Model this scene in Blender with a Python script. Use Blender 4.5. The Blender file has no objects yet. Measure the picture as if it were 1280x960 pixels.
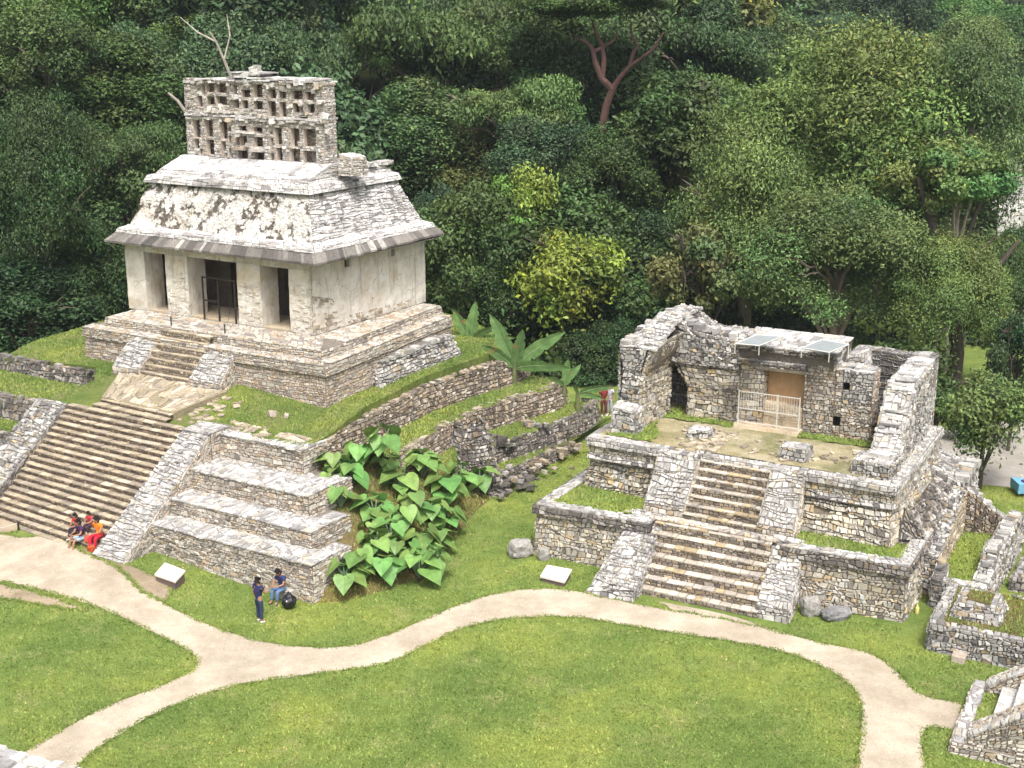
import bpy, math, random
import numpy as np
from mathutils import Vector, Matrix, noise, geometry
R = math.radians
scene = bpy.context.scene
# ---------------------------------------------------------------- camera
FPX = 1635.0; TH = math.atan(445/1635.0); CH = 21.0
cam_d = bpy.data.cameras.new('camera'); cam = bpy.data.objects.new('camera', cam_d)
scene.collection.objects.link(cam); scene.camera = cam
cam.location = (0, 0, CH); cam.rotation_euler = (math.pi/2-TH, 0, 0)
cam_d.sensor_width = 36; cam_d.lens = 36*FPX/1280; cam_d.clip_start = .5; cam_d.clip_end = 2000
# ---------------------------------------------------------------- world / sun
SUN_EL, SUN_AZ = 60, 168     # azimuth clockwise from +Y: behind the camera, a little to the left
w = bpy.data.worlds.new('World'); scene.world = w; w.use_nodes = True
nt = w.node_tree; nt.nodes.clear()
out = nt.nodes.new('ShaderNodeOutputWorld'); bg = nt.nodes.new('ShaderNodeBackground')
sky = nt.nodes.new('ShaderNodeTexSky'); sky.sky_type = 'NISHITA'; sky.sun_disc = False
sky.sun_elevation = R(SUN_EL); sky.sun_rotation = R(SUN_AZ)
sky.air_density = 1.0; sky.dust_density = 8.0; sky.ozone_density = .6; sky.altitude = 100
bg.inputs['Strength'].default_value = .15
hs = nt.nodes.new('ShaderNodeHueSaturation'); hs.inputs['Saturation'].default_value = .42; nt.links.new(sky.outputs[0], hs.inputs['Color']); nt.links.new(hs.outputs[0], bg.inputs[0]); nt.links.new(bg.outputs[0], out.inputs[0])   # thin cloud whitens the sky
sd = bpy.data.lights.new('sun', 'SUN'); sun = bpy.data.objects.new('sun', sd); scene.collection.objects.link(sun)
sd.energy = 1.9; sd.angle = R(9); sd.color = (1, .965, .90)
_d = Vector((math.sin(R(SUN_AZ))*math.cos(R(SUN_EL)), math.cos(R(SUN_AZ))*math.cos(R(SUN_EL)), math.sin(R(SUN_EL))))
sun.rotation_euler = _d.to_track_quat('Z', 'Y').to_euler()
vs = scene.view_settings; vs.view_transform = 'Standard'; vs.look = 'None'; vs.gamma = 1; vs.use_curve_mapping = False
vs.exposure = .78
scene.render.engine = 'CYCLES'
scene.cycles.max_bounces = 5; scene.cycles.diffuse_bounces = 3; scene.cycles.transmission_bounces = 2
scene.cycles.glossy_bounces = 2; scene.cycles.volume_bounces = 0; scene.cycles.transparent_max_bounces = 6

# ---------------------------------------------------------------- helpers
COL = scene.collection
def at(px, py, z):
    """world point seen at a photo pixel, at height z"""
    x = (px-640)/FPX; y = (480-py)/FPX; c, s = math.cos(TH), math.sin(TH)
    r = (x, c+y*s, -s+y*c); t = (z-CH)/r[2]
    return Vector((r[0]*t, r[1]*t, z))
def atY(px, py, Y):
    x = (px-640)/FPX; y = (480-py)/FPX; c, s = math.cos(TH), math.sin(TH)
    r = (x, c+y*s, -s+y*c); t = Y/r[1]
    return Vector((r[0]*t, Y, CH+r[2]*t))
class Frame:
    def __init__(s, az, ox, oy):
        a = R(az); s.u = (math.cos(a), -math.sin(a)); s.v = (math.sin(a), math.cos(a)); s.o = (ox, oy); s.az = a
    def __call__(s, u, v, z=0):
        return Vector((s.o[0]+s.u[0]*u+s.v[0]*v, s.o[1]+s.u[1]*u+s.v[1]*v, z))
    def inv(s, x, y):
        dx, dy = x-s.o[0], y-s.o[1]; return dx*s.u[0]+dy*s.u[1], dx*s.v[0]+dy*s.v[1]
SF = Frame(30.8, -7.5, 45.5)      # temple with the carved comb
XF = Frame(28.1, 14.36, 43.85)    # ruined temple on the right
def tag(o, label=None, cat=None, group=None, kind=None):
    if label: o['label'] = label
    if cat: o['category'] = cat
    if group: o['group'] = group
    if kind: o['kind'] = kind
    return o
def empty(name, loc, label=None, cat=None, group=None, rz=0):
    o = bpy.data.objects.new(name, None); COL.objects.link(o); o.location = loc; o.rotation_euler = (0, 0, rz)
    o.empty_display_size = .3
    return tag(o, label, cat, group)
rng = random.Random(7)
def mix(a, b, t): return tuple(a[i]*(1-t)+b[i]*t for i in range(3))
def wmat(o):
    m = Matrix.Translation(o.location) @ o.rotation_euler.to_matrix().to_4x4()
    return wmat(o.parent) @ m if o.parent else m
class MB:
    """collects faces with a colour each and links them as ONE mesh object"""
    def __init__(s, seed=1): s.V = []; s.F = []; s.C = []; s.r = random.Random(seed); s.smooth = False
    def f(s, pts, col):
        n = len(s.V); s.V += [tuple(p) for p in pts]; s.F.append(tuple(range(n, n+len(pts)))); s.C.append(col)
    def build(s, name, m, parent=None, loc=None, smooth=False):
        me = bpy.data.meshes.new(name); me.from_pydata(s.V, [], s.F)
        a = me.color_attributes.new('Col', 'FLOAT_COLOR', 'CORNER')
        cols = np.ones((len(me.loops), 4), np.float32); k = 0
        cnt = np.array([len(f) for f in s.F]); cols[:, :3] = np.repeat(np.array(s.C, np.float32), cnt, axis=0)
        a.data.foreach_set('color', cols.ravel())
        if smooth: me.polygons.foreach_set('use_smooth', [True]*len(me.polygons))
        o = bpy.data.objects.new(name, me); COL.objects.link(o); me.materials.append(m)
        if parent is not None:
            o.parent = parent
            me.transform(wmat(parent).inverted())
        return o
    # a solid box from 8 corner points (bottom 4 CCW, top 4 CCW)
    def hexa(s, b, t, col):
        s.f([b[3], b[2], b[1], b[0]], col); s.f(t, col)
        for i in range(4):
            j = (i+1) % 4; s.f([b[i], b[j], t[j], t[i]], col)
    def box(s, c, sx, sy, sz, col, fr=None, jit=0, az=0):
        """box centred at c, axes of frame fr (or rotated az), full sizes"""
        if fr is not None: ax = Vector((*fr.u, 0)); ay = Vector((*fr.v, 0))
        else: ax = Vector((math.cos(az), math.sin(az), 0)); ay = Vector((-math.sin(az), math.cos(az), 0))
        az_ = Vector((0, 0, 1)); c = Vector(c); P = []
        for dz in (-.5, .5):
            for dx, dy in ((-.5, -.5), (.5, -.5), (.5, .5), (-.5, .5)):
                p = c+ax*(dx*sx)+ay*(dy*sy)+az_*(dz*sz)
                if jit: p += Vector((s.r.uniform(-jit, jit), s.r.uniform(-jit, jit), s.r.uniform(-jit, jit)))
                P.append(p)
        s.hexa(P[:4], P[4:], col)
    def stone(s, q, N, p, ins, col):
        """one dressed stone: quad q standing p proud along N, edges chamfered"""
        r = s.r; m = (q[0]+q[1]+q[2]+q[3])/4; n = len(s.V)
        for v in q: s.V.append(tuple(v-N*.03))
        for v in q:
            d = m-v; L = max(d.length, 1e-4)
            s.V.append(tuple(v+d*min(ins/L, .35)+N*(p*r.uniform(.75, 1.2))))
        a = n
        s.F += [(a+4, a+5, a+6, a+7), (a, a+1, a+5, a+4), (a+1, a+2, a+6, a+5), (a+2, a+3, a+7, a+6), (a+3, a, a+4, a+7)]
        s.C += [col]*5
    def patch(s, A, B, C, D, pal, ch=.17, sl=.3, dep=.05, gap=.009, ins=.03, wob=.35, core=True, miss=.0, var=.12):
        """bilinear quad A B C D (counter-clockwise from outside) laid with courses of stones"""
        r = s.r; A, B, C, D = map(Vector, (A, B, C, D)); rub = pal in ('ochre', 'dark', 'grey'); ch *= .80 if rub else .82; sl *= .66 if rub else .74; wob *= 2.4 if rub else 1.9
        W = max((B-A).length, (C-D).length); Hh = max((D-A).length, (C-B).length)
        N = (C-A).cross(D-B); 
        if N.length < 1e-6: return
        N.normalize()
        def P(x, y): return (A*(1-x)+B*x)*(1-y)+(D*(1-x)+C*x)*y
        if core: s.f([A, B, C, D], MORTAR[pal] if pal in MORTAR else (.16, .13, .10))
        nr = max(1, round(Hh/ch)); hs = [r.uniform(.55, 1.5) if rub else r.uniform(.6, 1.4) for _ in range(nr)]; tot = sum(hs)
        ph = [(r.uniform(0, 6), r.uniform(0, 6)) for _ in range(nr+1)]
        def wb(k, x):
            if k == 0 or k == nr: return 0
            X = x*W; return wob*ch*.5*(math.sin(X*1.3+ph[k][0])+.6*math.sin(X*4.1+ph[k][1]))/Hh
        y0 = 0
        for k in range(nr):
            y1 = y0+hs[k]/tot; x = -r.random()*sl
            wl = max(P(1, (y0+y1)/2).__sub__(P(0, (y0+y1)/2)).length, 1e-3)
            while x < wl:
                l = sl*(r.uniform(.45, 1.3)+(r.random() < .15)*r.uniform(.4, 1.2))*(hs[k]**.5); a = max(x, 0)/wl; b = min(x+l, wl)/wl; x += l
                if (b-a)*wl < .04 or r.random() < miss: continue
                g = gap/wl; gy = gap/Hh; j = lambda m: r.uniform(-m, m)
                sk = j((.30 if rub else .26)*ch)/wl
                q = [P(min(max(a+g+sk, 0), 1), y0+gy+wb(k, a)+j(.05*ch)/Hh), P(min(max(b-g+sk, 0), 1), y0+gy+wb(k, b)+j(.05*ch)/Hh),
                     P(min(max(b-g-sk, 0), 1), y1-gy+wb(k+1, b)+j(.05*ch)/Hh), P(min(max(a+g-sk, 0), 1), y1-gy+wb(k+1, a)+j(.05*ch)/Hh)]
                s.stone(q, N, dep*r.uniform(.3, 1.25), ins*r.uniform(.7, 1.3), tone(pal, r, var))
            y0 = y1
    def crest(s, P, Q, w, h, pal, sl=.35, up=0):
        """uneven row of loose cap stones along the top line P-Q"""
        r = s.r; P, Q = Vector(P), Vector(Q); d = Q-P; L = d.length; d.normalize(); a = math.atan2(d.y, d.x); x = 0
        while x < L:
            l = sl*r.uniform(.5, 1.5); hh = h*r.uniform(.4, 1.25)
            if r.random() < .9:
                c = P+d*(x+l/2)+Vector((0, 0, up+hh/2-.03)); c += Vector((-d.y, d.x, 0))*r.uniform(-.12, .12)*w
                s.box(c, l*.95, w*r.uniform(.7, 1.1), hh, tone(pal, r), jit=.035, az=a+r.uniform(-.12, .12))
            x += l
    def tube(s, pts, rad, col, n=8, cap=True):
        pts = [Vector(p) for p in pts]; rings = []
        if not isinstance(rad, (list, tuple)): rad = [rad]*len(pts)
        up = Vector((0, 0, 1)); X = None
        for i, p in enumerate(pts):
            t = (pts[min(i+1, len(pts)-1)]-pts[max(i-1, 0)]).normalized()
            if X is None: X = t.cross(up if abs(t.z) < .9 else Vector((1, 0, 0))).normalized()
            else:
                X = X-t*X.dot(t); X.normalize()
            Y = t.cross(X); b = len(s.V)
            for k in range(n):
                a = 2*math.pi*k/n; s.V.append(tuple(p+(X*math.cos(a)+Y*math.sin(a))*rad[i]))
            rings.append(b)
        for i in range(len(rings)-1):
            for k in range(n):
                a, b = rings[i], rings[i+1]; k2 = (k+1) % n
                s.F.append((a+k, a+k2, b+k2, b+k)); s.C.append(col)
        if cap:
            s.F.append(tuple(rings[0]+k for k in range(n))[::-1]); s.C.append(col)
            s.F.append(tuple(rings[-1]+k for k in range(n))); s.C.append(col)
    def grid(s, A, B, C, D, nx, ny, disp, col):
        """bilinear grid displaced along its normal by disp(point); col may be a function of the point"""
        A, B, C, D = map(Vector, (A, B, C, D)); N = (C-A).cross(D-B).normalized(); b = len(s.V); P = []
        for j in range(ny+1):
            for i in range(nx+1):
                x, y = i/nx, j/ny; p = (A*(1-x)+B*x)*(1-y)+(D*(1-x)+C*x)*y
                P.append(p+N*disp(p)); s.V.append(tuple(P[-1]))
        for j in range(ny):
            for i in range(nx):
                k = b+j*(nx+1)+i; s.F.append((k, k+1, k+nx+2, k+nx+1))
                s.C.append(col(P[k-b]) if callable(col) else col)
PAL = {  # (colour, weight) of dry limestone, in real base colours
 'sun':   [((.54,.50,.44),4),((.44,.40,.35),3),((.62,.58,.51),3),((.48,.39,.28),2),((.30,.27,.24),1.3),((.56,.46,.37),1)],
 'suntop':[((.55,.54,.52),5),((.47,.46,.45),4),((.37,.36,.36),2),((.50,.46,.39),1.5),((.62,.61,.58),2)],
 'pink':  [((.54,.44,.36),3),((.50,.46,.41),3),((.46,.37,.26),2),((.60,.54,.47),2),((.36,.31,.28),1.5)],
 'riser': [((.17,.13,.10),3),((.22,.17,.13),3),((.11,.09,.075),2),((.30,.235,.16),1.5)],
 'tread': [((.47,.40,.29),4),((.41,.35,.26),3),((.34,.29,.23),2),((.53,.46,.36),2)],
 'xtread':[((.56,.50,.42),4),((.52,.42,.27),2),((.44,.40,.36),2),((.62,.57,.50),2)],
 'xriser':[((.30,.25,.19),3),((.22,.19,.16),2),((.44,.36,.25),2),((.36,.32,.28),2)],
 'grey':  [((.44,.43,.41),4),((.32,.31,.30),3),((.56,.55,.52),3),((.40,.33,.23),1.2),((.17,.16,.16),1.3)],
 'ochre': [((.54,.48,.37),3.5),((.48,.44,.37),3),((.60,.56,.48),3),((.36,.33,.29),1.3),((.24,.22,.20),.8),((.54,.42,.25),1),((.56,.54,.51),2)],
 'dark':  [((.20,.18,.17),3),((.30,.28,.26),3),((.13,.12,.11),2.5),((.42,.39,.36),2),((.30,.24,.17),1.2)],
 'ret':   [((.36,.29,.21),3),((.26,.22,.18),3),((.44,.38,.30),2.5),((.16,.13,.11),1.5),((.50,.45,.40),1.5)],
 'white': [((.72,.71,.70),4),((.62,.60,.59),3),((.52,.50,.49),2),((.38,.36,.36),1),((.76,.75,.73),2)],
 'comb':  [((.64,.61,.57),4),((.54,.51,.47),3),((.70,.67,.63),3),((.36,.33,.30),1),((.56,.47,.37),1.5)],
}
MORTAR = {'sun':(.23,.20,.17),'suntop':(.27,.25,.235),'pink':(.25,.20,.15),'riser':(.08,.06,.05),'tread':(.2,.16,.11),'xtread':(.20,.16,.12),
 'xriser':(.12,.10,.08),'grey':(.17,.16,.15),'ochre':(.20,.17,.135),'dark':(.10,.09,.08),'ret':(.10,.08,.06),'white':(.24,.225,.21),'comb':(.40,.36,.32)}
_tot = {k: sum(w for c, w in v) for k, v in PAL.items()}
def tone(pal, r, var=.12):
    x = r.random()*_tot[pal]
    for c, w_ in PAL[pal]:
        x -= w_
        if x <= 0: break
    k = 1+r.uniform(-var, var)*1.5
    return tuple(min(.8, v*k) for v in c)
# ---------------------------------------------------------------- materials
def newmat(name):
    m = bpy.data.materials.new(name); m.use_nodes = True; n = m.node_tree; b = n.nodes['Principled BSDF']
    return m, n, b
def N(nt, typ, **kw):
    n = nt.nodes.new(typ)
    for k, v in kw.items():
        if k in n.inputs.keys() if hasattr(n.inputs, 'keys') else False: n.inputs[k].default_value = v
        else: setattr(n, k, v)
    return n
def ramp(nt, fac, stops):
    r = nt.nodes.new('ShaderNodeValToRGB'); e = r.color_ramp.elements
    while len(e) < len(stops): e.new(.5)
    for i, (p, c) in enumerate(stops): e[i].position = p; e[i].color = (*c, 1) if len(c) == 3 else c
    nt.links.new(fac, r.inputs[0]); return r.outputs[0]
def noise_tex(nt, scale, detail=4, rough=.6, vec=None, dist=0):
    n = nt.nodes.new('ShaderNodeTexNoise'); n.inputs['Scale'].default_value = scale; n.inputs['Detail'].default_value = detail
    n.inputs['Roughness'].default_value = rough; n.inputs['Distortion'].default_value = dist
    if vec: nt.links.new(vec, n.inputs['Vector'])
    return n.outputs['Fac']
def mixc(nt, a, b, fac, mode='MIX'):
    m = nt.nodes.new('ShaderNodeMix'); m.data_type = 'RGBA'; m.blend_type = mode
    for sock, v in ((m.inputs[6], a), (m.inputs[7], b)):
        if isinstance(v, tuple): sock.default_value = (*v, 1)
        else: nt.links.new(v, sock)
    if isinstance(fac, (int, float)): m.inputs[0].default_value = fac
    else: nt.links.new(fac, m.inputs[0])
    return m.outputs[2]
def bump(nt, b, h, strength=.5, dist=.03):
    n = nt.nodes.new('ShaderNodeBump'); n.inputs['Strength'].default_value = strength; n.inputs['Distance'].default_value = dist
    nt.links.new(h, n.inputs['Height']); nt.links.new(n.outputs[0], b.inputs['Normal'])
def pos(nt):
    g = nt.nodes.new('ShaderNodeNewGeometry'); return g.outputs['Position']
def vcol(nt):
    a = nt.nodes.new('ShaderNodeVertexColor'); a.layer_name = 'Col'; return a.outputs['Color']
def stone_mat(name, lichen=.5, moss=.0, gain=1.0, stain=(.06,.055,.055)):
    m, nt, b = newmat(name); p = pos(nt); c = vcol(nt)
    if gain != 1: c = mixc(nt, c, (gain, gain, gain), 1, 'MULTIPLY')
    f1 = noise_tex(nt, 9, 5, .7, p); c = mixc(nt, c, ramp(nt, f1, [(.3, (.62,.60,.58)), (.62, (1.0,1.0,1.0)), (.8, (1.12,1.12,1.14))]), 1, 'MULTIPLY')
    f2 = noise_tex(nt, .6, 7, .75, p, .4)      # black lichen in patches
    c = mixc(nt, c, stain, ramp(nt, f2, [(.53, (0,0,0)), (.68, (lichen,)*3)]))
    mp = nt.nodes.new('ShaderNodeMapping'); mp.inputs['Scale'].default_value = (1.3, 1.3, .22); nt.links.new(p, mp.inputs[0])      # water streaks
    f5 = noise_tex(nt, 1.6, 6, .7, mp.outputs[0], .2); c = mixc(nt, c, (.10,.095,.09), ramp(nt, f5, [(.54, (0,0,0)), (.68, (lichen*.85,)*3)]))
    f4 = noise_tex(nt, 5, 5, .8, p); c = mixc(nt, c, (.07,.065,.06), ramp(nt, f4, [(.60, (0,0,0)), (.72, (lichen*.9,)*3)]))
    if moss:
        f3 = noise_tex(nt, 1.6, 5, .7, p); c = mixc(nt, c, (.10,.12,.035), ramp(nt, f3, [(.56, (0,0,0)), (.68, (moss,)*3)]))
    nt.links.new(c, b.inputs['Base Color']); b.inputs['Roughness'].default_value = .92; b.inputs['Specular IOR Level'].default_value = .25
    bump(nt, b, noise_tex(nt, 30, 6, .75, p), .9, .03)
    return m
M = {}
M['stone'] = stone_mat('limestone masonry', .35)
M['stone_grey'] = stone_mat('weathered limestone', .6, .1)
M['stone_ret'] = stone_mat('retaining wall stone', .6, .4)
M['stone_white'] = stone_mat('bleached limestone', .62, .08)
M['stone_comb'] = stone_mat('comb masonry', .16)
def stucco(name, base, dirt, ochre, cracks=True, lich=.5, zlo=None, eroded=0):
    m, nt, b = newmat(name); p = pos(nt)
    c = mixc(nt, base, dirt, ramp(nt, noise_tex(nt, 1.1, 7, .7, p, .3), [(.42, (0,0,0)), (.68, (1,1,1))]))
    c = mixc(nt, c, ochre, ramp(nt, noise_tex(nt, .7, 5, .65, p), [(.52, (0,0,0)), (.7, (.8,.8,.8))]))
    c = mixc(nt, c, (.07,.065,.065), ramp(nt, noise_tex(nt, 3.2, 7, .78, p), [(.60, (0,0,0)), (.70, (lich,)*3)]))
    mp = nt.nodes.new('ShaderNodeMapping'); mp.inputs['Scale'].default_value = (1.6, 1.6, .18); nt.links.new(p, mp.inputs[0])
    c = mixc(nt, c, tuple(v*.42 for v in dirt), ramp(nt, noise_tex(nt, 1.8, 6, .75, mp.outputs[0], .2), [(.53, (0,0,0)), (.70, (.75,.75,.75))]))
    h = noise_tex(nt, 14, 6, .7, p)
    if eroded:      # broken-off plaster: dark lichen filling the hollows
        v = nt.nodes.new('ShaderNodeTexVoronoi'); v.inputs['Scale'].default_value = 4.6; nn = nt.nodes.new('ShaderNodeTexNoise'); nn.inputs['Scale'].default_value = 5; nn.inputs['Detail'].default_value = 6; nt.links.new(p, nn.inputs['Vector'])
        mx = nt.nodes.new('ShaderNodeMix'); mx.data_type = 'VECTOR'; mx.inputs[0].default_value = .3
        nt.links.new(p, mx.inputs[4]); nt.links.new(nn.outputs['Color'], mx.inputs[5]); nt.links.new(mx.outputs[1], v.inputs['Vector'])
        m1 = nt.nodes.new('ShaderNodeMath'); m1.operation = 'MULTIPLY'; nt.links.new(ramp(nt, v.outputs['Distance'], [(.47, (0,0,0)), (.56, (1,1,1))]), m1.inputs[0]); nt.links.new(ramp(nt, noise_tex(nt, 1.0, 5, .65, p), [(.46, (0,0,0)), (.53, (1,1,1))]), m1.inputs[1])
        c = mixc(nt, c, (.10,.085,.07), m1.outputs[0])
        c = mixc(nt, c, (.13,.115,.10), ramp(nt, noise_tex(nt, 7, 6, .85, p), [(.56, (0,0,0)), (.61, (.9,.9,.9))]))
    if cracks:
        v = nt.nodes.new('ShaderNodeTexVoronoi'); v.feature = 'DISTANCE_TO_EDGE'; v.inputs['Scale'].default_value = 1.1
        # wandering cracks: warp the cell pattern
        nn = nt.nodes.new('ShaderNodeTexNoise'); nn.inputs['Scale'].default_value = 1.7; nn.inputs['Detail'].default_value = 5; nt.links.new(p, nn.inputs['Vector'])
        mx = nt.nodes.new('ShaderNodeMix'); mx.data_type = 'VECTOR'; mx.inputs[0].default_value = .35
        nt.links.new(p, mx.inputs[4]); nt.links.new(nn.outputs['Color'], mx.inputs[5]); nt.links.new(mx.outputs[1], v.inputs['Vector'])
        mk = nt.nodes.new('ShaderNodeMath'); mk.operation = 'MULTIPLY'; nt.links.new(ramp(nt, v.outputs['Distance'], [(0, (.8,.8,.8)), (.011, (0,0,0))]), mk.inputs[0]); nt.links.new(ramp(nt, noise_tex(nt, .8, 4, .6, p), [(.45, (0,0,0)), (.58, (1,1,1))]), mk.inputs[1])
        c = mixc(nt, c, (.14,.125,.11), mk.outputs[0])
    g = nt.nodes.new('ShaderNodeMix'); 
    nt.links.new(c, b.inputs['Base Color']); b.inputs['Roughness'].default_value = .9; b.inputs['Specular IOR Level'].default_value = .2
    bump(nt, b, h, .7, .04); return m
M['stucco'] = stucco('old lime stucco', (.66,.63,.57), (.50,.45,.37), (.55,.44,.29), True, .5)
M['relief'] = stucco('stucco relief remains', (.60,.585,.555), (.43,.405,.37), (.50,.42,.34), False, 1.0, None, 1)
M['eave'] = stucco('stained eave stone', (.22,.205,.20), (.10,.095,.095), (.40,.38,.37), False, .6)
M['floorm'] = stucco('worn plaster floor', (.50,.42,.31), (.40,.33,.24), (.48,.36,.22), False, .2)
M['shade_plaster'] = stucco('shade-darkened inner plaster', (.13,.11,.09), (.06,.05,.045), (.16,.12,.08), False, .6)  # chamber shade put into the plaster colour so the doorways read dark
def simple(name, col, rough=.6, metal=0, var=.15, scale=6):
    m, nt, b = newmat(name); p = pos(nt)
    c = mixc(nt, tuple(v*(1-var) for v in col), tuple(min(1, v*(1+var)) for v in col), noise_tex(nt, scale, 4, .6, p))
    nt.links.new(c, b.inputs['Base Color']); b.inputs['Roughness'].default_value = rough; b.inputs['Metallic'].default_value = metal
    return m
def vmat(name, rough=.8, trans=0, gain=1, nscale=4, lo=.75, hi=1.2):
    """colour from the mesh with fine procedural variation"""
    m, nt, b = newmat(name); p = pos(nt); c = vcol(nt)
    c = mixc(nt, c, ramp(nt, noise_tex(nt, nscale, 4, .6, p), [(.3, (lo*gain,)*3), (.7, (hi*gain,)*3)]), 1, 'MULTIPLY')
    nt.links.new(c, b.inputs['Base Color']); b.inputs['Roughness'].default_value = rough; b.inputs['Specular IOR Level'].default_value = .3
    if trans:
        t = nt.nodes.new('ShaderNodeBsdfTranslucent'); ms = nt.nodes.new('ShaderNodeMixShader'); ms.inputs[0].default_value = trans
        nt.links.new(c, t.inputs[0]); nt.links.new(b.outputs[0], ms.inputs[1]); nt.links.new(t.outputs[0], ms.inputs[2])
        nt.links.new(ms.outputs[0], nt.nodes['Material Output'].inputs[0])
    return m
def grass_col(nt, p, a, b_, dry, drylo, dryhi):
    c = mixc(nt, a, b_, ramp(nt, noise_tex(nt, 1.3, 6, .7, p), [(.35, (0,0,0)), (.65, (1,1,1))]))
    c = mixc(nt, c, ramp(nt, noise_tex(nt, .22, 5, .6, p), [(.36, (.74,.82,.80)), (.5, (1,1,1)), (.64, (1.34,1.20,1.10))]), 1, 'MULTIPLY')
    return mixc(nt, c, dry, ramp(nt, noise_tex(nt, .55, 7, .78, p), [(drylo, (0,0,0)), (dryhi, (.85,.85,.85))]))
def grass_mat(name, a=(.065,.115,.022), b_=(.105,.155,.035), dry=(.20,.18,.075), drylo=.54, dryhi=.74, blade=False):
    m, nt, b = newmat(name); p = pos(nt); c = grass_col(nt, p, a, b_, dry, drylo, dryhi)
    if blade: c = mixc(nt, c, vcol(nt), 1, 'MULTIPLY')
    else: c = mixc(nt, c, ramp(nt, noise_tex(nt, 22, 4, .8, p), [(.35, (.45,.5,.4)), (.5, (1,1,1)), (.7, (1.5,1.45,1.3))]), 1, 'MULTIPLY')
    nt.links.new(c, b.inputs['Base Color']); b.inputs['Roughness'].default_value = .95; b.inputs['Specular IOR Level'].default_value = .1
    if not blade: bump(nt, b, noise_tex(nt, 40, 5, .8, p), 1, .05)
    return m
M['grass'] = grass_mat('mown grass', (.145,.200,.048), (.190,.252,.068), (.30,.30,.13))
M['blade'] = grass_mat('grass blades', (.160,.222,.053), (.212,.275,.075), (.33,.32,.14), blade=True)
M['mound'] = grass_mat('mound grass', (.10,.145,.036), (.15,.19,.052), (.22,.20,.10), .50, .72)
M['bed'] = grass_mat('thin grass and soil', (.12,.12,.04), (.16,.13,.055), (.17,.12,.07), .42, .6)
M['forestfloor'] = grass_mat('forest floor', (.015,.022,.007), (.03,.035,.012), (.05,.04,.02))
def gravel(name, a, b_, c_):
    m, nt, b = newmat(name); p = pos(nt)
    c = mixc(nt, a, b_, ramp(nt, noise_tex(nt, .8, 6, .7, p), [(.38, (0,0,0)), (.62, (1,1,1))]))
    c = mixc(nt, c, ramp(nt, noise_tex(nt, .3, 6, .7, p), [(.35, (.80,.78,.76)), (.6, (1.08,1.08,1.08))]), 1, 'MULTIPLY')
    c = mixc(nt, c, ramp(nt, noise_tex(nt, 45, 3, .8, p), [(.3, (.7,.68,.66)), (.5, (1,1,1)), (.72, (1.25,1.25,1.25))]), 1, 'MULTIPLY')
    c = mixc(nt, c, c_, ramp(nt, noise_tex(nt, 2.2, 6, .75, p), [(.58, (0,0,0)), (.75, (.6,.6,.6))]))
    nt.links.new(c, b.inputs['Base Color']); b.inputs['Roughness'].default_value = .95; b.inputs['Specular IOR Level'].default_value = .15
    bump(nt, b, noise_tex(nt, 60, 4, .8, p), .6, .03); return m
M['straw'] = grass_mat('dry grass on earth', (.20,.19,.09), (.36,.31,.19), (.46,.40,.29), .42, .6)
M['path'] = gravel('path gravel', (.36,.31,.24), (.46,.40,.32), (.28,.25,.16))
M['dirt'] = gravel('trodden dirt', (.27,.215,.155), (.34,.275,.20), (.20,.20,.09))
M['yard'] = gravel('grey gravel', (.30,.28,.25), (.35,.33,.30), (.25,.23,.20))
M['metal_dark'] = simple('dark iron', (.05,.045,.04), .5, .6)
M['metal_white'] = simple('white painted metal', (.55,.54,.50), .5, 0, .12)
M['glass_panel'] = simple('solar panel glass', (.22,.24,.245), .45, 0, .2, 3)
M['wood'] = simple('brown boards', (.40,.25,.13), .7, 0, .45, 3)
M['slab'] = simple('pale concrete', (.60,.55,.49), .85, 0, .12, 9)
M['slabside'] = simple('brown plinth', (.14,.10,.09), .8)
M['bark'] = vmat('bark', .9, 0, 1, 3)
M['cloth'] = vmat('clothing and skin', .75, 0, 1, 12, .85, 1.1)
M['plant'] = vmat('broad leaf', .45, .25, 1, 3, .7, 1.25)
def leaf_mat(name, g):
    m, nt, b = newmat(name); c = vcol(nt)
    oi = nt.nodes.new('ShaderNodeObjectInfo')
    rc = ramp(nt, oi.outputs['Random'], [(0, (.72,.80,.85)), (.35, (1,1,1)), (.7, (1.15,1.05,.8)), (1, (.85,.95,1.0))])
    c = mixc(nt, c, rc, 1, 'MULTIPLY'); c = mixc(nt, c, g, 1, 'MULTIPLY')
    nt.links.new(c, b.inputs['Base Color']); b.inputs['Roughness'].default_value = .55; b.inputs['Specular IOR Level'].default_value = .35
    t = nt.nodes.new('ShaderNodeBsdfTranslucent'); ms = nt.nodes.new('ShaderNodeMixShader'); ms.inputs[0].default_value = .22
    nt.links.new(c, t.inputs[0]); nt.links.new(b.outputs[0], ms.inputs[1]); nt.links.new(t.outputs[0], ms.inputs[2])
    nt.links.new(ms.outputs[0], nt.nodes['Material Output'].inputs[0]); return m
# base leaf colour is mid green (.07,.12,.03); these tint it by species
M['leaf_dark'] = leaf_mat('dark jungle leaves', (.50,.62,.66))
M['leaf_blue'] = leaf_mat('blue green leaves', (.66,.78,1.05))
M['leaf_mid'] = leaf_mat('mid green leaves', (.78,.86,.78))
M['leaf_olive'] = leaf_mat('olive leaves', (1.30,1.30,1.30))
M['leaf_lime'] = leaf_mat('yellow green leaves', (2.2,1.85,.95))
M['leaf_bright'] = leaf_mat('fresh green leaves', (.9,1.25,.8))
M['leaf_brown'] = leaf_mat('dry vine leaves', (1.35,1.0,1.1))
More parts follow.
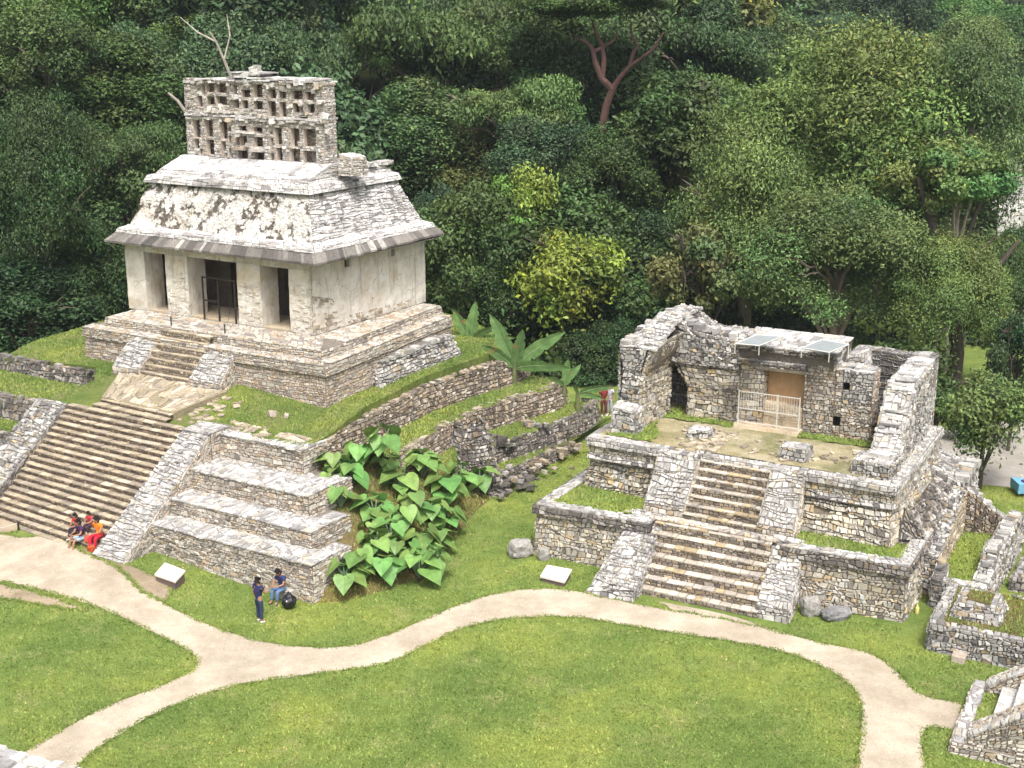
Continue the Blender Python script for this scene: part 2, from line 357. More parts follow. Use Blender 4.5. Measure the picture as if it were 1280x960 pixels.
# sheets of ground cut to an outline
def sheet(name, poly, zf, m, sp=.6, parent=None, skirt=None, jit=0):
    """triangulated sheet inside the outline poly [(x,y)], height zf(x,y)"""
    r = random.Random(len(poly)*31+7); P = [Vector((p[0], p[1])) for p in poly]; out = []
    for i, p in enumerate(P):     # densify the outline, a little uneven
        q = P[(i+1) % len(P)]; n = max(1, int((q-p).length/(sp*.7)))
        for k in range(n):
            v = p.lerp(q, k/n)
            if jit and k: v = v+Vector((r.uniform(-jit, jit), r.uniform(-jit, jit)))
            out.append(v)
    nb = len(out); xs = [v.x for v in out]; ys = [v.y for v in out]; pts = list(out)
    X = np.array(xs); Y = np.array(ys)
    gx = np.arange(min(xs), max(xs), sp); gy = np.arange(min(ys), max(ys), sp)
    for yy in gy:
        for xx in gx:
            x_ = xx+r.uniform(-.2, .2)*sp; y_ = yy+r.uniform(-.2, .2)*sp
            c = ((Y > y_) != (np.roll(Y, -1) > y_)) & (x_ < (np.roll(X, -1)-X)*(y_-Y)/(np.roll(Y, -1)-Y+1e-12)+X)
            if c.sum() % 2 and np.min((X-x_)**2+(Y-y_)**2) > (sp*.45)**2: pts.append(Vector((x_, y_)))
    res = geometry.delaunay_2d_cdt(pts, [(i, (i+1) % nb) for i in range(nb)], [list(range(nb))], 1, 1e-5)
    V = [(v.x, v.y, zf(v.x, v.y)) for v in res[0]]; F = [tuple(f) for f in res[2]]
    me = bpy.data.meshes.new(name)
    if skirt is not None:
        area = sum(out[i].x*out[(i+1) % nb].y-out[(i+1) % nb].x*out[i].y for i in range(nb))
        b = len(V)
        for v in out: V.append((v.x, v.y, zf(v.x, v.y))); V.append((v.x, v.y, skirt))
        for i in range(nb):
            j = (i+1) % nb; q = (b+2*i, b+2*i+1, b+2*j+1, b+2*j); F.append(q if area > 0 else q[::-1])
    me.from_pydata(V, [], F)
    # faces up
    o = bpy.data.objects.new(name, me); COL.objects.link(o); me.materials.append(m)
    if parent is not None: o.parent = parent
    me.polygons.foreach_set('use_smooth', [skirt is None]*len(me.polygons))
    return o
def sstep(a, b, x):
    t = min(max((x-a)/(b-a), 0), 1); return t*t*(3-2*t)

def haze():
    mb = MB(1); x0, x1, y0, y1, z0, z1 = -262, 262, -12, 422, -3, 118
    c = [(x0,y0),(x1,y0),(x1,y1),(x0,y1)]; mb.hexa([Vector((*q, z0)) for q in c], [Vector((*q, z1)) for q in c], (1,1,1))
    m = bpy.data.materials.new('humid air'); m.use_nodes = True; n = m.node_tree; n.nodes.clear(); o_ = n.nodes.new('ShaderNodeOutputMaterial'); v = n.nodes.new('ShaderNodeVolumePrincipled')
    v.inputs['Color'].default_value = (.80,.88,1,1); v.inputs['Density'].default_value = .00022; v.inputs['Anisotropy'].default_value = .2; n.links.new(v.outputs[0], o_.inputs['Volume'])
    o = mb.build('haze', m); tag(o, kind='stuff')
haze()
# ---------------------------------------------------------------- ground
def terrain(x, y):
    u, v = SF.inv(x, y)
    z = .38*sstep(-2, -8.4, u)*sstep(-10, -1, v)*sstep(16, 6, v)
    y0 = 84-16*sstep(-14, -26, x)+78*sstep(14, 40, x)
    if y > y0:
        d = y-y0; z += d*.30*sstep(0, 14, d)
    z += .03*math.sin(x*.7+1)*math.sin(y*.55)*sstep(0, 3, abs(v)+abs(u))
    return z
def build_ground():
    ax = lambda a, b, s: list(np.arange(a, b, s))
    xs = ax(-260, -40, 12)+ax(-40, -28, 2)+ax(-28, 32, .7)+ax(32, 48, 2)+ax(48, 261, 12)
    ys = ax(4, 28, 4)+ax(28, 74, .7)+ax(74, 120, 2.5)+ax(120, 420, 12)
    V = [(x, y, terrain(x, y)) for y in ys for x in xs]; nx = len(xs)
    F = [(j*nx+i, j*nx+i+1, (j+1)*nx+i+1, (j+1)*nx+i) for j in range(len(ys)-1) for i in range(nx-1)]
    me = bpy.data.meshes.new('lawn'); me.from_pydata(V, [], F); me.polygons.foreach_set('use_smooth', [True]*len(F))
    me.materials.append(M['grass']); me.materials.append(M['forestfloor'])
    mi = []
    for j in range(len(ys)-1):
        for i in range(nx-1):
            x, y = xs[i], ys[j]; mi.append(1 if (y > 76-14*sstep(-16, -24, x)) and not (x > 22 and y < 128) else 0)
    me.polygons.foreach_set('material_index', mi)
    o = bpy.data.objects.new('lawn', me); COL.objects.link(o); tag(o, kind='structure')
build_ground()
def pxy(pts, z=0.):
    out = []
    for p in pts:
        q = at(p[0], p[1], z)
        for _ in range(6): q = at(p[0], p[1], terrain(q.x, q.y))
        out.append((q.x, q.y))
    return out
def spline(P, n=4):
    """Catmull-Rom through open list P"""
    out = []
    for i in range(len(P)-1):
        p0, p1, p2, p3 = P[max(i-1, 0)], P[i], P[i+1], P[min(i+2, len(P)-1)]
        for k in range(n):
            t = k/n; out.append(tuple(.5*((2*p1[a])+(-p0[a]+p2[a])*t+(2*p0[a]-5*p1[a]+4*p2[a]-p3[a])*t*t+(-p0[a]+3*p1[a]-3*p2[a]+p3[a])*t**3) for a in (0, 1)))
    out.append(P[-1]); return out
UP = [(-260,640),(-150,640),(-60,650),(-20,662),(0,668),(30,672),(75,671),(110,690),(140,703),(170,732),(215,760),(270,785),(330,803),(400,810),(450,805),(500,788),(560,762),(610,745),(660,737),(710,738),(760,748),(830,762),(905,775),(960,787),(1030,805),(1080,815),(1115,835),(1150,868),(1205,880)]
LL = [(-260,722),(-150,716),(-60,718),(0,727),(60,740),(130,762),(200,795),(238,815),(246,828),(236,842),(190,862),(130,885),(80,912),(40,935),(10,955),(-30,985)]
IN = [(60,1000),(100,955),(130,930),(200,890),(290,858),(400,842),(480,830),(530,808),(580,785),(640,773),(720,772),(800,785),(900,800),(980,815),(1040,840),(1070,865),(1078,890),(1075,930),(1070,1000)]
RT = [(1205,916),(1165,909),(1153,918),(1152,935),(1158,965),(1162,1000)]
up, ll, inn, rt = [spline(pxy(a)) for a in (UP, LL, IN, RT)]
path_poly = up+rt+inn[::-1]+ll[::-1]
PATHS = [path_poly]
o = sheet('gravel_path', path_poly, lambda x, y: terrain(x, y)+.022, M['path'], .4, jit=.075); tag(o, kind='structure')
dirt_poly = spline(pxy([(78,674),(112,688),(150,703),(188,718),(214,733),(205,752),(176,738),(150,712),(110,693)]))
o = sheet('trodden_dirt', dirt_poly, lambda x, y: terrain(x, y)+.030, M['dirt'], .5, jit=.08); tag(o, kind='structure')
d2 = pxy([(-120,632),(-60,636),(0,640),(38,655),(22,664),(0,668),(-60,652)])
o = sheet('dirt_patch', d2, lambda x, y: terrain(x, y)+.030, M['dirt'], .5, jit=.05); tag(o, kind='structure')
d3 = spline(pxy([(-60,722),(0,730),(60,745),(110,764),(60,758),(0,748),(-60,740)]))
o = sheet('worn_edge', d3, lambda x, y: terrain(x, y)+.014, M['dirt'], .5, jit=.1); tag(o, kind='structure')
d4 = spline(pxy([(822,752),(905,768),(960,785),(1000,797),(930,781),(880,772),(840,764)]))
o = sheet('worn_gravel', d4, lambda x, y: terrain(x, y)+.014, M['path'], .5, jit=.1); tag(o, kind='structure')
PATHS += [dirt_poly, d2]
yard = [(15.5,61.3),(17.6,60.2),(20.5,59.4),(24.5,58.3),(34,57),(60,60),(60,72),(30,70),(18,66)]
o = sheet('gravel_yard', yard, lambda x, y: terrain(x, y)+.02, M['yard'], 2, jit=.1); tag(o, kind='structure')
def lawnz(u, v):
    s = .17 if u < -11 else (.09 if u > -6 else .17-.08*(u+11)/5)
    return 4.22+s*max(0, min(v-4.3, 5))+.12*sstep(9, 20, v)+.03*math.sin(u*1.3)*math.sin(v*1.1)
# mound under the temple: top lawn with an earth skirt
lawn_uv = [(-19.4,4.3),(-10.0,4.25),(-8.3,4.6),(-4.0,4.6),(-3.95,6.3),(-4.7,10.2),(-5.2,14.6),(-4.9,19.0),(-4.6,21.4),(-4.9,23),(-9,25.5),(-16,27),(-24,26),(-27,16),(-26,7.2),(-19.9,8.0),(-18.6,6.6)]
top_poly = [tuple(SF(u, v)[:2]) for u, v in lawn_uv]
o = sheet('mound_lawn', top_poly, lambda x, y: lawnz(*SF.inv(x, y)), M['mound'], .5, skirt=-.5, jit=.06); tag(o, kind='structure')
def ribbon(name, P, Q, m, n=40, k=8, amp=.05, kind='structure', sag=0):
    """surface between two 3D polylines"""
    def rs(L):
        L = [Vector(p) for p in L]; d = [0]
        for i in range(len(L)-1): d.append(d[-1]+(L[i+1]-L[i]).length)
        out = []
        for i in range(n+1):
            t = d[-1]*i/n; j = 0
            while j < len(d)-2 and d[j+1] < t: j += 1
            out.append(L[j].lerp(L[j+1], (t-d[j])/max(d[j+1]-d[j], 1e-6)))
        return out
    A, B = rs(P), rs(Q); V = []; F = []
    for i in range(n+1):
        for j in range(k+1):
            t = j/k; p = A[i].lerp(B[i], t)
            if 0 < j < k: p.z += noise.noise(p*.9)*amp*2+sag*math.sin(math.pi*t)
            V.append(tuple(p))
    for i in range(n):
        for j in range(k):
            a = i*(k+1)+j; F.append((a, a+1, a+k+2, a+k+1))
    me = bpy.data.meshes.new(name); me.from_pydata(V, [], F); me.polygons.foreach_set('use_smooth', [True]*len(F)); me.materials.append(m)
    o = bpy.data.objects.new(name, me); COL.objects.link(o); tag(o, kind=kind); return o
WA = [(-8.0,52.0,4.0),(-7.53,52.96,4.25),(-6.13,56.5,4.3),(-4.2,60.6,4.35),(-1.6,64.1,4.4),(0,65.8,4.4),(.75,67.2,4.4)]
WAb = [(-7.9,51.9,3.7),(-7.2,52.8,3.35),(-5.85,56.35,3.15),(-3.9,60.4,3.15),(-1.4,63.9,3.15),(.25,65.6,3.15),(1.0,67.1,3.2)]
WB = [(-5.0,54.3,2.9),(-4.5,55.1,3.05),(-3.0,58.6,3.1),(-1.5,61.1,3.1),(.4,63.2,3.1),(2.05,64.8,3.1),(2.8,66.3,3.1)]
WBb = [(-4.7,54.2,2.3),(-4.2,54.9,2.15),(-2.7,58.4,2.1),(-1.25,60.9,2.05),(.65,63.0,2.0),(2.3,64.6,2.0),(3.05,66.1,2.0)]
WC = [(-1.0,59.6,1.6),(.8,61.6,1.65),(2.45,63.8,1.65),(4.0,66.4,1.65),(4.6,68.2,1.6)]
WCb = [(-.8,59.4,.85),(1.0,61.4,.8),(2.7,63.6,.75),(4.25,66.2,.7),(4.85,68.0,.6)]
WD = [(-1.4,57.2,.55),(-.1,59.3,.6),(1.5,61.6,.55),(3.2,64.3,.5)]
WDb = [(-1.2,57.0,0),(.15,59.1,0),(1.75,61.4,0),(3.45,64.1,0)]
BK = [(2,70,3),(3,71,2)]
ribbon('terrace_lawn', WAb, WB, M['mound'], 50, 10, .07, sag=.03)
ribbon('terrace_lawn', WBb, [(-3.0,56.6,1.5),(-1.9,58.6,1.55)]+WC, M['mound'], 50, 10, .10)
ribbon('terrace_lawn', [(-2.2,57.6,1.0)]+WCb, WD+[(4.6,67.3,.3),(5.6,69.5,.1)], M['mound'], 50, 8, .06)
ribbon('terrace_lawn', [(-1.3,57.0,.05)]+[(a+.02, b, .02) for a, b, c in WDb]+[(5.6,69.5,.1)], [(.2,56.6,-.05),(1.2,58.7,-.05),(3,61.6,-.05),(4.8,64,-.05),(7.5,69.5,-.05)], M['grass'], 40, 5, .03)
ribbon('planted_slope', [(-9.0,51.3,3.15),(-8.0,52.1,3.35),(-7.0,53.1,3.35),(-5.9,54.0,3.0),(-4.7,54.9,2.4),(-3.6,56.3,1.9),(-2.3,57.6,1.1),(-1.5,57.9,.6)],
       [(-7.6,45.4,-.03),(-6.3,45.8,-.03),(-4.9,46.7,-.03),(-3.6,48.2,-.03),(-2.7,50.5,-.03),(-2.1,53,-.03),(-1.6,55.2,-.03),(-.9,57.2,-.03)], M['bed'], 60, 24, .10, sag=.10)
# ---------------------------------------------------------------- retaining walls of the mound
def retaining(name, T, Bt, label, pal='ret', ch=.17, sl=.2, end=True, thick=.5):
    mb = MB(len(label)); T = [Vector(p) for p in T]; Bt = [Vector(p) for p in Bt]
    for i in range(len(T)-1):
        n = max(1, round((T[i+1]-T[i]).length/1.4))
        for k in range(n):
            a, b = T[i].lerp(T[i+1], k/n), T[i].lerp(T[i+1], (k+1)/n); c, d = Bt[i].lerp(Bt[i+1], k/n), Bt[i].lerp(Bt[i+1], (k+1)/n)
            dz = mb.r.uniform(-.06, .06)
            c = c-Vector((0, 0, .15)); d = d-Vector((0, 0, .15))
            mb.patch(c, d, b+Vector((0, 0, dz)), a+Vector((0, 0, dz)), pal, ch, sl, .07, gap=.014, miss=.03, var=.25)
            out = ((b-a).cross(Vector((0, 0, 1)))).normalized()*thick
            mb.patch(a+Vector((0, 0, dz)), b+Vector((0, 0, dz)), b-out+Vector((0, 0, .02)), a-out+Vector((0, 0, .02)), pal, .28, .3, .05, miss=.45, core=False)
            if mb.r.random() < .7: mb.crest(a-out*.25, b-out*.25, .3, .10, pal, .28)
    for e, s_ in ((0, 1), (-1, -1)):
        a, c = T[e], Bt[e]-Vector((0, 0, .2)); q = T[1] if e == 0 else T[-2]; d = (a-q).normalized()
        out = (d.cross(Vector((0, 0, 1)))).normalized()*(.9 if e == 0 else -.9)
        p = [c, c+out, a+out, a] if e == -1 else [c+out, c, a, a+out]
        mb.patch(*p, pal, ch, sl, .06)
    o = mb.build(name, M['stone_ret']); tag(o, label, 'wall', 'retaining walls of the mound'); return o
retaining('retaining_wall', WA, WAb, 'uppermost curved rubble wall holding the lawn beside the temple platform')
retaining('retaining_wall', WB, WBb, 'middle curved rubble wall on the grassy mound, second from the top')
retaining('retaining_wall', WC, WCb, 'third curved rubble wall down the mound, dark and broken at its near end', 'dark')
retaining('retaining_wall', WD, WDb, 'lowest knee-high rubble wall along the foot of the mound', 'dark', .14, .2)
def rubble(name, spots, n, label, cat, mat, pal, smin=.12, smax=.35, seed=3, group=None):
    """loose pile: spots = list of (centre, rx, ry, rz)"""
    mb = MB(seed); r = mb.r
    for i in range(n):
        c, rx, ry, rz = spots[r.randrange(len(spots))]
        p = Vector(c)+Vector((r.gauss(0, rx*.5), r.gauss(0, ry*.5), abs(r.gauss(0, rz*.6))))
        s = r.uniform(smin, smax); mb.box(p, s*r.uniform(.8, 1.6), s, s*r.uniform(.4, .8), tone(pal, r, .25), jit=s*.18, az=r.uniform(0, 3.1))
    return tag(mb.build(name, mat), label, cat, group, 'stuff')
# collapsed buttress: a leaning spine of stones between the second and third walls
mb = MB(44)
top = [Vector(p) for p in ((-2.15,58.9,3.15),(-1.45,58.9,3.1))]
prof = [((-2.3,58.5,3.15),(-1.3,58.9,3.1)),((-2.35,57.9,2.3),(-1.05,58.5,2.3)),((-2.3,57.2,1.2),(-.7,58.0,1.2)),((-2.4,56.6,-.05),(-.3,57.5,-.05))]
for (a, b), (c, d) in zip(prof[:-1], prof[1:]):
    mb.patch(c, d, b, a, 'dark', .2, .26, .12, miss=.08, var=.3)
    mb.patch(d, Vector(d)+Vector((-.3,1.2,0)), Vector(b)+Vector((-.3,1.0,0)), b, 'dark', .2, .26, .1, miss=.08, var=.3)
    mb.patch(Vector(c)+Vector((-.8,.9,0)), c, a, Vector(a)+Vector((-.6,.7,0)), 'dark', .2, .26, .1, miss=.08, var=.3)
tag(mb.build('stone_buttress', M['stone_ret']), 'tumbled upright spine of dark stones stepping down the mound walls', 'buttress')
rubble('rubble_pile', [((-1.2,57.6,.1),1.6,.7,.5),((-.2,58.4,.3),1.0,.6,.5),((-2.0,57.1,.3),.8,.5,.4)], 150, 'dark rubble spilling at the foot of the upright stone spine', 'rubble', M['stone_ret'], 'dark')
rubble('rubble_pile', [((-.6,60.2,1.6),.9,.5,.25),((.9,62.6,1.8),.8,.4,.15)], 45, 'scattered dark stones on the grass above the third curved wall', 'rubble', M['stone_ret'], 'dark', seed=5)
rubble('rubble_pile', [((1.0,60.6,.35),1.6,.9,.25),((2.6,63.0,.35),1.0,.8,.2)], 60, 'broken yellowish stones lying between the third wall and the lowest wall', 'rubble', M['stone_ret'], 'ret', seed=6)
# terraces left of the great stair
def terrace_left(u0, u1, v0, v1, z0, z1, label):
    mb = MB(int(z1*10)); f = lambda u, v, z: SF(u, v, z)
    A, B, C, D = f(u0, v0-.15, z0), f(u1, v0-.15, z0), f(u1, v0, z1), f(u0, v0, z1)
    t = empty('retaining_wall', f((u0+u1)/2, v0, z0), label, 'wall', 'dark terrace walls left of the great stair')
    mb.patch(A, B, C, D, 'dark', .2, .28, .07, var=.25)
    mb.patch(B, f(u1, v1, z0), f(u1, v1, z1), C, 'dark', .2, .28, .05)
    mb.crest(f(u0, v0+.15, z1), f(u1, v0+.15, z1), .3, .12, 'dark')
    mb.build('wall_face', M['stone_ret'], t)
    return t
terrace_left(-27, -19.9, 7.3, 9, 4.0, 4.75, 'dark low wall under the highest lawn left of the great stair')
terrace_left(-28, -19.4, 4.0, 7.5, 2.9, 4.05, 'second dark terrace wall left of the great stair balustrade')
terrace_left(-28, -19.0, 2.2, 4.4, -.1, 2.95, 'third dark terrace wall at the left edge beside the balustrade')
def flat(name, pts, z, m=None):
    o = sheet(name, [tuple(SF(u, v)[:2]) for u, v in pts], lambda x, y: z+noise.noise(Vector((x*.8, y*.8, 0)))*.05, m or M['mound'], .6, skirt=-.3); tag(o, kind='structure')
flat('terrace_lawn', [(-28,4.1),(-19.5,4.1),(-19.5,8.0),(-28,7.6)], 4.06)
flat('terrace_lawn', [(-28,2.3),(-19.2,2.3),(-19.2,4.2),(-28,4.2)], 2.96)
# ---------------------------------------------------------------- masonry builders
def terr(mb, f, pb, pt, z0, z1, pal, ch=.18, sl=.3, dep=.05, faces=None, toppal=None, tch=.3, tsl=.35, topw=None, var=.12, miss=0.0):
    """masonry block: bottom outline pb, top outline pt (u,v counter-clockwise); z may be a list per corner"""
    n = len(pb); Z0 = z0 if isinstance(z0, (list, tuple)) else [z0]*n; Z1 = z1 if isinstance(z1, (list, tuple)) else [z1]*n
    b = [f(*pb[i], Z0[i]) for i in range(n)]; t = [f(*pt[i], Z1[i]) for i in range(n)]
    for i in range(n):
        j = (i+1) % n
        if faces is None or i in faces: mb.patch(b[i], b[j], t[j], t[i], pal, ch, sl, dep, var=var, miss=miss)
        else: mb.f([b[i], b[j], t[j], t[i]], MORTAR[pal])
    if toppal and n == 4: mb.patch(t[0], t[1], t[2], t[3], toppal, tch, tsl, .03)
    else: mb.f(t, MORTAR[pal])
def stairs(mb, A, B, Cc, D, z0, z1, n, tpal='tread', rpal='riser', tsl=.5, rch=.1, rsl=.22, nose=.015):
    """flight from line A-B (bottom, left to right seen from the front) to D-Cc (top)"""
    A, B, Cc, D = [Vector((p[0], p[1], 0)) for p in (A, B, Cc, D)]; r = mb.r
    fw = ((D-A)+(Cc-B)).normalized()
    for i in range(n):
        za = z0+(z1-z0)*i/n; zb = z0+(z1-z0)*(i+1)/n
        l0, r0 = A.lerp(D, i/n), B.lerp(Cc, i/n); l1, r1 = A.lerp(D, (i+1)/n), B.lerp(Cc, (i+1)/n)
        up = lambda p, z: Vector((p.x, p.y, z))
        mb.patch(up(l0, za-.02), up(r0, za-.02), up(r0, zb-.05), up(l0, zb-.05), rpal, rch, rsl, .03, var=.25)
        # tread: one row of long slabs with a nosing of its own, sagging unevenly
        L = (r0-l0).length; d = (r0-l0).normalized(); x = 0
        w0 = (l1-l0).length+.04
        while x < L:
            l = tsl*r.uniform(.5, 1.6); x2 = min(x+l, L)
            if x2-x < .12: x2 = L
            dz = r.uniform(-.022, .015); o0 = -r.uniform(.0, nose+.02); g = .012
            a = l0.lerp(r0, x/L)+d*g+fw*o0; b_ = l0.lerp(r0, x2/L)-d*g+fw*o0
            c_ = l1.lerp(r1, x2/L)-d*g+fw*.05; e_ = l1.lerp(r1, x/L)+d*g+fw*.05
            q = [up(p, zb-.01+dz+r.uniform(-.008, .008)) for p in (a, b_, c_, e_)]; lo = [Vector((p.x, p.y, zb-.055)) for p in q]
            cc = tone(tpal, r, .15); mb.hexa(lo, q, cc); x = x2
def ramp_block(mb, f, u0b, u1b, vb, u0t, u1t, vt, z0, z1, zf, pal, toppal, ch=.2, sl=.3, back=None, side=(1, 1), zflat=None):
    """sloping flank of a stair: from v=vb (top height zf) up to v=vt (height z1)"""
    zb = z0 if not isinstance(z0, (list, tuple)) else z0[0]
    A, B = f(u0b, vb, zb), f(u1b, vb, zb); a, b = f(u0b, vb+.08, zf), f(u1b, vb+.08, zf)
    C, D = f(u1t, vt, z1), f(u0t, vt, z1); c, d = f(u1t, vt, zb), f(u0t, vt, zb)
    mb.patch(A, B, b, a, pal, ch, sl, .06)
    mb.patch(a, b, C, D, toppal, ch*.9, sl, .075, ins=.035, var=.2, wob=.6)
    n = 5
    for i in range(n):
        t0, t1 = i/n, (i+1)/n
        if side[1]: mb.patch(B.lerp(c, t0), B.lerp(c, t1), b.lerp(C, t1), b.lerp(C, t0), pal, ch, sl, .05)
        if side[0]: mb.patch(A.lerp(d, t1), A.lerp(d, t0), a.lerp(D, t0), a.lerp(D, t1), pal, ch, sl, .05)
# ---------------------------------------------------------------- stepped pyramid of the temple with the comb
pyr = empty('stepped_pyramid', SF(-5, 3, 0), 'pale stepped stone base with a wide stair, under the temple with the roof comb', 'pyramid')
T = [  # v front, z0, z1, u right, v back
 (0.0, -.15, 1.56, 0.03, 2.4), (1.16, 1.45, 2.28, -.92, 3.6), (2.38, 2.2, 3.17, -2.03, 5.2), (4.28, 3.1, 4.24, -3.82, 6.6)]
for i, (v, z0, z1, ur, vb) in enumerate(T):
    mb = MB(20+i); z0l = [z0, z0, z0, z0]
    if i == 0: z0l = [.25, -.15, -.15, .25]
    nxt = T[i+1][0] if i < 3 else v+.75
    pb = [(-8.55, v-.0), (ur, v), (ur, vb), (-8.55, vb)]; pt = [(-8.55, v+.05), (ur-.05, v+.05), (ur-.05, vb), (-8.55, vb)]
    terr(mb, SF, pb, pt, z0l, z1-.02, 'sun', .15, .27, .055, faces=(0, 1), var=.16)
    # paved tread and its proud edge course
    mb.patch(SF(-8.5, v-.03, z1), SF(ur, v-.03, z1), SF(ur, nxt+.15, z1+.03), SF(-8.5, nxt+.15, z1+.03), 'suntop', .26, .3, .04, var=.2, wob=1.0)
    mb.patch(SF(ur-.75, nxt, z1), SF(ur, nxt, z1), SF(ur, vb-.2, z1), SF(ur-.75, vb-.2, z1), 'suntop', .26, .3, .035)
    mb.build('terrace_wall', M['stone'], pyr)
mb = MB(31)
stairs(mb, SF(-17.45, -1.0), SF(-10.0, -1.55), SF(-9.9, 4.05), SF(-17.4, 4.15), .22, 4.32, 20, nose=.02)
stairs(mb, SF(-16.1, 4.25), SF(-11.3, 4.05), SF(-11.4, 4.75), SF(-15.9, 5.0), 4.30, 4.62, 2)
mb.build('staircase', M['stone'], pyr)
mb = MB(32)
ramp_block(mb, SF, -10.05, -8.3, -1.75, -9.95, -8.45, 3.75, -.1, 4.36, .42, 'sun', 'suntop', .17, .27, side=(0, 1))
mb.patch(SF(-9.95,3.6,4.37), SF(-8.4,3.6,4.37), SF(-8.4,4.9,4.4), SF(-9.95,4.9,4.4), 'suntop', .25, .3, .04)
terr(mb, SF, [(-10,3.7),(-8.3,3.7),(-8.3,5.2),(-10,5.2)], [(-9.95,3.75),(-8.42,3.75),(-8.42,5.2),(-9.95,5.2)], 2.2, 4.35, 'sun', .17, .27, .05, faces=(1,))
mb.build('balustrade', M['stone'], pyr)
mb = MB(33)
ramp_block(mb, SF, -19.3, -17.4, -1.7, -19.3, -17.4, 3.9, 0, 4.36, .40, 'dark', 'grey', .17, .32, side=(1, 1))
mb.build('balustrade', M['stone_grey'], pyr)
# paved landing between the great stair and the small stair
mb = MB(34)
mb.patch(SF(-16.0,4.9,4.64), SF(-11.5,4.7,4.64), SF(-11.2,7.7,4.95), SF(-18.1,7.9,4.98), 'tread', .42, .45, .03, gap=.01, wob=1.5, var=.2, miss=.16, core=False)
mb.hexa([SF(-16.1,4.8,4.2),SF(-11.4,4.6,4.2),SF(-11.1,7.8,4.2),SF(-18.2,8,4.2)],[SF(-16.1,4.8,4.63),SF(-11.4,4.6,4.63),SF(-11.1,7.8,4.93),SF(-18.2,8,4.95)],(.30,.26,.17))
tag(mb.build('paved_landing', M['stone']), 'worn pale paving between the great stair and the small stair', 'paving')
mb = MB(35); r = mb.r
for i in range(95):
    u = r.uniform(-11.6, -6.2); v = 4.7+abs(r.gauss(0, 1.0)) if u > -9 else r.uniform(4.6, 7.4)
    if u > -9.6 and v > 5.6: continue
    z = lawnz(u, v); s = r.uniform(.12, .32)
    mb.box(SF(u, v, z+.01), s*r.uniform(1, 1.7), s, .07, tone('tread', r, .25), jit=.03, az=r.uniform(0, 3))
tag(mb.build('loose_slabs', M['stone']), 'flat pale slabs scattered in the grass beside the paved landing', 'stones')
for k, (u, v, s, lab) in enumerate(((-7.6, 6.8, .30, 'larger lone stone lying on the lawn in front of the temple platform'), (-7.0, 7.0, .2, 'smaller lone stone right of the larger one on the temple lawn'))):
    mb = MB(360+k); mb.box(SF(u, v, lawnz(u, v)+s*.3), s*1.2, s, s*.8, (.5,.42,.36), jit=s*.2, az=k+.4); tag(mb.build('loose_stone', M['stone']), lab, 'stone')
mb = MB(37)
mb.patch(SF(-8.3,5.0,4.36), SF(-4.2,4.95,4.32), SF(-4.2,5.5,4.36), SF(-8.3,5.6,4.42), 'tread', .4, .5, .03, miss=.45, core=False)
tag(mb.build('edge_slabs', M['stone']), 'row of pale slabs along the edge of the lawn above the top terrace wall', 'stones')
# ---------------------------------------------------------------- temple with the roof comb
tem = empty('stone_temple', SF(-15, 12, 4.7), 'white stone temple with three doorways and an open lattice comb on its roof', 'temple')
BP_b = [(-21.6, 8.75), (-6.05, 8.65), (-7.0, 20.4), (-21.6, 20.4)]
BP_t = [(-21.55, 8.85), (-6.15, 8.75), (-7.1, 20.3), (-21.55, 20.3)]
mb = MB(40)
terr(mb, SF, BP_b, BP_t, 4.3, 6.05, 'pink', .13, .26, .04, faces=(0, 1), var=.16)
# banded cornice of the platform
terr(mb, SF, [(a[0]+(.1 if k in (1,2) else -.1), a[1]-(.1 if k < 2 else 0)) for k, a in enumerate(BP_t)], [(a[0]+(.06 if k in (1,2) else -.06), a[1]-(.07 if k < 2 else 0)) for k, a in enumerate(BP_t)], 6.05, 6.52, 'sun', .12, .35, .045, faces=(0, 1))
mb.patch(SF(-21.6,8.72,6.55), SF(-6.1,8.62,6.55), SF(-6.6,9.35,6.57), SF(-21.6,9.5,6.57), 'sun', .3, .35, .03)
mb.patch(SF(-7.0,9.2,6.56), SF(-6.1,9.2,6.56), SF(-7.02,20.3,6.56), SF(-8.0,20.3,6.56), 'sun', .3, .35, .03)
mb.build('platform', M['stone'], tem)
mb = MB(41)
LG = [(-20.7, 9.35), (-6.75, 9.3), (-7.75, 20.6), (-20.7, 20.5)]
terr(mb, SF, LG, [(-20.65,9.45),(-6.85,9.4),(-7.85,20.5),(-20.65,20.4)], 6.5, 6.98, 'sun', .13, .33, .05, faces=(0, 1))
mb.patch(SF(-20.65,9.4,7.0), SF(-6.8,9.35,7.0), SF(-8.3,11.5,7.03), SF(-20.7,11.5,7.03), 'sun', .4, .5, .02, gap=.008)
mb.patch(SF(-8.9,11.4,7.03), SF(-6.95,11.4,7.0), SF(-7.8,20.4,7.0), SF(-8.9,20.4,7.03), 'sun', .35, .4, .02)
mb.build('upper_ledge', M['stone'], tem)
mb = MB(42)   # small stair
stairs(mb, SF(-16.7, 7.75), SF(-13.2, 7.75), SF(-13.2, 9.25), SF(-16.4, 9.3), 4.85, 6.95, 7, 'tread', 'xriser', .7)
mb.build('staircase', M['stone'], tem)
for (a, b, c, d, sd_) in ((-18.3, -16.6, -18.2, -16.4, 43), (-13.3, -11.4, -13.25, -11.5, 44)):
    mb = MB(sd_); ramp_block(mb, SF, a, b, 7.5, c, d, 8.95, 4.5, 6.55, 5.2, 'sun', 'suntop' , .16, .24)
    mb.patch(SF(c, 8.85, 6.56), SF(d, 8.85, 6.56), SF(d, 9.6, 6.58), SF(c, 9.6, 6.58), 'suntop', .3, .3, .03)
    mb.build('balustrade', M['stone'], tem)
mb = MB(45)   # low outcrop of rubble against the side of the platform
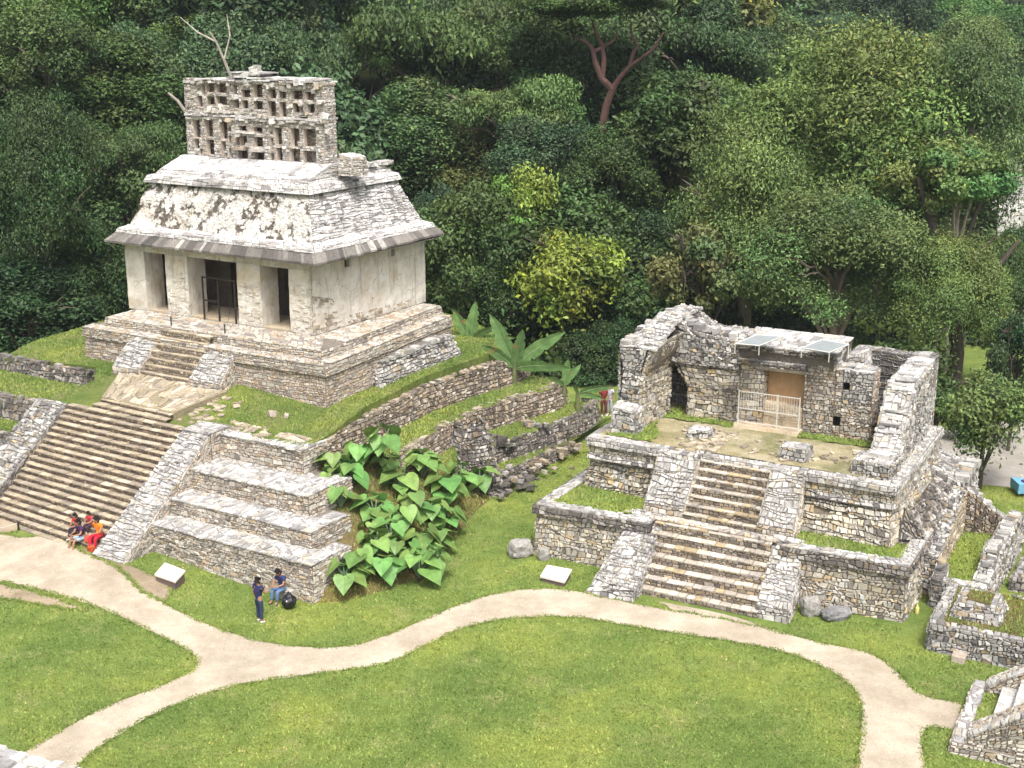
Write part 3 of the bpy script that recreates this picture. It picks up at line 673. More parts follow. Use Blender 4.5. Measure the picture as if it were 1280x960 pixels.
pb = [(-7.2,13.0),(-5.9,12.4),(-5.9,19.7),(-7.4,19.9)]; pt = [(-7.3,13.3),(-6.5,13.0),(-6.5,19.4),(-7.4,19.6)]
terr(mb, SF, pb, pt, 4.4, [5.75,5.65,5.7,5.8], 'grey', .16, .24, .14, toppal='grey', tch=.25, tsl=.3, var=.25)
mb.crest(SF(-6.7,13.1,5.7), SF(-6.7,19.4,5.7), .8, .22, 'grey', .35)
mb.build('rubble_buttress', M['stone_grey'], tem)
# walls: piers, side wall, back wall
lump = lambda a, s_: (lambda p: noise.noise(p*s_)*a+noise.noise(p*s_*3.1)*a*.5)
def wallbox(mb, u0, u1, v0, v1, z0, z1, amp=.035, step=.14):
    f = SF
    def g(A, B, C, D):
        nx = max(1, int((Vector(B)-Vector(A)).length/step)); ny = max(1, int((Vector(D)-Vector(A)).length/step))
        mb.grid(A, B, C, D, nx, ny, lump(amp, 1.8), (.6, .56, .5))
    g(f(u0,v0,z0), f(u1,v0,z0), f(u1,v0,z1), f(u0,v0,z1))
    g(f(u1,v0,z0), f(u1,v1,z0), f(u1,v1,z1), f(u1,v0,z1))
    g(f(u1,v1,z0), f(u0,v1,z0), f(u0,v1,z1), f(u1,v1,z1))
    g(f(u0,v1,z0), f(u0,v0,z0), f(u0,v0,z1), f(u0,v1,z1))
ZF, ZW = 7.0, 10.75
VF = 11.65
piers = [(-21.3,-19.95), (-18.5,-17.0), (-13.75,-12.25), (-10.5,-9.15)]
ZD = 10.05
for k, (a, b) in enumerate(piers):
    mb = MB(50+k); wallbox(mb, a, b, VF, VF+1.25, ZF, ZD+.02)
    # rough stones where the plaster has fallen from the front of the pier
    if k > 0: mb.patch(SF(a+.03,VF-.01,ZF), SF(b-.03,VF-.01,ZF), SF(b-.03,VF-.01,ZF+2.3), SF(a+.03,VF-.01,ZF+2.3), 'tread', .17, .4, .03, core=False, miss=.25+.1*k, var=.1)
    mb.build('pier', M['stucco'], tem)
mb = MB(55); wallbox(mb, -21.3, -9.15, VF+.03, VF+1.2, ZD, ZW); mb.build('lintel', M['stucco'], tem)
mb = MB(56)
def hole_grid(mb, A, B, C, D, holes, step, amp):
    """wall face with small square recesses: holes = (x0,x1,y0,y1) fractions"""
    A, B, C, D = map(Vector, (A, B, C, D)); Nn = (C-A).cross(D-B).normalized()
    xs = sorted({0, 1, *[h[0] for h in holes], *[h[1] for h in holes]}); ys = sorted({0, 1, *[h[2] for h in holes], *[h[3] for h in holes]})
    P = lambda x, y: (A*(1-x)+B*x)*(1-y)+(D*(1-x)+C*x)*y
    for i in range(len(xs)-1):
        for j in range(len(ys)-1):
            x0, x1, y0, y1 = xs[i], xs[i+1], ys[j], ys[j+1]; q = [P(x0,y0), P(x1,y0), P(x1,y1), P(x0,y1)]
            if any(h[0] <= x0 and x1 <= h[1] and h[2] <= y0 and y1 <= h[3] for h in holes):
                w_ = [p-Nn*.5 for p in q]; mb.f(w_, (.2,.18,.16))
                for a in range(4): b = (a+1) % 4; mb.f([q[a], q[b], w_[b], w_[a]][::-1], (.4,.36,.3))
            else:
                nx = max(1, int((q[1]-q[0]).length/step)); ny = max(1, int((q[3]-q[0]).length/step)); mb.grid(*q, nx, ny, lump(amp, 1.3), (.62,.6,.55))
hole_grid(mb, SF(-9.12,VF+.02,ZF), SF(-9.05,20.9,ZF), SF(-9.0,20.8,ZW), SF(-9.12,VF+.02,ZW), [(.27,.315,.76,.86), (.68,.715,.76,.86)], .16, .04)
mb.f([SF(-9.4,20.9,ZF), SF(-21.2,20.9,ZF), SF(-21.2,20.9,ZW), SF(-9.4,20.9,ZW)], (.5,.48,.44))
mb.f([SF(-21.2,20.9,ZF), SF(-21.2,VF,ZF), SF(-21.2,VF,ZW), SF(-21.2,20.9,ZW)], (.5,.48,.44))
mb.f([SF(-9.05,20.9,ZF), SF(-9.4,20.9,ZF), SF(-9.4,20.9,ZW), SF(-9.05,20.9,ZW)], (.5,.48,.44))
# inner faces, partition with its inner doorway
mb.grid(SF(-9.2,VF+1,ZF), SF(-9.9,20,ZF), SF(-9.9,20,ZW), SF(-9.9,VF+1,ZW), 6, 4, lump(.03, 2), (.45,.42,.37))
for a, b in ((-21, -16.6), (-14.2, -9.4)):
    pass
mb.build('wall', M['stucco'], tem)
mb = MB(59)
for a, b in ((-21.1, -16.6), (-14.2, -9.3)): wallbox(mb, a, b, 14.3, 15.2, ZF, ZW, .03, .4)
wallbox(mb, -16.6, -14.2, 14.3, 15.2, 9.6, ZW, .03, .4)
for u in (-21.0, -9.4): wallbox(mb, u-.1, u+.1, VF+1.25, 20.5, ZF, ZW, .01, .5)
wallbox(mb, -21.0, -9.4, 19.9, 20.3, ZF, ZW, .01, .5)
mb.build('inner_wall', M['shade_plaster'], tem)
mb = MB(57)   # rough stones near the lower part of the side wall and the corner
mb.patch(SF(-9.11,VF,ZF), SF(-9.11,14.0,ZF), SF(-9.11,13.2,ZF+1.5), SF(-9.11,VF,ZF+1.9), 'tread', .17, .42, .03, core=False, miss=.5, var=.08)
mb.patch(SF(-9.09,14.0,ZF), SF(-9.07,19.6,ZF), SF(-9.07,19.6,ZF+.35), SF(-9.09,14.0,ZF+.5), 'tread', .16, .4, .02, core=False, miss=.55, var=.08)
tag(mb.build('exposed_stones', M['stone'], tem), kind='stuff')
mb = MB(58); mb.hexa([SF(-21,VF+.1,6.9),SF(-9.3,VF+.1,6.9),SF(-9.3,20.6,6.9),SF(-21,20.6,6.9)],[SF(-21,VF+.1,7.045),SF(-9.3,VF+.1,7.045),SF(-9.3,20.6,7.045),SF(-21,20.6,7.045)],(.4,.35,.28))
mb.build('floor', M['floorm'], tem)
# eave: sloping stained fascia made of slabs
mb = MB(60); r = mb.r
EB = [(-21.85,10.85), (-8.1,10.85), (-8.05,21.2), (-21.85,21.2)]; ET = [(-21.35,11.25), (-8.55,11.3), (-8.5,21.1), (-21.35,21.1)]
def fascia(P, Q, S_, T_, step):
    P, Q, S_, T_ = map(Vector, (P, Q, S_, T_)); L = (Q-P).length; x = 0
    while x < L:
        l = min(step*r.uniform(.5, 1.6), L-x); a, b = x/L, min(1, (x+l-.012)/L); dz = Vector((0, 0, r.uniform(-.03, .03))); k = r.random()
        kk = r.uniform(.7, 1.35); c = tuple(v_*kk for v_ in ((.21,.195,.18) if k < .6 else ((.14,.13,.12) if k < .93 else (.40,.385,.36))))
        q0, q1, t1, t0 = P.lerp(Q, a)+dz, P.lerp(Q, b)+dz, T_.lerp(S_, b), T_.lerp(S_, a)
        inn_ = (t0-q0); inn_.z = 0; 
        lo0, lo1 = q0+inn_*1.2+Vector((0,0,-.02)), q1+inn_*1.2+Vector((0,0,-.02))
        up_ = Vector((0, 0, .10))
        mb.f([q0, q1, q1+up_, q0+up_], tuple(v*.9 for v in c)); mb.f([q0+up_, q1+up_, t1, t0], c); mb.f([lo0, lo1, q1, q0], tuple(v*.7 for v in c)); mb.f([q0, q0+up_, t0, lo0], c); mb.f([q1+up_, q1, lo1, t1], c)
        x += l
fe = lambda L_, i, z: SF(*L_[i], z)
zb_, zt_ = 10.52, 11.05
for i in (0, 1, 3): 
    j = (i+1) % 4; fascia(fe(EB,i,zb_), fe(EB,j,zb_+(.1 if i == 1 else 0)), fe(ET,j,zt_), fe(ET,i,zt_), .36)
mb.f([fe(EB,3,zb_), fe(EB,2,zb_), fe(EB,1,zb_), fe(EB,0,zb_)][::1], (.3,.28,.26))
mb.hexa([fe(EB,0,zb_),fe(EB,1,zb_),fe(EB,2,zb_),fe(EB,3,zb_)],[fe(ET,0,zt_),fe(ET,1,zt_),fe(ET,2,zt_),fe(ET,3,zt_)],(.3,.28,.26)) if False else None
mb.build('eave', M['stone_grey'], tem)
mb = MB(61)   # white ledge over the eave
def ringband(mb, b, t, z0, z1, pal, ch, sl, dep=.04, mat=None, idx=(0, 1, 3)):
    for i in idx:
        j = (i+1) % 4; mb.patch(SF(*b[i], z0), SF(*b[j], z0), SF(*t[j], z1), SF(*t[i], z1), pal, ch, sl, dep, gap=.006)
L1b = [(-21.4,11.22),(-8.5,11.22),(-8.45,21.1),(-21.4,21.1)]; L1t = [(-21.3,11.3),(-8.62,11.3),(-8.6,21.0),(-21.3,21.0)]
ringband(mb, L1b, L1t, 11.0, 11.22, 'white', .11, .6)
L2t = [(-20.95,11.72),(-9.0,11.72),(-9.05,20.7),(-20.95,20.7)]
ringband(mb, L1t, L2t, 11.22, 11.36, 'white', .3, .9, .015)
mb.build('ledge', M['stone_white'], tem)
# sloping upper roof face with remains of stucco relief
MBt = [(-20.2,12.75),(-10.0,12.75),(-10.15,19.9),(-20.2,19.9)]; zr0, zr1 = 11.33, 13.52
mb = MB(62)
def relief(p):
    c = noise.cell_vector(p*1.0); d = noise.voronoi(p*3.6)[0]; k = noise.noise(p*.9)
    h = min(d[1]-d[0], .16)*.22+noise.noise(p*9)*.03+noise.noise(p*1.7)*.13
    t = (p.z-zr0)/(zr1-zr0); w_ = sstep(.12, .25, t)*sstep(1.0, .85, t)
    return h*(.25+.75*w_)-.05
b0, b1, b2, b3 = [SF(*L2t[i], zr0) for i in range(4)]; t0, t1, t2, t3 = [SF(*MBt[i], zr1) for i in range(4)]
mb.grid(b0, b1, t1, t0, 250, 56, relief, (.7,.68,.66))
mb.grid(b3, b0, t0, t3, 60, 20, relief, (.7,.68,.66))
mb.f([b2, b3, t3, t2], (.5,.5,.5))
mb.build('sloping_frieze', M['relief'], tem, smooth=False)
mb = MB(63)
mb.patch(b1, b2, t2, t1, 'white', .15, .34, .05, gap=.01, var=.2, wob=.5, miss=.03)
# a grown-over bulge of rubble
mb.build('side_roof_face', M['stone_white'], tem)
mb = MB(64)  # upper cornice
C0 = [(-20.55,12.5),(-9.75,12.5),(-9.9,20.2),(-20.55,20.2)]; C1_ = [(-20.35,12.62),(-9.95,12.62),(-10.05,20.1),(-20.35,20.1)]
ringband(mb, C0, C1_, 13.46, 13.82, 'white', .18, .7, .03)
for i in (0, 1): 
    j = (i+1) % 4; mb.f([SF(*MBt[i],13.45), SF(*MBt[j],13.45), SF(*C0[j],13.46), SF(*C0[i],13.46)], (.3,.29,.28))
C2 = [(-20.1,12.95),(-10.15,12.95),(-10.3,19.9),(-20.1,19.9)]
ringband(mb, C1_, C2, 13.82, 13.87, 'white', .5, .8, .01)
C3 = [(-19.95,13.1),(-10.3,13.1),(-10.4,19.8),(-19.95,19.8)]
ringband(mb, C2, C3, 13.86, 14.06, 'white', .1, .7, .02)
mb.build('roof_cornice', M['stone_white'], tem)
mb = MB(65)  # low slope from the cornice to the foot of the comb
RR = [(-20.2,15.0),(-10.4,15.0),(-10.6,17.6),(-20.2,17.6)]
cs = [SF(*C3[i], 14.05) for i in range(4)]; rs_ = [SF(*RR[i], 14.62) for i in range(4)]
for i in range(4):
    j = (i+1) % 4; mb.patch(cs[i], cs[j], rs_[j], rs_[i], 'white' if i != 1 else 'suntop', .3, .7, .05, gap=.006, var=.2, wob=1)
mb.f(rs_, (.4,.4,.4)); mb.crest(SF(-10.6,14.2,14.3), SF(-10.5,19.4,14.3), .6, .18, 'white', .4)
mb.build('roof', M['stone_white'], tem)
# ---------------- roof comb: two parallel lattices of stone bridged by slabs
cu = lambda x: -19.95+(x-237)*.0519          # photo column of the comb -> u
cz = lambda y: 14.55+(197-y)*.0411
zo = lambda X, Y: (cu(220+X/5.82), cz(80+Y/5.82))
OPEN = [(150,205,412,540),(245,302,412,532),(358,412,415,540),(150,190,552,620),(190,212,620,660),(245,305,552,660),(360,395,558,668),
        (416,440,455,480),(416,438,512,575),(415,437,605,670),(498,556,440,482),(606,672,445,488),(470,500,505,580),(505,556,512,580),(606,672,512,582),(486,556,615,676),(606,676,622,680),
        (728,748,468,488),(728,750,512,600),(726,748,622,680),(762,812,440,560),(768,812,580,686),(876,938,440,568),(966,1052,440,560),(866,940,580,684),(960,1050,590,690),
        (196,232,240,320),(236,262,150,230),(268,332,150,212),(344,424,150,214),(270,330,245,300),(338,424,238,300),(472,505,160,222),(472,512,250,316),(530,600,188,240),(622,688,150,238),(530,578,262,318),(618,686,262,322),
        (734,782,178,242),(720,780,262,366),(806,856,190,240),(804,852,264,368),(892,972,182,242),(990,1050,188,244),(900,945,270,330),(950,972,282,330),(1000,1052,268,330),(944,1000,360,386)]
def lattice(mb, v0, v1, opens, u0, u1, z0, z1, front=True, pal='comb'):
    xs = sorted({u0, u1, *[min(max(o[0], u0), u1) for o in opens], *[min(max(o[1], u0), u1) for o in opens]})
    ys = sorted({z0, z1, *[min(max(o[2], z0), z1) for o in opens], *[min(max(o[3], z0), z1) for o in opens]})
    inside = lambda x, y: any(o[0] < x < o[1] and o[2] < y < o[3] for o in opens)
    solid = [[not inside((xs[i]+xs[i+1])/2, (ys[j]+ys[j+1])/2) for j in range(len(ys)-1)] for i in range(len(xs)-1)]
    nx, ny = len(xs)-1, len(ys)-1
    used = [[False]*ny for _ in range(nx)]
    for j in range(ny):
        i = 0
        while i < nx:
            if solid[i][j] and not used[i][j]:
                k = i
                while k+1 < nx and solid[k+1][j] and not used[k+1][j]: k += 1
                m = j
                while m+1 < ny and all(solid[q][m+1] and not used[q][m+1] for q in range(i, k+1)): m += 1
                for q in range(i, k+1):
                    for w_ in range(j, m+1): used[q][w_] = True
                a, b, c, d = xs[i], xs[k+1], ys[j], ys[m+1]
                mb.patch(SF(a,v0,c), SF(b,v0,c), SF(b,v0,d), SF(a,v0,d), pal, .11, .22, .05, gap=.008, var=.25)
                mb.f([SF(b,v1,c), SF(a,v1,c), SF(a,v1,d), SF(b,v1,d)], (.48,.40,.34))
                i = k+1
            else: i += 1
    for i in range(nx):
        for j in range(ny):
            if not solid[i][j]: continue
            a, b, c, d = xs[i], xs[i+1], ys[j], ys[j+1]; cc = (.60,.52,.45)
            if i+1 >= nx or not solid[i+1][j]: mb.f([SF(b,v0,c), SF(b,v1,c), SF(b,v1,d), SF(b,v0,d)], cc)
            if i == 0 or not solid[i-1][j]: mb.f([SF(a,v1,c), SF(a,v0,c), SF(a,v0,d), SF(a,v1,d)], cc)
            if j+1 >= ny or not solid[i][j+1]: mb.f([SF(a,v0,d), SF(b,v0,d), SF(b,v1,d), SF(a,v1,d)], cc)
            if j == 0 or not solid[i][j-1]: mb.f([SF(a,v1,c), SF(b,v1,c), SF(b,v0,c), SF(a,v0,c)], cc)
ops = []
for X0, X1, Y0, Y1 in OPEN:
    a, z_hi = zo(X0, Y0); b, z_lo = zo(X1, Y1); ops.append((a, b, z_lo, z_hi))
comb = empty('roof_comb', (0, 0, 0)); comb.parent = tem; comb.location = -tem.location
mb = MB(70); lattice(mb, 15.25, 15.53, ops, cu(237), cu(410), 14.5, cz(100)); mb.build('front_lattice', M['stone_comb'], comb)
rb = random.Random(9); bops = [(a+.1, b-.1, c+.08, d-.08) for a, b, c, d in ops if rb.random() < .34]
mb = MB(71); lattice(mb, 15.80, 16.05, bops, cu(239), cu(409.5), 14.5, cz(104), pal='pink'); mb.build('rear_lattice', M['stone_comb'], comb)
mb = MB(72)
for uu in (cu(238.5), cu(407)):     # end walls
    a, b = (uu-.15, uu+.2)
    mb.patch(SF(b,15.25,14.5), SF(b,16.2,14.5), SF(b-.05,16.2,cz(101)), SF(b-.05,15.25,cz(101)), 'comb', .12, .25, .05)
    mb.patch(SF(a,16.2,14.5), SF(a,15.25,14.5), SF(a+.05,15.25,cz(104)), SF(a+.05,16.2,cz(104)), 'comb', .12, .25, .05)
mb.build('end_wall', M['stone_comb'], comb)
mb = MB(73); r = mb.r
def slabs(u0, u1, z, h, v0=15.05, v1=17.0, st=.5, pal='white', jz=.03):
    x = u0
    while x < u1:
        l = min(st*r.uniform(.6, 1.5), u1-x); d = r.uniform(-.07, .07); zz = z+r.uniform(-jz, jz)
        mb.box(SF(x+l/2, (v0+v1)/2+d, zz+h/2), l*.97, v1-v0, h, tone(pal, r), fr=SF, jit=.02); x += l
slabs(cu(237), cu(411), cz(145.5), .10, 15.08, 16.35, .7); slabs(cu(238), cu(410), cz(149), .10, 15.14, 16.3, .5, 'comb')
slabs(cu(240), cu(330), cz(141), .10, 15.16, 16, .5, 'comb')
slabs(cu(255), cu(411), cz(102), .09, 15.05, 16.35, .8); slabs(cu(262), cu(411), cz(104.5), .08, 15.15, 16.3, .5, 'comb')
slabs(cu(237), cu(255), cz(106), .12, 15.15, 16.3, .4, 'comb')
slabs(cu(296), cu(345), cz(98.5), .09, 15.1, 16.3, .7); slabs(cu(303), cu(335), cz(96), .10, 15.2, 16.2, .7, 'comb'); slabs(cu(294), cu(343), cz(93.5), .07, 15.1, 16.3, .9)
slabs(cu(345), cu(409), cz(99.5), .10, 15.15, 16.25, .6)
mb.box(SF(cu(323), 15.7, cz(89.5)), .45, .5, .28, (.55,.54,.5), fr=SF, jit=.1); mb.box(SF(cu(325), 15.7, cz(86)), .25, .3, .2, (.5,.5,.46), fr=SF, jit=.06)
for X, Y in ((515,590),(650,595)): slabs(zo(X-55,0)[0], zo(X+42,0)[0], zo(0,Y+18)[1], .13, 14.98, 15.6, .9, 'comb', .0)
for X, Y, W_ in ((560,490,140),(480,255,60)): slabs(zo(X-W_//2,0)[0], zo(X+W_//2,0)[0], zo(0,Y)[1], .10, 15.05, 15.6, .5, 'comb', .02)
mb.build('cap_slabs', M['stone_white'], comb)
mb = MB(74); r = mb.r   # plaster fragments still clinging to the lattice
for i in range(150):
    x = r.uniform(120, 1150); y = r.choice([r.uniform(120, 170), r.uniform(325, 410), r.uniform(120, 400), r.uniform(400, 690)])
    u, z = zo(x, y)
    if any(o[0]-.03 < u < o[1]+.03 and o[2]-.03 < z < o[3]+.03 for o in ops): continue
    s = r.uniform(.08, .26); mb.box(SF(u, 15.2-r.uniform(0, .08), z), s, s*.8, s*r.uniform(.5, 1.3), tone('comb', r, .2), fr=SF, jit=s*.22)
tag(mb.build('plaster_lumps', M['stone_comb'], comb), kind='stuff')
mb = MB(75)
terr(mb, SF, [(-10.1,15.2),(-9.3,15.2),(-9.3,16.6),(-10.1,16.6)], [(-10.1,15.3),(-9.4,15.3),(-9.4,16.5),(-10.1,16.5)], 14.1, [15.15,15.0,14.95,15.1], 'comb', .12, .25, .06, toppal='white')
mb.build('broken_stub', M['stone_comb'], comb)
# iron gate in the middle doorway
mb = MB(76); v = VF-.05
for u in (-15.98, -14.98, -13.9): mb.box(SF(u, v, 8.1), .07, .06, 2.2, (.1,.08,.06), fr=SF)
for z in (9.15, 8.0): mb.box(SF(-14.95 if z > 9 else -15.48, v, z), 2.1 if z > 9 else 1.0, .05, .07, (.3,.26,.2), fr=SF)
mb.build('iron_gate', M['metal_dark'], tem)
mb = MB(77); mb.box(SF(-15.35, VF+.5, 8.3), 3.1, .04, 2.5, (.05,.05,.05), fr=SF) if False else None
# the two iron posts with ropes at the head of the small stair
for k, (px_, py_) in enumerate(((214.5, 411), (281.5, 421))):
    p = at(px_, py_, 6.85); t = empty('rope_post', p, ['thin iron post at the left of the small stair head', 'thin iron post at the right of the small stair head'][k], 'post', 'iron posts at the small stair')
    mb = MB(78+k); mb.tube([p+Vector((0,0,-.3)), p+Vector((0,0,.62))], .035, (.08,.06,.05), 8); mb.build('post', M['metal_dark'], t)
    mb = MB(80+k); q = SF(-14.2, VF-.1, 7.75) if k else SF(-16.7, VF-.1, 7.75); a = p+Vector((0,0,.5)); mb.tube([a.lerp(q, t_)-Vector((0,0,.25*math.sin(math.pi*t_))) for t_ in np.linspace(0, 1, 8)], .012, (.4,.38,.33), 5); mb.build('rope', M['metal_dark'], t)
# grass tufts growing on the roof face: added with the plants
# ---------------------------------------------------------------- ruined temple on the right
f = XF
ruin = empty('ruined_temple', f(-7, 5, 0), 'roofless grey and ochre stone temple on two terraces with a stair in front', 'ruin')
mb = MB(100)
for LB, LT, fc in (([(-14.95,-.62),(-9.8,-.42),(-9.8,8),(-14.8,8)], [(-14.85,-.5),(-9.8,-.3),(-9.8,8),(-14.7,8)], (0, 3)), ([(-4.8,-.22),(-.05,-.02),(.15,11),(-4.8,11)], [(-4.8,-.1),(-.12,.08),(.05,11),(-4.8,11)], (0, 1)), ([(-9.82,.4),(-4.78,.4),(-4.78,8),(-9.82,8)], [(-9.82,.42),(-4.78,.42),(-4.78,8),(-9.82,8)], ())):
    terr(mb, f, LB, LT, -.1, 1.8, 'ochre', .19, .3, .06, faces=fc, var=.2)
for CT, fc in (([(-15.0,-.65),(-9.9,-.45),(-9.9,8),(-14.9,8)], (0, 3)), ([(-4.75,-.25),(.02,-.06),(.15,11),(-4.75,11)], (0, 1)), ([(-9.92,.35),(-4.73,.3),(-4.73,8),(-9.92,8)], (0,))):
    terr(mb, f, CT, [(a, b+.05) for a, b in CT], 1.8, 2.18, 'dark', .17, .34, .06, faces=fc)
for A, B, C, D in (((-14.95,-.6),(-9.9,-.42),(-9.9,.1),(-14.4,-.05)), ((-4.7,-.2),(-.02,-.02),(-.5,.5),(-4.2,.3)), ((-.55,.4),(0,0),(.08,4.2),(-.5,4.2)), ((-14.9,-.5),(-14.35,-.1),(-14.2,8.5),(-14.75,8.5)), ((-11.4,.25),(-4.0,.25),(-4.3,.7),(-11.2,.7))):
    mb.patch(f(*A,2.2), f(*B,2.2), f(*C,2.22), f(*D,2.22), 'suntop', .26, .34, .06, var=.2)
mb.build('lower_terrace', M['stone_grey'], ruin)
for P_ in ([(-14.4,-.1),(-11.0,.1),(-10.6,1.9),(-14.2,2.9)], [(-4.6,.3),(-.5,.5),(-.4,2.0),(-4.8,1.6)]):
    o = sheet('grass_bed', [tuple(f(u, v)[:2]) for u, v in P_], lambda x, y: 2.235+noise.noise(Vector((x, y, 0)))*.03, M['grass'], .4, parent=None, jit=.06)
    o.parent = ruin; o.location = -ruin.location
# stairs
mb = MB(101)
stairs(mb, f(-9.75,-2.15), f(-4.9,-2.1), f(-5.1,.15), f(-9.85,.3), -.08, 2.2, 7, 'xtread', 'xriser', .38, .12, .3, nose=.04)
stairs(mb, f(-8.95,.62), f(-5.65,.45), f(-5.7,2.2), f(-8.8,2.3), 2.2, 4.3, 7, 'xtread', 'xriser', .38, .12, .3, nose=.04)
mb.patch(f(-10.3,.1,2.22), f(-4.9,.0,2.22), f(-4.9,.8,2.24), f(-10.3,.9,2.24), 'xtread', .4, .4, .03)
mb.build('staircase', M['stone'], ruin)
mb = MB(102); # bulging left flank
ramp_block(mb, f, -11.3, -9.5, -2.75, -10.9, -9.6, .55, -.1, 2.32, .35, 'grey', 'suntop', .17, .2)
mb.patch(f(-11.5,-3.1,-.05), f(-9.4,-3.05,-.05), f(-9.6,-2.6,.42), f(-11.2,-2.6,.45), 'grey', .2, .35, .1)
mb.build('balustrade', M['stone_grey'], ruin)
mb = MB(103); ramp_block(mb, f, -5.0, -3.75, -2.0, -5.2, -4.0, .5, -.1, 2.32, .4, 'grey', 'suntop', .2, .3); mb.build('balustrade', M['stone'], ruin)
mb = MB(104); ramp_block(mb, f, -10.6, -8.95, .6, -10.5, -8.8, 1.9, 2.15, 4.42, 2.6, 'sun', 'suntop', .2, .3)
mb.patch(f(-10.55,1.85,4.43), f(-8.8,1.85,4.43), f(-8.8,2.6,4.46), f(-10.55,2.6,4.46), 'grey', .3, .35, .04); mb.build('balustrade', M['stone_grey'], ruin)
mb = MB(105); ramp_block(mb, f, -5.85, -4.45, .45, -5.8, -4.5, 1.8, 2.15, 4.42, 2.6, 'sun', 'suntop', .2, .3)
mb.patch(f(-5.85,1.75,4.43), f(-4.45,1.75,4.43), f(-4.5,2.5,4.46), f(-5.8,2.5,4.46), 'grey', .3, .35, .04); mb.build('balustrade', M['stone_grey'], ruin)
# upper platform
mb = MB(106)
UB = [(-14.1,2.35),(-.95,1.35),(-.7,10.8),(-14.1,10.8)]; UM = [(-13.8,2.6),(-1.3,2.15),(-1.2,10.8),(-13.8,10.8)]
terr(mb, f, UB, UM, 2.1, 3.55, 'ochre', .18, .26, .09, faces=(0, 1, 3), var=.25, miss=.04)
UC = [(-13.9,2.42),(-1.15,2.15),(-1.05,10.8),(-13.9,10.8)]; UT = [(-13.85,2.5),(-1.2,2.25),(-1.12,10.75),(-13.8,10.75)]
terr(mb, f, [(-13.85,2.25),(-1.1,1.95),(-1.0,10.8),(-13.9,10.8)], UC, 3.5, 3.72, 'grey', .2, .34, .07, faces=(0, 1, 3))
terr(mb, f, UC, UC, 3.72, 4.08, 'ochre', .17, .3, .04, faces=(0, 1, 3))
UD = [(-13.97,2.3),(-1.05,2.05),(-.98,10.85),(-13.97,10.85)]
terr(mb, f, UD, UD, 4.08, 4.4, 'suntop', .16, .36, .05, faces=(0, 1, 3))
for A, B, C, D in (((-13.97,2.3),(-10.5,2.22),(-10.5,2.75),(-13.9,2.85)), ((-8.8,2.2),(-5.8,2.15),(-5.8,2.6),(-8.8,2.65)), ((-4.5,2.15),(-1.05,2.05),(-1.2,2.6),(-4.5,2.6)), ((-1.7,2.2),(-1.02,2.1),(-1.0,10.8),(-1.6,10.8))):
    mb.patch(f(*A,4.41), f(*B,4.41), f(*C,4.42), f(*D,4.42), 'suntop', .24, .32, .04, var=.2)
mb.build('upper_platform', M['stone_grey'], ruin)
o = sheet('earth_floor', [tuple(f(u, v)[:2]) for u, v in [(-13.6,2.8),(-1.8,2.55),(-1.6,10.5),(-13.6,10.5)]], lambda x, y: 4.45+noise.noise(Vector((x, y, 0)))*.04, M['straw'], .5)
o.parent = ruin; o.location = -ruin.location
def tuft_strip(name, P_, zc, parent):
    o = sheet(name, [tuple(f(u, v)[:2]) for u, v in P_], lambda x, y: zc+noise.noise(Vector((x*2, y*2, 0)))*.05, M['grass'], .3, jit=.12); o.parent = parent; o.location = -parent.location
for P_ in ([(-12.2,6.2),(-11.4,6.3),(-9.0,6.35),(-8.9,7.1),(-11.4,7.0),(-12.2,8.6)], [(-6.1,6.3),(-3.4,6.2),(-2.7,6.4),(-2.7,9.4),(-3.3,9.4),(-3.3,7.1),(-6.1,7.05)], [(-13.4,2.9),(-11.2,2.8),(-11.5,4.2),(-12.3,6.0),(-12.3,3.7)]):
    tuft_strip('grass_bed', P_, 4.49, ruin)
mb = MB(107); r = mb.r
for i in range(120):
    u, v = r.uniform(-10.8, -3.2), r.uniform(2.8, 5.8)
    if r.random() < .6: u = r.uniform(-10, -8.5)
    s = r.uniform(.08, .26); mb.box(f(u, v, 4.49), s*1.4, s, .06, tone('tread', r, .3), jit=.02, az=r.uniform(0, 3))
tag(mb.build('floor_stones', M['stone'], ruin), kind='stuff')
def wall(mb, P, Q, th, z0, zP, zQ, pal='ochre', ch=.17, sl=.3, dep=.06, n=None, top='grey', steps=None, rough=.0, bits=True):
    """rubble wall from P to Q (u,v), thickness th to the left of P->Q; top heights zP, zQ or steps(t)"""
    P, Q = Vector(P), Vector(Q); L = (Q-P).length; d = (Q-P)/L; nn = Vector((-d.y, d.x))*th; n = n or max(1, round(L/1.0)); r = mb.r
    zt = (lambda t: zP+(zQ-zP)*t) if steps is None else steps
    hs = [zt(i/n)+r.uniform(-rough, rough) for i in range(n+1)]; pt = lambda t, o: P+(Q-P)*t+o
    for i in range(n):
        a, b = pt(i/n, Vector((0,0))), pt((i+1)/n, Vector((0,0))); c, e = b+nn, a+nn
        mb.patch(f(*a,z0), f(*b,z0), f(*b,hs[i+1]), f(*a,hs[i]), pal, ch, sl, dep, var=.2)
        mb.patch(f(*c,z0), f(*e,z0), f(*e,hs[i]), f(*c,hs[i+1]), pal, ch, sl, dep, var=.2)
        mb.patch(f(*a,hs[i]), f(*b,hs[i+1]), f(*c,hs[i+1]), f(*e,hs[i]), top, .26, .3, .06, var=.2)
        if bits and r.random() < .8:
            m1, m2 = (a+e)/2, (b+c)/2; mb.crest(f(*m1,hs[i]), f(*m2,hs[i+1]), th*.8, .12, top, .32)
    a, e = P, P+nn; mb.patch(f(*e,z0), f(*a,z0), f(*a,hs[0]), f(*e,hs[0]), pal, ch, sl, dep, var=.2)
    b, c = Q, Q+nn; mb.patch(f(*b,z0), f(*c,z0), f(*c,hs[-1]), f(*b,hs[-1]), pal, ch, sl, dep, var=.2)
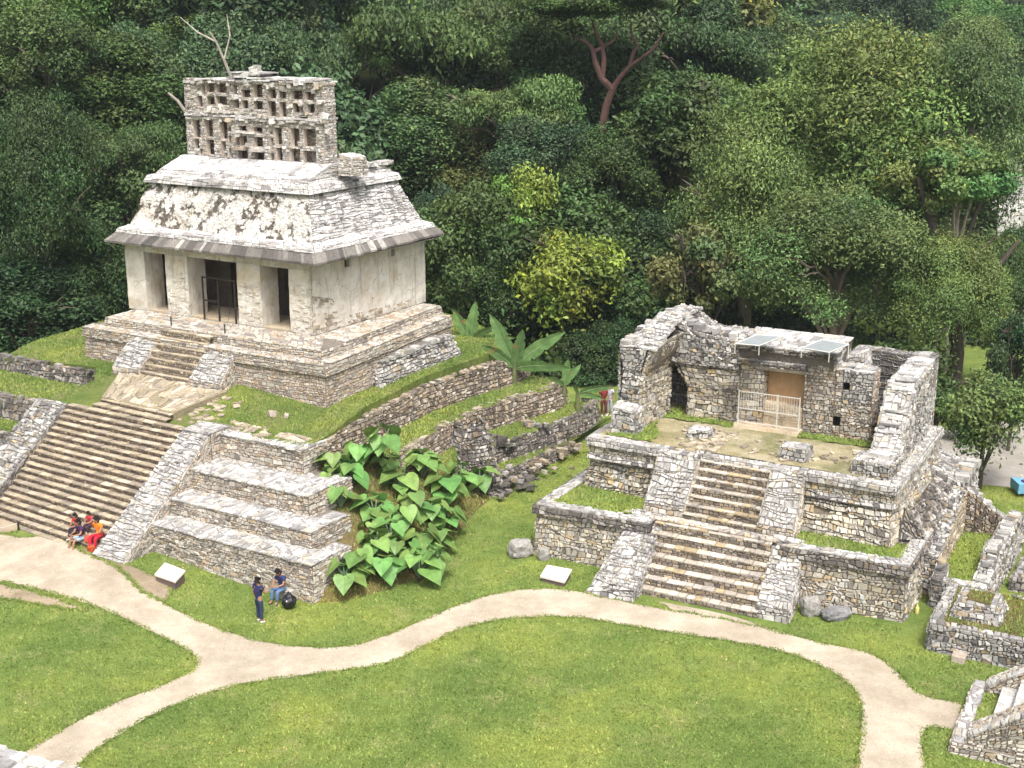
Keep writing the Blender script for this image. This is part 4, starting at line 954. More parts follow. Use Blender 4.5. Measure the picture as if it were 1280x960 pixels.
# left wing with the broken half vault
mb = MB(110)
def prof(t):
    v = 3.7+t*5.2
    return 5.6 if v < 3.9 else 8.05+.25*t
mb.patch(f(-13.25,3.95,4.4), f(-12.25,3.95,4.4), f(-12.35,4.2,7.0), f(-13.15,4.2,7.0), 'grey', .17, .28, .1, var=.25, miss=.04)
mb.patch(f(-13.15,4.2,7.0), f(-12.35,4.2,7.0), f(-12.1,4.2,8.0), f(-13.35,4.2,7.95), 'grey', .15, .3, .1, var=.25)
mb.patch(f(-13.25,9.2,4.4), f(-13.25,3.95,4.4), f(-13.35,4.2,7.95), f(-13.4,9.2,8.1), 'grey', .17, .3, .08)
mb.patch(f(-12.2,7.3,4.4), f(-13.0,7.3,4.4), f(-13.0,7.3,6.6), f(-12.2,7.3,6.6), 'dark', .2, .26, .07)
mb.patch(f(-12.3,3.95,4.4), f(-12.2,7.3,4.4), f(-12.2,7.3,6.6), f(-12.35,4.1,6.6), 'ochre', .2, .26, .07, var=.2)
mb.patch(f(-12.35,4.1,6.6), f(-12.2,9.2,6.6), f(-11.2,9.2,8.5), f(-12.05,4.3,8.0), 'ochre', .19, .28, .08, var=.2)
for i in range(6):
    a, b = 4.2+i*.85, 4.2+(i+1)*.85; za, zb2 = 7.98+i*.08, 7.98+(i+1)*.08; ra, rb2 = min(8.9, 8.05+.32*i), min(8.9, 8.05+.32*(i+1))
    mb.patch(f(-13.4,a,za), f(-12.6,a,ra), f(-12.6,b,rb2), f(-13.4,b,zb2), 'suntop', .16, .32, .08, var=.2)
    mb.patch(f(-12.6,a,ra), f(-11.7,a,ra-.1), f(-11.5,b,rb2-.05), f(-12.6,b,rb2), 'suntop', .2, .32, .1, var=.2)
mb.crest(f(-13.1,4.3,8.05), f(-13.0,8,8.4), .6, .26, 'grey', .3); mb.crest(f(-12.6,4.5,8.15), f(-12.5,8,8.85), .5, .28, 'suntop', .3); mb.crest(f(-12.2,4.6,8.1), f(-12.2,7.4,8.8), .5, .16, 'suntop', .3)
mb.build('vault_wall', M['stone_grey'], ruin)
mb = MB(111)
terr(mb, f, [(-13.3,3.35),(-12.2,3.35),(-12.2,4.1),(-13.3,4.1)], [(-13.25,3.45),(-12.25,3.45),(-12.25,4.1),(-13.25,4.1)], 4.4, [5.5,5.4,5.6,5.7], 'grey', .2, .34, .1, toppal='suntop', tch=.3, tsl=.4, faces=(0,1,3))
mb.build('stub_pillar', M['stone_grey'], ruin)
# middle wall with pointed archway at its left end
mb = MB(112)
V0 = 7.1
def mw(a, b, c, d, za, zb2): mb.patch(f(a,V0,za), f(b,V0,za), f(d,V0,zb2), f(c,V0,zb2), 'ochre', .19, .36, .07, var=.2)
mw(-11.3, -8.95, -11.3, -8.95, 4.4, 5.8)
mb.patch(f(-11.3,V0,5.8), f(-8.95,V0,5.8), f(-8.95,V0,6.85), f(-11.8,V0,6.85), 'ochre', .19, .36, .07, var=.2)
mb.patch(f(-12.3,V0-.12,6.85), f(-8.95,V0-.12,6.85), f(-9.0,V0-.1,8.1), f(-12.0,V0-.1,8.5), 'grey', .17, .3, .09, var=.25, miss=.03)
mb.patch(f(-12.3,V0-.12,6.8), f(-8.95,V0-.12,6.8), f(-8.95,V0,6.86), f(-12.3,V0,6.86), 'dark', .1, .3, .05)
mb.patch(f(-11.3,V0+1.1,4.4), f(-11.3,V0,4.4), f(-11.3,V0,5.8), f(-11.3,V0+1.1,5.8), 'ochre', .19, .34, .05)
mb.patch(f(-11.3,V0+1.1,5.8), f(-11.3,V0,5.8), f(-12.0,V0,6.9), f(-12.1,V0+1.1,6.9), 'ochre', .19, .34, .05)
mb.patch(f(-8.95,V0+1.2,4.4), f(-11.5,V0+1.2,4.4), f(-11.5,V0+1.2,8.1), f(-8.95,V0+1.2,8.1), 'ochre', .19, .34, .05)
n = 7
for i in range(n):
    a, b = -12.6+i*.53, -12.6+(i+1)*.53; z_ = lambda u: 8.1+.75*math.exp(-((u+12.2)/1.1)**2)+(.10 if u > -10 else 0)
    mb.patch(f(a,V0-.15,z_(a)-.3), f(b,V0-.15,z_(b)-.3), f(b,V0+.2,z_(b)), f(a,V0+.2,z_(a)), 'suntop', .14, .3, .1, var=.22)
    mb.patch(f(a,V0+.2,z_(a)), f(b,V0+.2,z_(b)), f(b,V0+2.4,z_(b)-.1), f(a,V0+2.4,z_(a)-.1), 'grey', .2, .34, .1, var=.22)
    mb.patch(f(b,V0+2.4,z_(b)-.1), f(b,V0+2.45,7.2), f(a,V0+2.45,7.2), f(a,V0+2.4,z_(a)-.1), 'grey', .2, .34, .1)
mb.crest(f(-12.9,V0+.5,8.6), f(-11.2,V0+.4,8.55), .6, .32, 'suntop', .35); mb.crest(f(-11.2,V0+.3,8.4), f(-9.2,V0+.3,8.12), .5, .22, 'grey', .3); mb.crest(f(-10.8,V0+1.2,8.2), f(-9.0,V0+1.4,8.2), .7, .2, 'suntop', .4)
mb.hexa([f(-10.35,V0-.08,6.75),f(-10.0,V0-.08,6.75),f(-10.0,V0+.3,6.75),f(-10.35,V0+.3,6.75)],[f(-10.35,V0-.14,7.15),f(-10.0,V0-.14,7.15),f(-10.0,V0+.3,7.15),f(-10.35,V0+.3,7.15)],(.03,.03,.03))
mb.build('middle_wall', M['stone_grey'], ruin)
# doorway section: pier, lintel, cornices, roof
mb = MB(113)
mb.patch(f(-8.93,V0-.05,4.4), f(-7.85,V0-.05,4.4), f(-7.85,V0-.05,7.15), f(-8.93,V0-.05,7.15), 'ochre', .17, .4, .035, var=.12)
mb.patch(f(-7.85,V0-.05,4.4), f(-7.85,V0+.55,4.4), f(-7.85,V0+.55,7.15), f(-7.85,V0-.05,7.15), 'tread', .3, .5, .02)
mb.patch(f(-8.93,V0+1,4.4), f(-8.93,V0-.05,4.4), f(-8.93,V0-.05,7.15), f(-8.93,V0+1,7.15), 'ochre', .2, .4, .03)
mb.build('pier', M['stone'], ruin)
mb = MB(114); v = V0-.12
mb.hexa([f(-7.95,v,7.0),f(-6.1,v,7.0),f(-6.1,v+.7,7.0),f(-7.95,v+.7,7.0)],[f(-7.95,v,7.16),f(-6.1,v,7.16),f(-6.1,v+.7,7.16),f(-7.95,v+.7,7.16)],(.5,.44,.36))
mb.patch(f(-9.05,v-.1,7.15), f(-6.05,v-.1,7.15), f(-6.05,v-.14,7.36), f(-9.05,v-.14,7.36), 'dark', .1, .4, .05)
mb.patch(f(-9.05,v-.1,7.37), f(-6.05,v-.1,7.37), f(-6.05,v+.2,7.42), f(-9.05,v+.2,7.42), 'grey', .2, .4, .03)
mb.patch(f(-9.0,v+.12,7.38), f(-5.0,v+.12,7.36), f(-5.0,v+.12,7.82), f(-9.0,v+.12,7.82), 'ochre', .14, .45, .03)
mb.patch(f(-9.15,v-.08,7.80), f(-4.8,v-.08,7.78), f(-4.8,v-.12,8.0), f(-9.15,v-.12,8.0), 'dark', .09, .45, .05)
mb.patch(f(-4.9,v-.05,7.3), f(-4.9,V0+2.5,7.3), f(-4.9,V0+2.5,8.0), f(-4.9,v-.05,8.0), 'grey', .17, .4, .04)
mb.patch(f(-9.15,v-.12,8.02), f(-4.8,v-.12,8.02), f(-4.8,V0+2.6,8.2), f(-9.15,V0+2.6,8.2), 'suntop', .5, .6, .03, gap=.006)
mb.hexa([f(-9.1,v+.1,7.3),f(-4.9,v+.1,7.3),f(-4.9,V0+2.5,7.3),f(-9.1,V0+2.5,7.3)],[f(-9.1,v,8.0),f(-4.85,v,8.0),f(-4.85,V0+2.5,8.15),f(-9.1,V0+2.5,8.15)],(.2,.18,.16))
mb.build('roof_slab', M['stone_grey'], ruin)
mb = MB(115)
mb.hexa([f(-7.9,V0+.5,4.4),f(-6.15,V0+.5,4.4),f(-6.15,V0+.58,4.4),f(-7.9,V0+.58,4.4)],[f(-7.9,V0+.5,7.15),f(-6.15,V0+.5,7.15),f(-6.15,V0+.58,7.15),f(-7.9,V0+.58,7.15)],(.5,.4,.3))
mb.build('board_screen', M['wood'], ruin)
mb = MB(116)
wp = [(-8.75,-6.2)]
mb.hexa([f(-7.86,V0+.05,4.4),f(-6.18,V0+.05,4.4),f(-6.18,V0+.5,4.4),f(-7.86,V0+.5,4.4)],[f(-7.86,V0+.05,5.55),f(-6.18,V0+.05,5.5),f(-6.18,V0+.5,5.5),f(-7.86,V0+.5,5.55)],(.6,.56,.5))
mb.patch(f(-7.86,V0+.04,4.4), f(-6.18,V0+.04,4.4), f(-6.18,V0+.04,5.5), f(-7.86,V0+.04,5.5), 'suntop', .2, .4, .02, core=False)
mb.hexa([f(-8.95,V0-.65,4.4),f(-6.1,V0-.7,4.4),f(-6.1,V0+.1,4.4),f(-8.95,V0+.1,4.4)],[f(-8.95,V0-.6,4.62),f(-6.1,V0-.65,4.6),f(-6.1,V0+.1,4.6),f(-8.95,V0+.1,4.62)],(.56,.48,.38))
mb.build('sill', M['floorm'], ruin)
mb = MB(117); vr = V0-.5
for u in (-8.8, -7.1, -6.15): mb.box(f(u, vr, 5.35), .04, .04, 1.5, (.8,.8,.78), fr=f)
for z in (6.05, 5.3, 4.72): mb.box(f(-7.48, vr, z), 2.66, .03, .035, (.8,.8,.78), fr=f)
for i in range(24): 
    u = -8.7+i*.11
    if u < -6.2 and abs(u+7.1) > .04: mb.box(f(u, vr, 5.68), .013, .013, .74, (.8,.8,.78), fr=f)
mb.build('railing', M['metal_white'], ruin)
mb = MB(118)   # right part of the middle wall, with two small dark sockets
def rw(u0, u1, z0_, z1_): mb.patch(f(u0,V0,z0_), f(u1,V0,z0_), f(u1,V0,z1_), f(u0,V0,z1_), 'grey' if z0_ > 5.9 else 'sun', .16, .26, .07, var=.22)
sock = [(-4.52,-4.25,6.55,6.85), (-4.85,-4.55,4.95,5.35)]
rw(-6.15,-4.85,4.4,7.4); rw(-4.85,-4.55,4.4,4.95); rw(-4.85,-4.55,5.35,7.4); rw(-4.55,-3.3,4.4,5.95); rw(-4.55,-4.52,5.95,7.4); rw(-4.52,-4.25,5.95,6.55); rw(-4.52,-4.25,6.85,7.4); rw(-4.25,-3.3,5.95,7.4)
for a, b, c, d in sock: mb.f([f(a,V0+.35,c),f(b,V0+.35,c),f(b,V0+.35,d),f(a,V0+.35,d)], (.05,.045,.04))
mb.patch(f(-3.3,V0,4.4), f(-3.3,V0+1.1,4.4), f(-3.3,V0+1.1,7.35), f(-3.3,V0,7.35), 'pink', .2, .3, .06)
mb.patch(f(-6.2,V0-.04,7.4), f(-3.25,V0-.04,7.35), f(-3.3,V0+.9,7.45), f(-6.2,V0+.9,7.5), 'suntop', .3, .35, .06)
mb.f([f(-3.3,V0+1.1,4.4),f(-6.15,V0+1.1,4.4),f(-6.15,V0+1.1,7.4),f(-3.3,V0+1.1,7.4)], (.3,.28,.25))
mb.crest(f(-6.0,V0+.5,7.45), f(-3.4,V0+.5,7.4), .6, .14, 'suntop', .35)
terr(mb, f, [(-4.7,V0+1.0),(-3.9,V0+1.0),(-3.9,V0+2.2),(-4.7,V0+2.2)], [(-4.6,V0+1.1),(-4.0,V0+1.1),(-4.0,V0+2.1),(-4.6,V0+2.1)], 7.2, [7.75,7.9,8.05,7.9], 'suntop', .2, .35, .06, toppal='suntop')
mb.build('middle_wall', M['stone_grey'], ruin)
mb = MB(119)
wall(mb, (-1.5,10.3), (-4.9,10.3), -.8, 4.4, 7.5, 7.55, 'grey', rough=.05)
wall(mb, (-9.0,9.6), (-13.2,9.6), .7, 4.4, 7.9, 8.1, 'grey', rough=.05)
mb.build('back_wall', M['stone_grey'], ruin)
def wing(t):
    v = 2.75+t*7.55
    for (a, za), (b, zb2) in zip(((2.75,5.0),(3.9,5.05),(4.3,5.35),(5.2,6.2),(5.9,7.1),(6.5,7.4)), ((3.9,5.05),(4.3,5.35),(5.2,6.2),(5.9,7.1),(6.5,7.4),(10.3,7.45))):
        if v <= b+1e-6: return za+(zb2-za)*max(0, (v-a))/(b-a)
    return 7.45
mb = MB(120); wall(mb, (-1.5,2.75), (-1.5,10.3), 1.0, 4.4, 0, 0, 'grey', .17, .28, .09, n=12, top='suntop', steps=wing)
mb.patch(f(-2.95,2.78,4.4), f(-1.5,2.75,4.4), f(-1.5,2.85,5.0), f(-2.95,2.88,5.0), 'grey', .18, .3, .07); mb.patch(f(-2.95,2.85,5.0), f(-2.4,2.85,5.02), f(-2.4,4.0,5.05), f(-2.95,3.9,5.0), 'suntop', .28, .34, .05)
mb.patch(f(-2.95,3.9,4.4), f(-2.95,2.78,4.4), f(-2.95,2.88,5.0), f(-2.95,3.9,5.0), 'grey', .18, .3, .07)
mb.build('wing_wall', M['stone_grey'], ruin)
# low stubs of pillars on the floor
for k, (u0, u1, v0, v1, h, lab) in enumerate(((-10.2,-9.2,4.1,4.9,.38,0), (-5.95,-4.85,3.2,4.15,.5,0))):
    mb = MB(122+k); terr(mb, f, [(u0,v0),(u1,v0),(u1,v1),(u0,v1)], [(u0+.05,v0+.05),(u1-.05,v0+.05),(u1-.05,v1-.05),(u0+.05,v1-.05)], 4.4, 4.45+h, 'grey', .18, .35, .08, toppal='suntop', tch=.35, tsl=.45)
    mb.build('stub_pillar', M['stone_grey'], ruin)
# solar panels on the roof slab
for k, (c4, lab) in enumerate((([(919,429.5),(949,432),(978.6,420.5),(945,418.5)], 'left tilted solar panel in a white frame on the ruined temple roof'), ([(1002,435),(1036.6,440.5),(1061,430.5),(1027,424.5)], 'right tilted solar panel in a white frame on the ruined temple roof'))):
    zs = [8.36, 8.36, 8.55, 8.55]; P_ = [at(*c4[i], zs[i]) for i in range(4)]; c = sum(P_, Vector())/4
    t = empty('solar_panel', Vector((c.x, c.y, 8.15)), lab, 'solar panel', 'solar panels')
    mb = MB(1); mb.hexa([p-Vector((0,0,.04)) for p in P_], P_, (.1,.1,.1)); mb.build('glass_plate', M['glass_panel'], t)
    mb = MB(2)
    for i in range(4): mb.tube([P_[i], P_[(i+1) % 4]], .022, (.8,.8,.8), 6)
    for i in range(4): mb.tube([P_[i], Vector((P_[i].x, P_[i].y, 7.95))], .02, (.8,.8,.8), 6)
    mb.build('frame', M['metal_white'], t)
# ------------------------------------------------ ruins right of the temple
t = empty('side_ruin', f(.5, 6, 0), 'walled rubble side rooms with a grass floor against the right flank of the ruined temple', 'ruin')
mb = MB(130)
zt = lambda v: 1.6+(v-2.9)*.22
for i in range(5):
    a, b = 2.9+i*1.02, 2.9+(i+1)*1.02
    mb.patch(f(.55,a,.5), f(.6,b,.5), f(.6,b,zt(b)), f(.5,a,zt(a)), 'tread', .2, .3, .05, var=.2)
    mb.patch(f(.02,a,zt(a)+.05), f(.52,a,zt(a)), f(.62,b,zt(b)), f(.02,b,zt(b)+.1), 'grey', .2, .25, .1, var=.25)
    mb.patch(f(-.75,a,3.0), f(.05,a,zt(a)+.05), f(.05,b,zt(b)+.1), f(-.75,b,3.1), 'dark', .2, .25, .12, var=.25, miss=.06)
mb.patch(f(-.05,2.92,-.05), f(.55,2.9,-.05), f(.5,2.95,1.65), f(0,2.95,1.7), 'grey', .16, .26, .08)
mb.patch(f(-.9,2.3,2.1), f(-.02,2.9,2.1), f(.0,3.0,2.0), f(-.9,2.9,3.4), 'dark', .2, .25, .12)
mb.build('flank_wall', M['stone_grey'], t)
mb = MB(131); wall(mb, (.6,8.0), (2.2,8.3), .55, .5, 2.75, 1.6, 'ret', .17, .3, .07, n=4, rough=.08)
wall(mb, (2.2,8.3), (2.9,9.1), .5, .5, 1.6, 1.5, 'grey', .17, .3, .07, n=1, rough=.05); mb.build('cross_wall', M['stone_grey'], t)
mb = MB(132); wall(mb, (2.45,2.7), (2.75,9.3), .55, .0, 1.1, 1.6, 'grey', .17, .28, .09, n=8, rough=.12, steps=lambda q: 1.0 if q < .05 else (1.25 if q < .2 else 1.75-.1*q)); mb.build('low_wall', M['stone_grey'], t)
mb = MB(133); wall(mb, (.5,1.9), (2.4,1.9), .45, -.05, 1.1, 1.05, 'grey', .16, .26, .08, n=3, rough=.05); mb.build('low_wall', M['stone_grey'], t)
mb = MB(134); wall(mb, (.5,1.85), (.5,2.95), -.0001-.4, -.05, 1.15, 1.4, 'grey', .16, .26, .08, n=2, rough=.05); mb.build('low_wall', M['stone_grey'], t)
o = sheet('grass_bed', [tuple(f(u, v)[:2]) for u, v in [(.5,2.2),(2.0,2.2),(2.3,8.3),(.55,8.0)]], lambda x, y: .9+.02*math.sin(x*5), M['grass'], .4, skirt=-.1); o.parent = t; o.location = -t.location
mb = MB(135)   # rubble mass at the back
terr(mb, f, [(-1.0,8.4),(.75,8.4),(.6,12.3),(-1.0,12.3)], [(-1.1,8.8),(.3,8.8),(.3,12.0),(-1.1,12.0)], 0, [3.2,2.7,2.6,3.0], 'grey', .18, .28, .12, toppal='grey', var=.25)
mb.crest(f(.2,9,2.7), f(.2,12,2.6), .6, .25, 'grey', .4); mb.build('rubble_core', M['stone_grey'], t)
mb = MB(136); terr(mb, f, [(2.9,4.8),(3.7,4.8),(3.9,7.6),(3.1,7.6)], [(3.0,5.0),(3.6,5.0),(3.8,7.4),(3.15,7.4)], -.1, .55, 'dark', .16, .28, .1, toppal='grey')
o = mb.build('stone_bench', M['stone_grey']); tag(o, 'low ruined stone block on the grass at the right edge beyond the side rooms', 'ruin')
alt = empty('altar_platform', f(2.4, 0, 0), 'low stone platform with a raised square altar filled with grass, lower right', 'platform')
mb = MB(140)
terr(mb, f, [(1.1,-1.85),(9,-1.85),(9,1.95),(1.1,1.95)], [(1.15,-1.8),(9,-1.8),(9,1.9),(1.15,1.9)], -.1, 1.04, 'grey', .16, .26, .08, faces=(0, 3), var=.22)
mb.patch(f(1.12,-1.83,1.05), f(7,-1.83,1.05), f(7,-1.55,1.06), f(1.12,-1.5,1.06), 'grey', .28, .34, .04); mb.patch(f(1.12,-1.6,1.06), f(1.62,-1.6,1.06), f(1.5,1.9,1.08), f(1.12,1.9,1.08), 'grey', .28, .34, .05)
mb.patch(f(3.3,1.7,1.05), f(7,1.7,1.05), f(7,1.95,1.06), f(3.3,1.95,1.06), 'grey', .2, .3, .05)
mb.build('platform_wall', M['stone_grey'], alt)
o = sheet('grass_bed', [tuple(f(u, v)[:2]) for u, v in [(1.5,-1.6),(7,-1.6),(7,1.8),(1.5,1.8)]], lambda x, y: 1.075+.015*math.sin(x*5), M['bed'], .4); o.parent = alt; o.location = -alt.location
mb = MB(141)
terr(mb, f, [(1.7,-1.05),(3.35,-1.05),(3.35,.75),(1.7,.75)], [(1.78,-.97),(3.27,-.97),(3.27,.67),(1.78,.67)], 1.04, 1.34, 'grey', .15, .3, .07, toppal='grey')
terr(mb, f, [(1.8,-.9),(3.2,-.9),(3.2,.62),(1.8,.62)], [(1.86,-.86),(3.14,-.86),(3.14,.56),(1.86,.56)], 1.34, 1.6, 'grey', .13, .3, .06, toppal='grey', tch=.28)
mb.build('altar', M['stone_grey'], alt)
o = sheet('grass_bed', [tuple(f(u, v)[:2]) for u, v in [(2.15,-.6),(2.95,-.6),(2.95,.35),(2.1,.35)]], lambda x, y: 1.66, M['bed'], .3, skirt=1.55, jit=.05); o.parent = alt; o.location = -alt.location
mb = MB(142); mb.hexa([f(2.05,-2.35,-.05),f(2.5,-2.35,-.05),f(2.5,-1.8,-.05),f(2.05,-1.8,-.05)],[f(2.05,-2.3,.22),f(2.5,-2.3,.2),f(2.5,-1.8,.28),f(2.05,-1.8,.28)],(.42,.36,.3)); mb.build('foot_block', M['stone'], alt)
# corner stairway in the lower right
cs_ = empty('corner_stairway', f(4, -6, 0), 'stone stairway rising to the right between two coped side walls in the lower right corner', 'stairway')
mb = MB(150)
terr(mb, f, [(3.05,-8.35),(14,-8.35),(14,-3.9),(3.05,-3.9)], [(3.1,-8.3),(14,-8.3),(14,-3.95),(3.1,-3.95)], -.1, .34, 'sun', .15, .3, .06, faces=(0, 3))
mb.patch(f(3.08,-8.3,.35), f(3.5,-8.3,.35), f(3.5,-3.95,.36), f(3.08,-3.95,.36), 'suntop', .4, .4, .03)
mb.build('plinth', M['stone'], cs_)
o = sheet('grass_bed', [tuple(f(u, v)[:2]) for u, v in [(3.5,-6.9),(4.05,-6.9),(4.05,-4.7),(3.5,-4.7)]], lambda x, y: .375, M['grass'], .3, jit=.04); o.parent = cs_; o.location = -cs_.location
mb = MB(151); GF = Frame(28.1-90+180, *f(0,0)[:2])
# flight climbs towards +u: front edge runs along v
stairs(mb, f(4.05,-4.65), f(4.05,-7.15), f(8.2,-7.15), f(8.2,-4.65), .34, 3.3, 8, 'suntop', 'grey', .5, .14, .3)
mb.build('staircase', M['stone'], cs_)
for k, (v0, v1) in enumerate(((-8.2,-7.15), (-4.7,-3.95))):
    mb = MB(152+k); n = 9
    for i in range(n):
        u0, u1 = 3.55+i*.55, 3.55+(i+1)*.55; z0_, z1_ = .55+i*.40, .55+(i+1)*.40
        mb.patch(f(u0,v0,.3), f(u1,v0,.3), f(u1,v0,z1_), f(u0,v0,z0_), 'sun', .13, .26, .06, var=.2)
        mb.patch(f(u1,v1,.3), f(u0,v1,.3), f(u0,v1,z0_), f(u1,v1,z1_), 'sun', .13, .26, .06)
        mb.patch(f(u0,v0,z0_), f(u1,v0,z1_), f(u1,v1,z1_), f(u0,v1,z0_), 'sun', .2, .26, .05)
        mb.patch(f(u0,v0-.06,z0_+.02), f(u1,v0-.06,z1_+.02), f(u1,v0+.22,z1_+.08), f(u0,v0+.22,z0_+.08), 'suntop', .3, .22, .07)
    mb.patch(f(3.5,v1,.3), f(3.5,v0,.3), f(3.55,v0,.58), f(3.55,v1,.58), 'sun', .13, .26, .06)
    mb.build('side_wall', M['stone'], cs_)
# ruin in the lower left corner of the view
mb = MB(160); r = mb.r
P0, P1 = at(-60, 915, 1.6), at(112, 968, 1.6); d = (P1-P0).normalized(); nn = Vector((d.y, -d.x, 0))
for k in range(4):
    z = 1.6-.28*k; off = nn*(-.45*k+0); 
for k in range(5):
    a, b = P0+nn*(.42*k)+Vector((0,0,-.02*k)), P1+nn*(.42*k)+Vector((0,0,-.02*k))
    b = b-d*(.1*k); mb.patch(a+nn*.42, b+nn*.42, b, a, 'suntop', .42, .55, .12, ins=.06, var=.22, wob=.8)
mb.patch(P1+nn*0+Vector((0,0,-1.7)), P0+nn*0+Vector((0,0,-1.7)), P0, P1, 'suntop', .2, .4, .07)
mb.patch(P1+nn*2+Vector((.6,-.3,-1.7)), P1+Vector((.6,-.3,-1.7)), P1, P1+nn*2, 'suntop', .25, .45, .09)
mb.crest(P0+nn*.2, P1+nn*.2, .45, .14, 'suntop', .5)
tag(mb.build('ruined_wall', M['stone']), 'top of a pale rubble wall in the lower left corner', 'wall')
# far pale ruin seen between the trees at the right edge
mb = MB(161)
A, B = atY(1246, 300, 135), atY(1420, 300, 135); A.z = B.z = -1
for k, (z0_, z1_) in enumerate(((-1,2.6),(2.6,5.2),(5.2,7.4))):
    o_ = Vector((0, 2.2*k, 0)); mb.patch(A+o_+Vector((0,0,z0_+1)), B+o_+Vector((0,0,z0_+1)), B+o_+Vector((0,.5,z1_+1)), A+o_+Vector((0,.5,z1_+1)), 'suntop', .7, 1.2, .12)
    mb.patch(A+o_+Vector((0,.5,z1_+1)), B+o_+Vector((0,.5,z1_+1)), B+o_+Vector((0,2.2,z1_+1)), A+o_+Vector((0,2.2,z1_+1)), 'suntop', .7, 1.2, .1)
tag(mb.build('distant_ruin', M['stone']), 'bright pale stone terraces glimpsed through the branches at the right edge', 'ruin')
# boulders, slabs
def boulder(p, sx, sy, sz, label, az=0, seed=1, col=(.36,.35,.33)):
    import bmesh
    bm = bmesh.new(); bmesh.ops.create_icosphere(bm, subdivisions=3, radius=1)
    for v_ in bm.verts:
        q = v_.co.copy(); m_ = max(abs(q.x), abs(q.y), abs(q.z)); q = q.lerp(q/m_*.85, .55); k = 1+.22*noise.noise(q*1.6+Vector((seed*7.1, 0, 0)))+.06*noise.noise(q*6)
        v_.co = Vector((q.x*sx*k, q.y*sy*k, q.z*sz*k+sz*.7))
    me = bpy.data.meshes.new('boulder'); bm.to_mesh(me); bm.free()
    a = me.color_attributes.new('Col', 'FLOAT_COLOR', 'CORNER'); a.data.foreach_set('color', np.tile(np.array([*col, 1], np.float32), len(me.loops)))
    o = bpy.data.objects.new('boulder', me); COL.objects.link(o); me.materials.append(M['stone_grey']); o.location = p; o.rotation_euler = (0, 0, az)
    return tag(o, label, 'boulder', 'grey boulders by the ruined temple')
boulder(f(-15.35,-1.0,0), .52, .42, .42, 'squarish grey boulder at the left corner of the ruined temple', .4, 1)
boulder(f(-14.3,-.95,0), .28, .2, .33, 'small upright grey stone leaning on the terrace beside the squarish boulder', .2, 2)
boulder(f(-3.3,-.85,0), .38, .36, .42, 'rounded grey boulder beside the right flank of the lower stair', .1, 3)
boulder(f(-2.35,-.75,0), .62, .36, .24, 'long flat dark boulder in front of the lower terrace wall', .35, 4, (.26,.26,.27))
for k, (q, zz, lab) in enumerate((([(193,718),(219,727),(232,713),(206,703)], .42, 'pale tilted information slab at the foot of the great stair'), ([(675,720),(706,727.5),(715,711.5),(684,706)], .12, 'pale tilted information slab on the grass left of the ruined temple stair'))):
    hz = [.32, .32, .45, .45]; P_ = [at(*q[i], zz+hz[i]-.18) for i in range(4)]; c = sum(P_, Vector())/4
    t = empty('information_slab', Vector((c.x, c.y, terrain(c.x, c.y))), lab, 'information slab', 'information slabs')
    mb = MB(170+k); mb.hexa([p-Vector((0,0,.07)) for p in P_], P_, (.6,.55,.5)); mb.build('slab_top', M['slab'], t)
    mb = MB(172+k); i_ = [c.lerp(p, .9) for p in P_]; mb.hexa([Vector((p.x, p.y, -.1)) for p in i_], [p-Vector((0,0,.075)) for p in i_], (.2,.15,.12)); mb.build('plinth', M['slabside'], t)
# ---------------------------------------------------------------- trees
def np_mesh(name, V, nv, cols, mat):
    """V (n*nv,3) polygons of nv corners each, one colour per polygon"""
    n = len(V)//nv; me = bpy.data.meshes.new(name)
    me.vertices.add(len(V)); me.vertices.foreach_set('co', V.astype(np.float32).ravel())
    me.loops.add(len(V)); me.loops.foreach_set('vertex_index', np.arange(len(V), dtype=np.int32))
    me.polygons.add(n); me.polygons.foreach_set('loop_start', np.arange(0, n*nv, nv, dtype=np.int32)); me.polygons.foreach_set('loop_total', np.full(n, nv, np.int32))
    a = me.color_attributes.new('Col', 'FLOAT_COLOR', 'CORNER'); c = np.ones((n, 4), np.float32); c[:, :3] = cols
    a.data.foreach_set('color', np.repeat(c, nv, axis=0).ravel()); me.update(calc_edges=True); me.materials.append(mat); return me
def unit(a): return a/np.maximum(np.linalg.norm(a, axis=1, keepdims=True), 1e-6)
def leaves(rs, P, Nn, size, asp=.5, droop=.0, spread=.5):
    """kite shaped leaves at P facing roughly Nn"""
    n = len(P); Nn = unit(Nn+rs.normal(0, spread, (n, 3))); T = unit(np.cross(Nn, rs.normal(0, 1, (n, 3)))); T[:, 2] -= droop; T = unit(T); B = unit(np.cross(Nn, T))
    s = size*rs.uniform(.6, 1.4, (n, 1)); w_ = s*asp
    q = np.stack([P-T*s*.5, P+B*w_*.5-T*s*.05, P+T*s*.5-Nn*s*.12, P-B*w_*.5-T*s*.05], 1)
    return q.reshape(-1, 3)
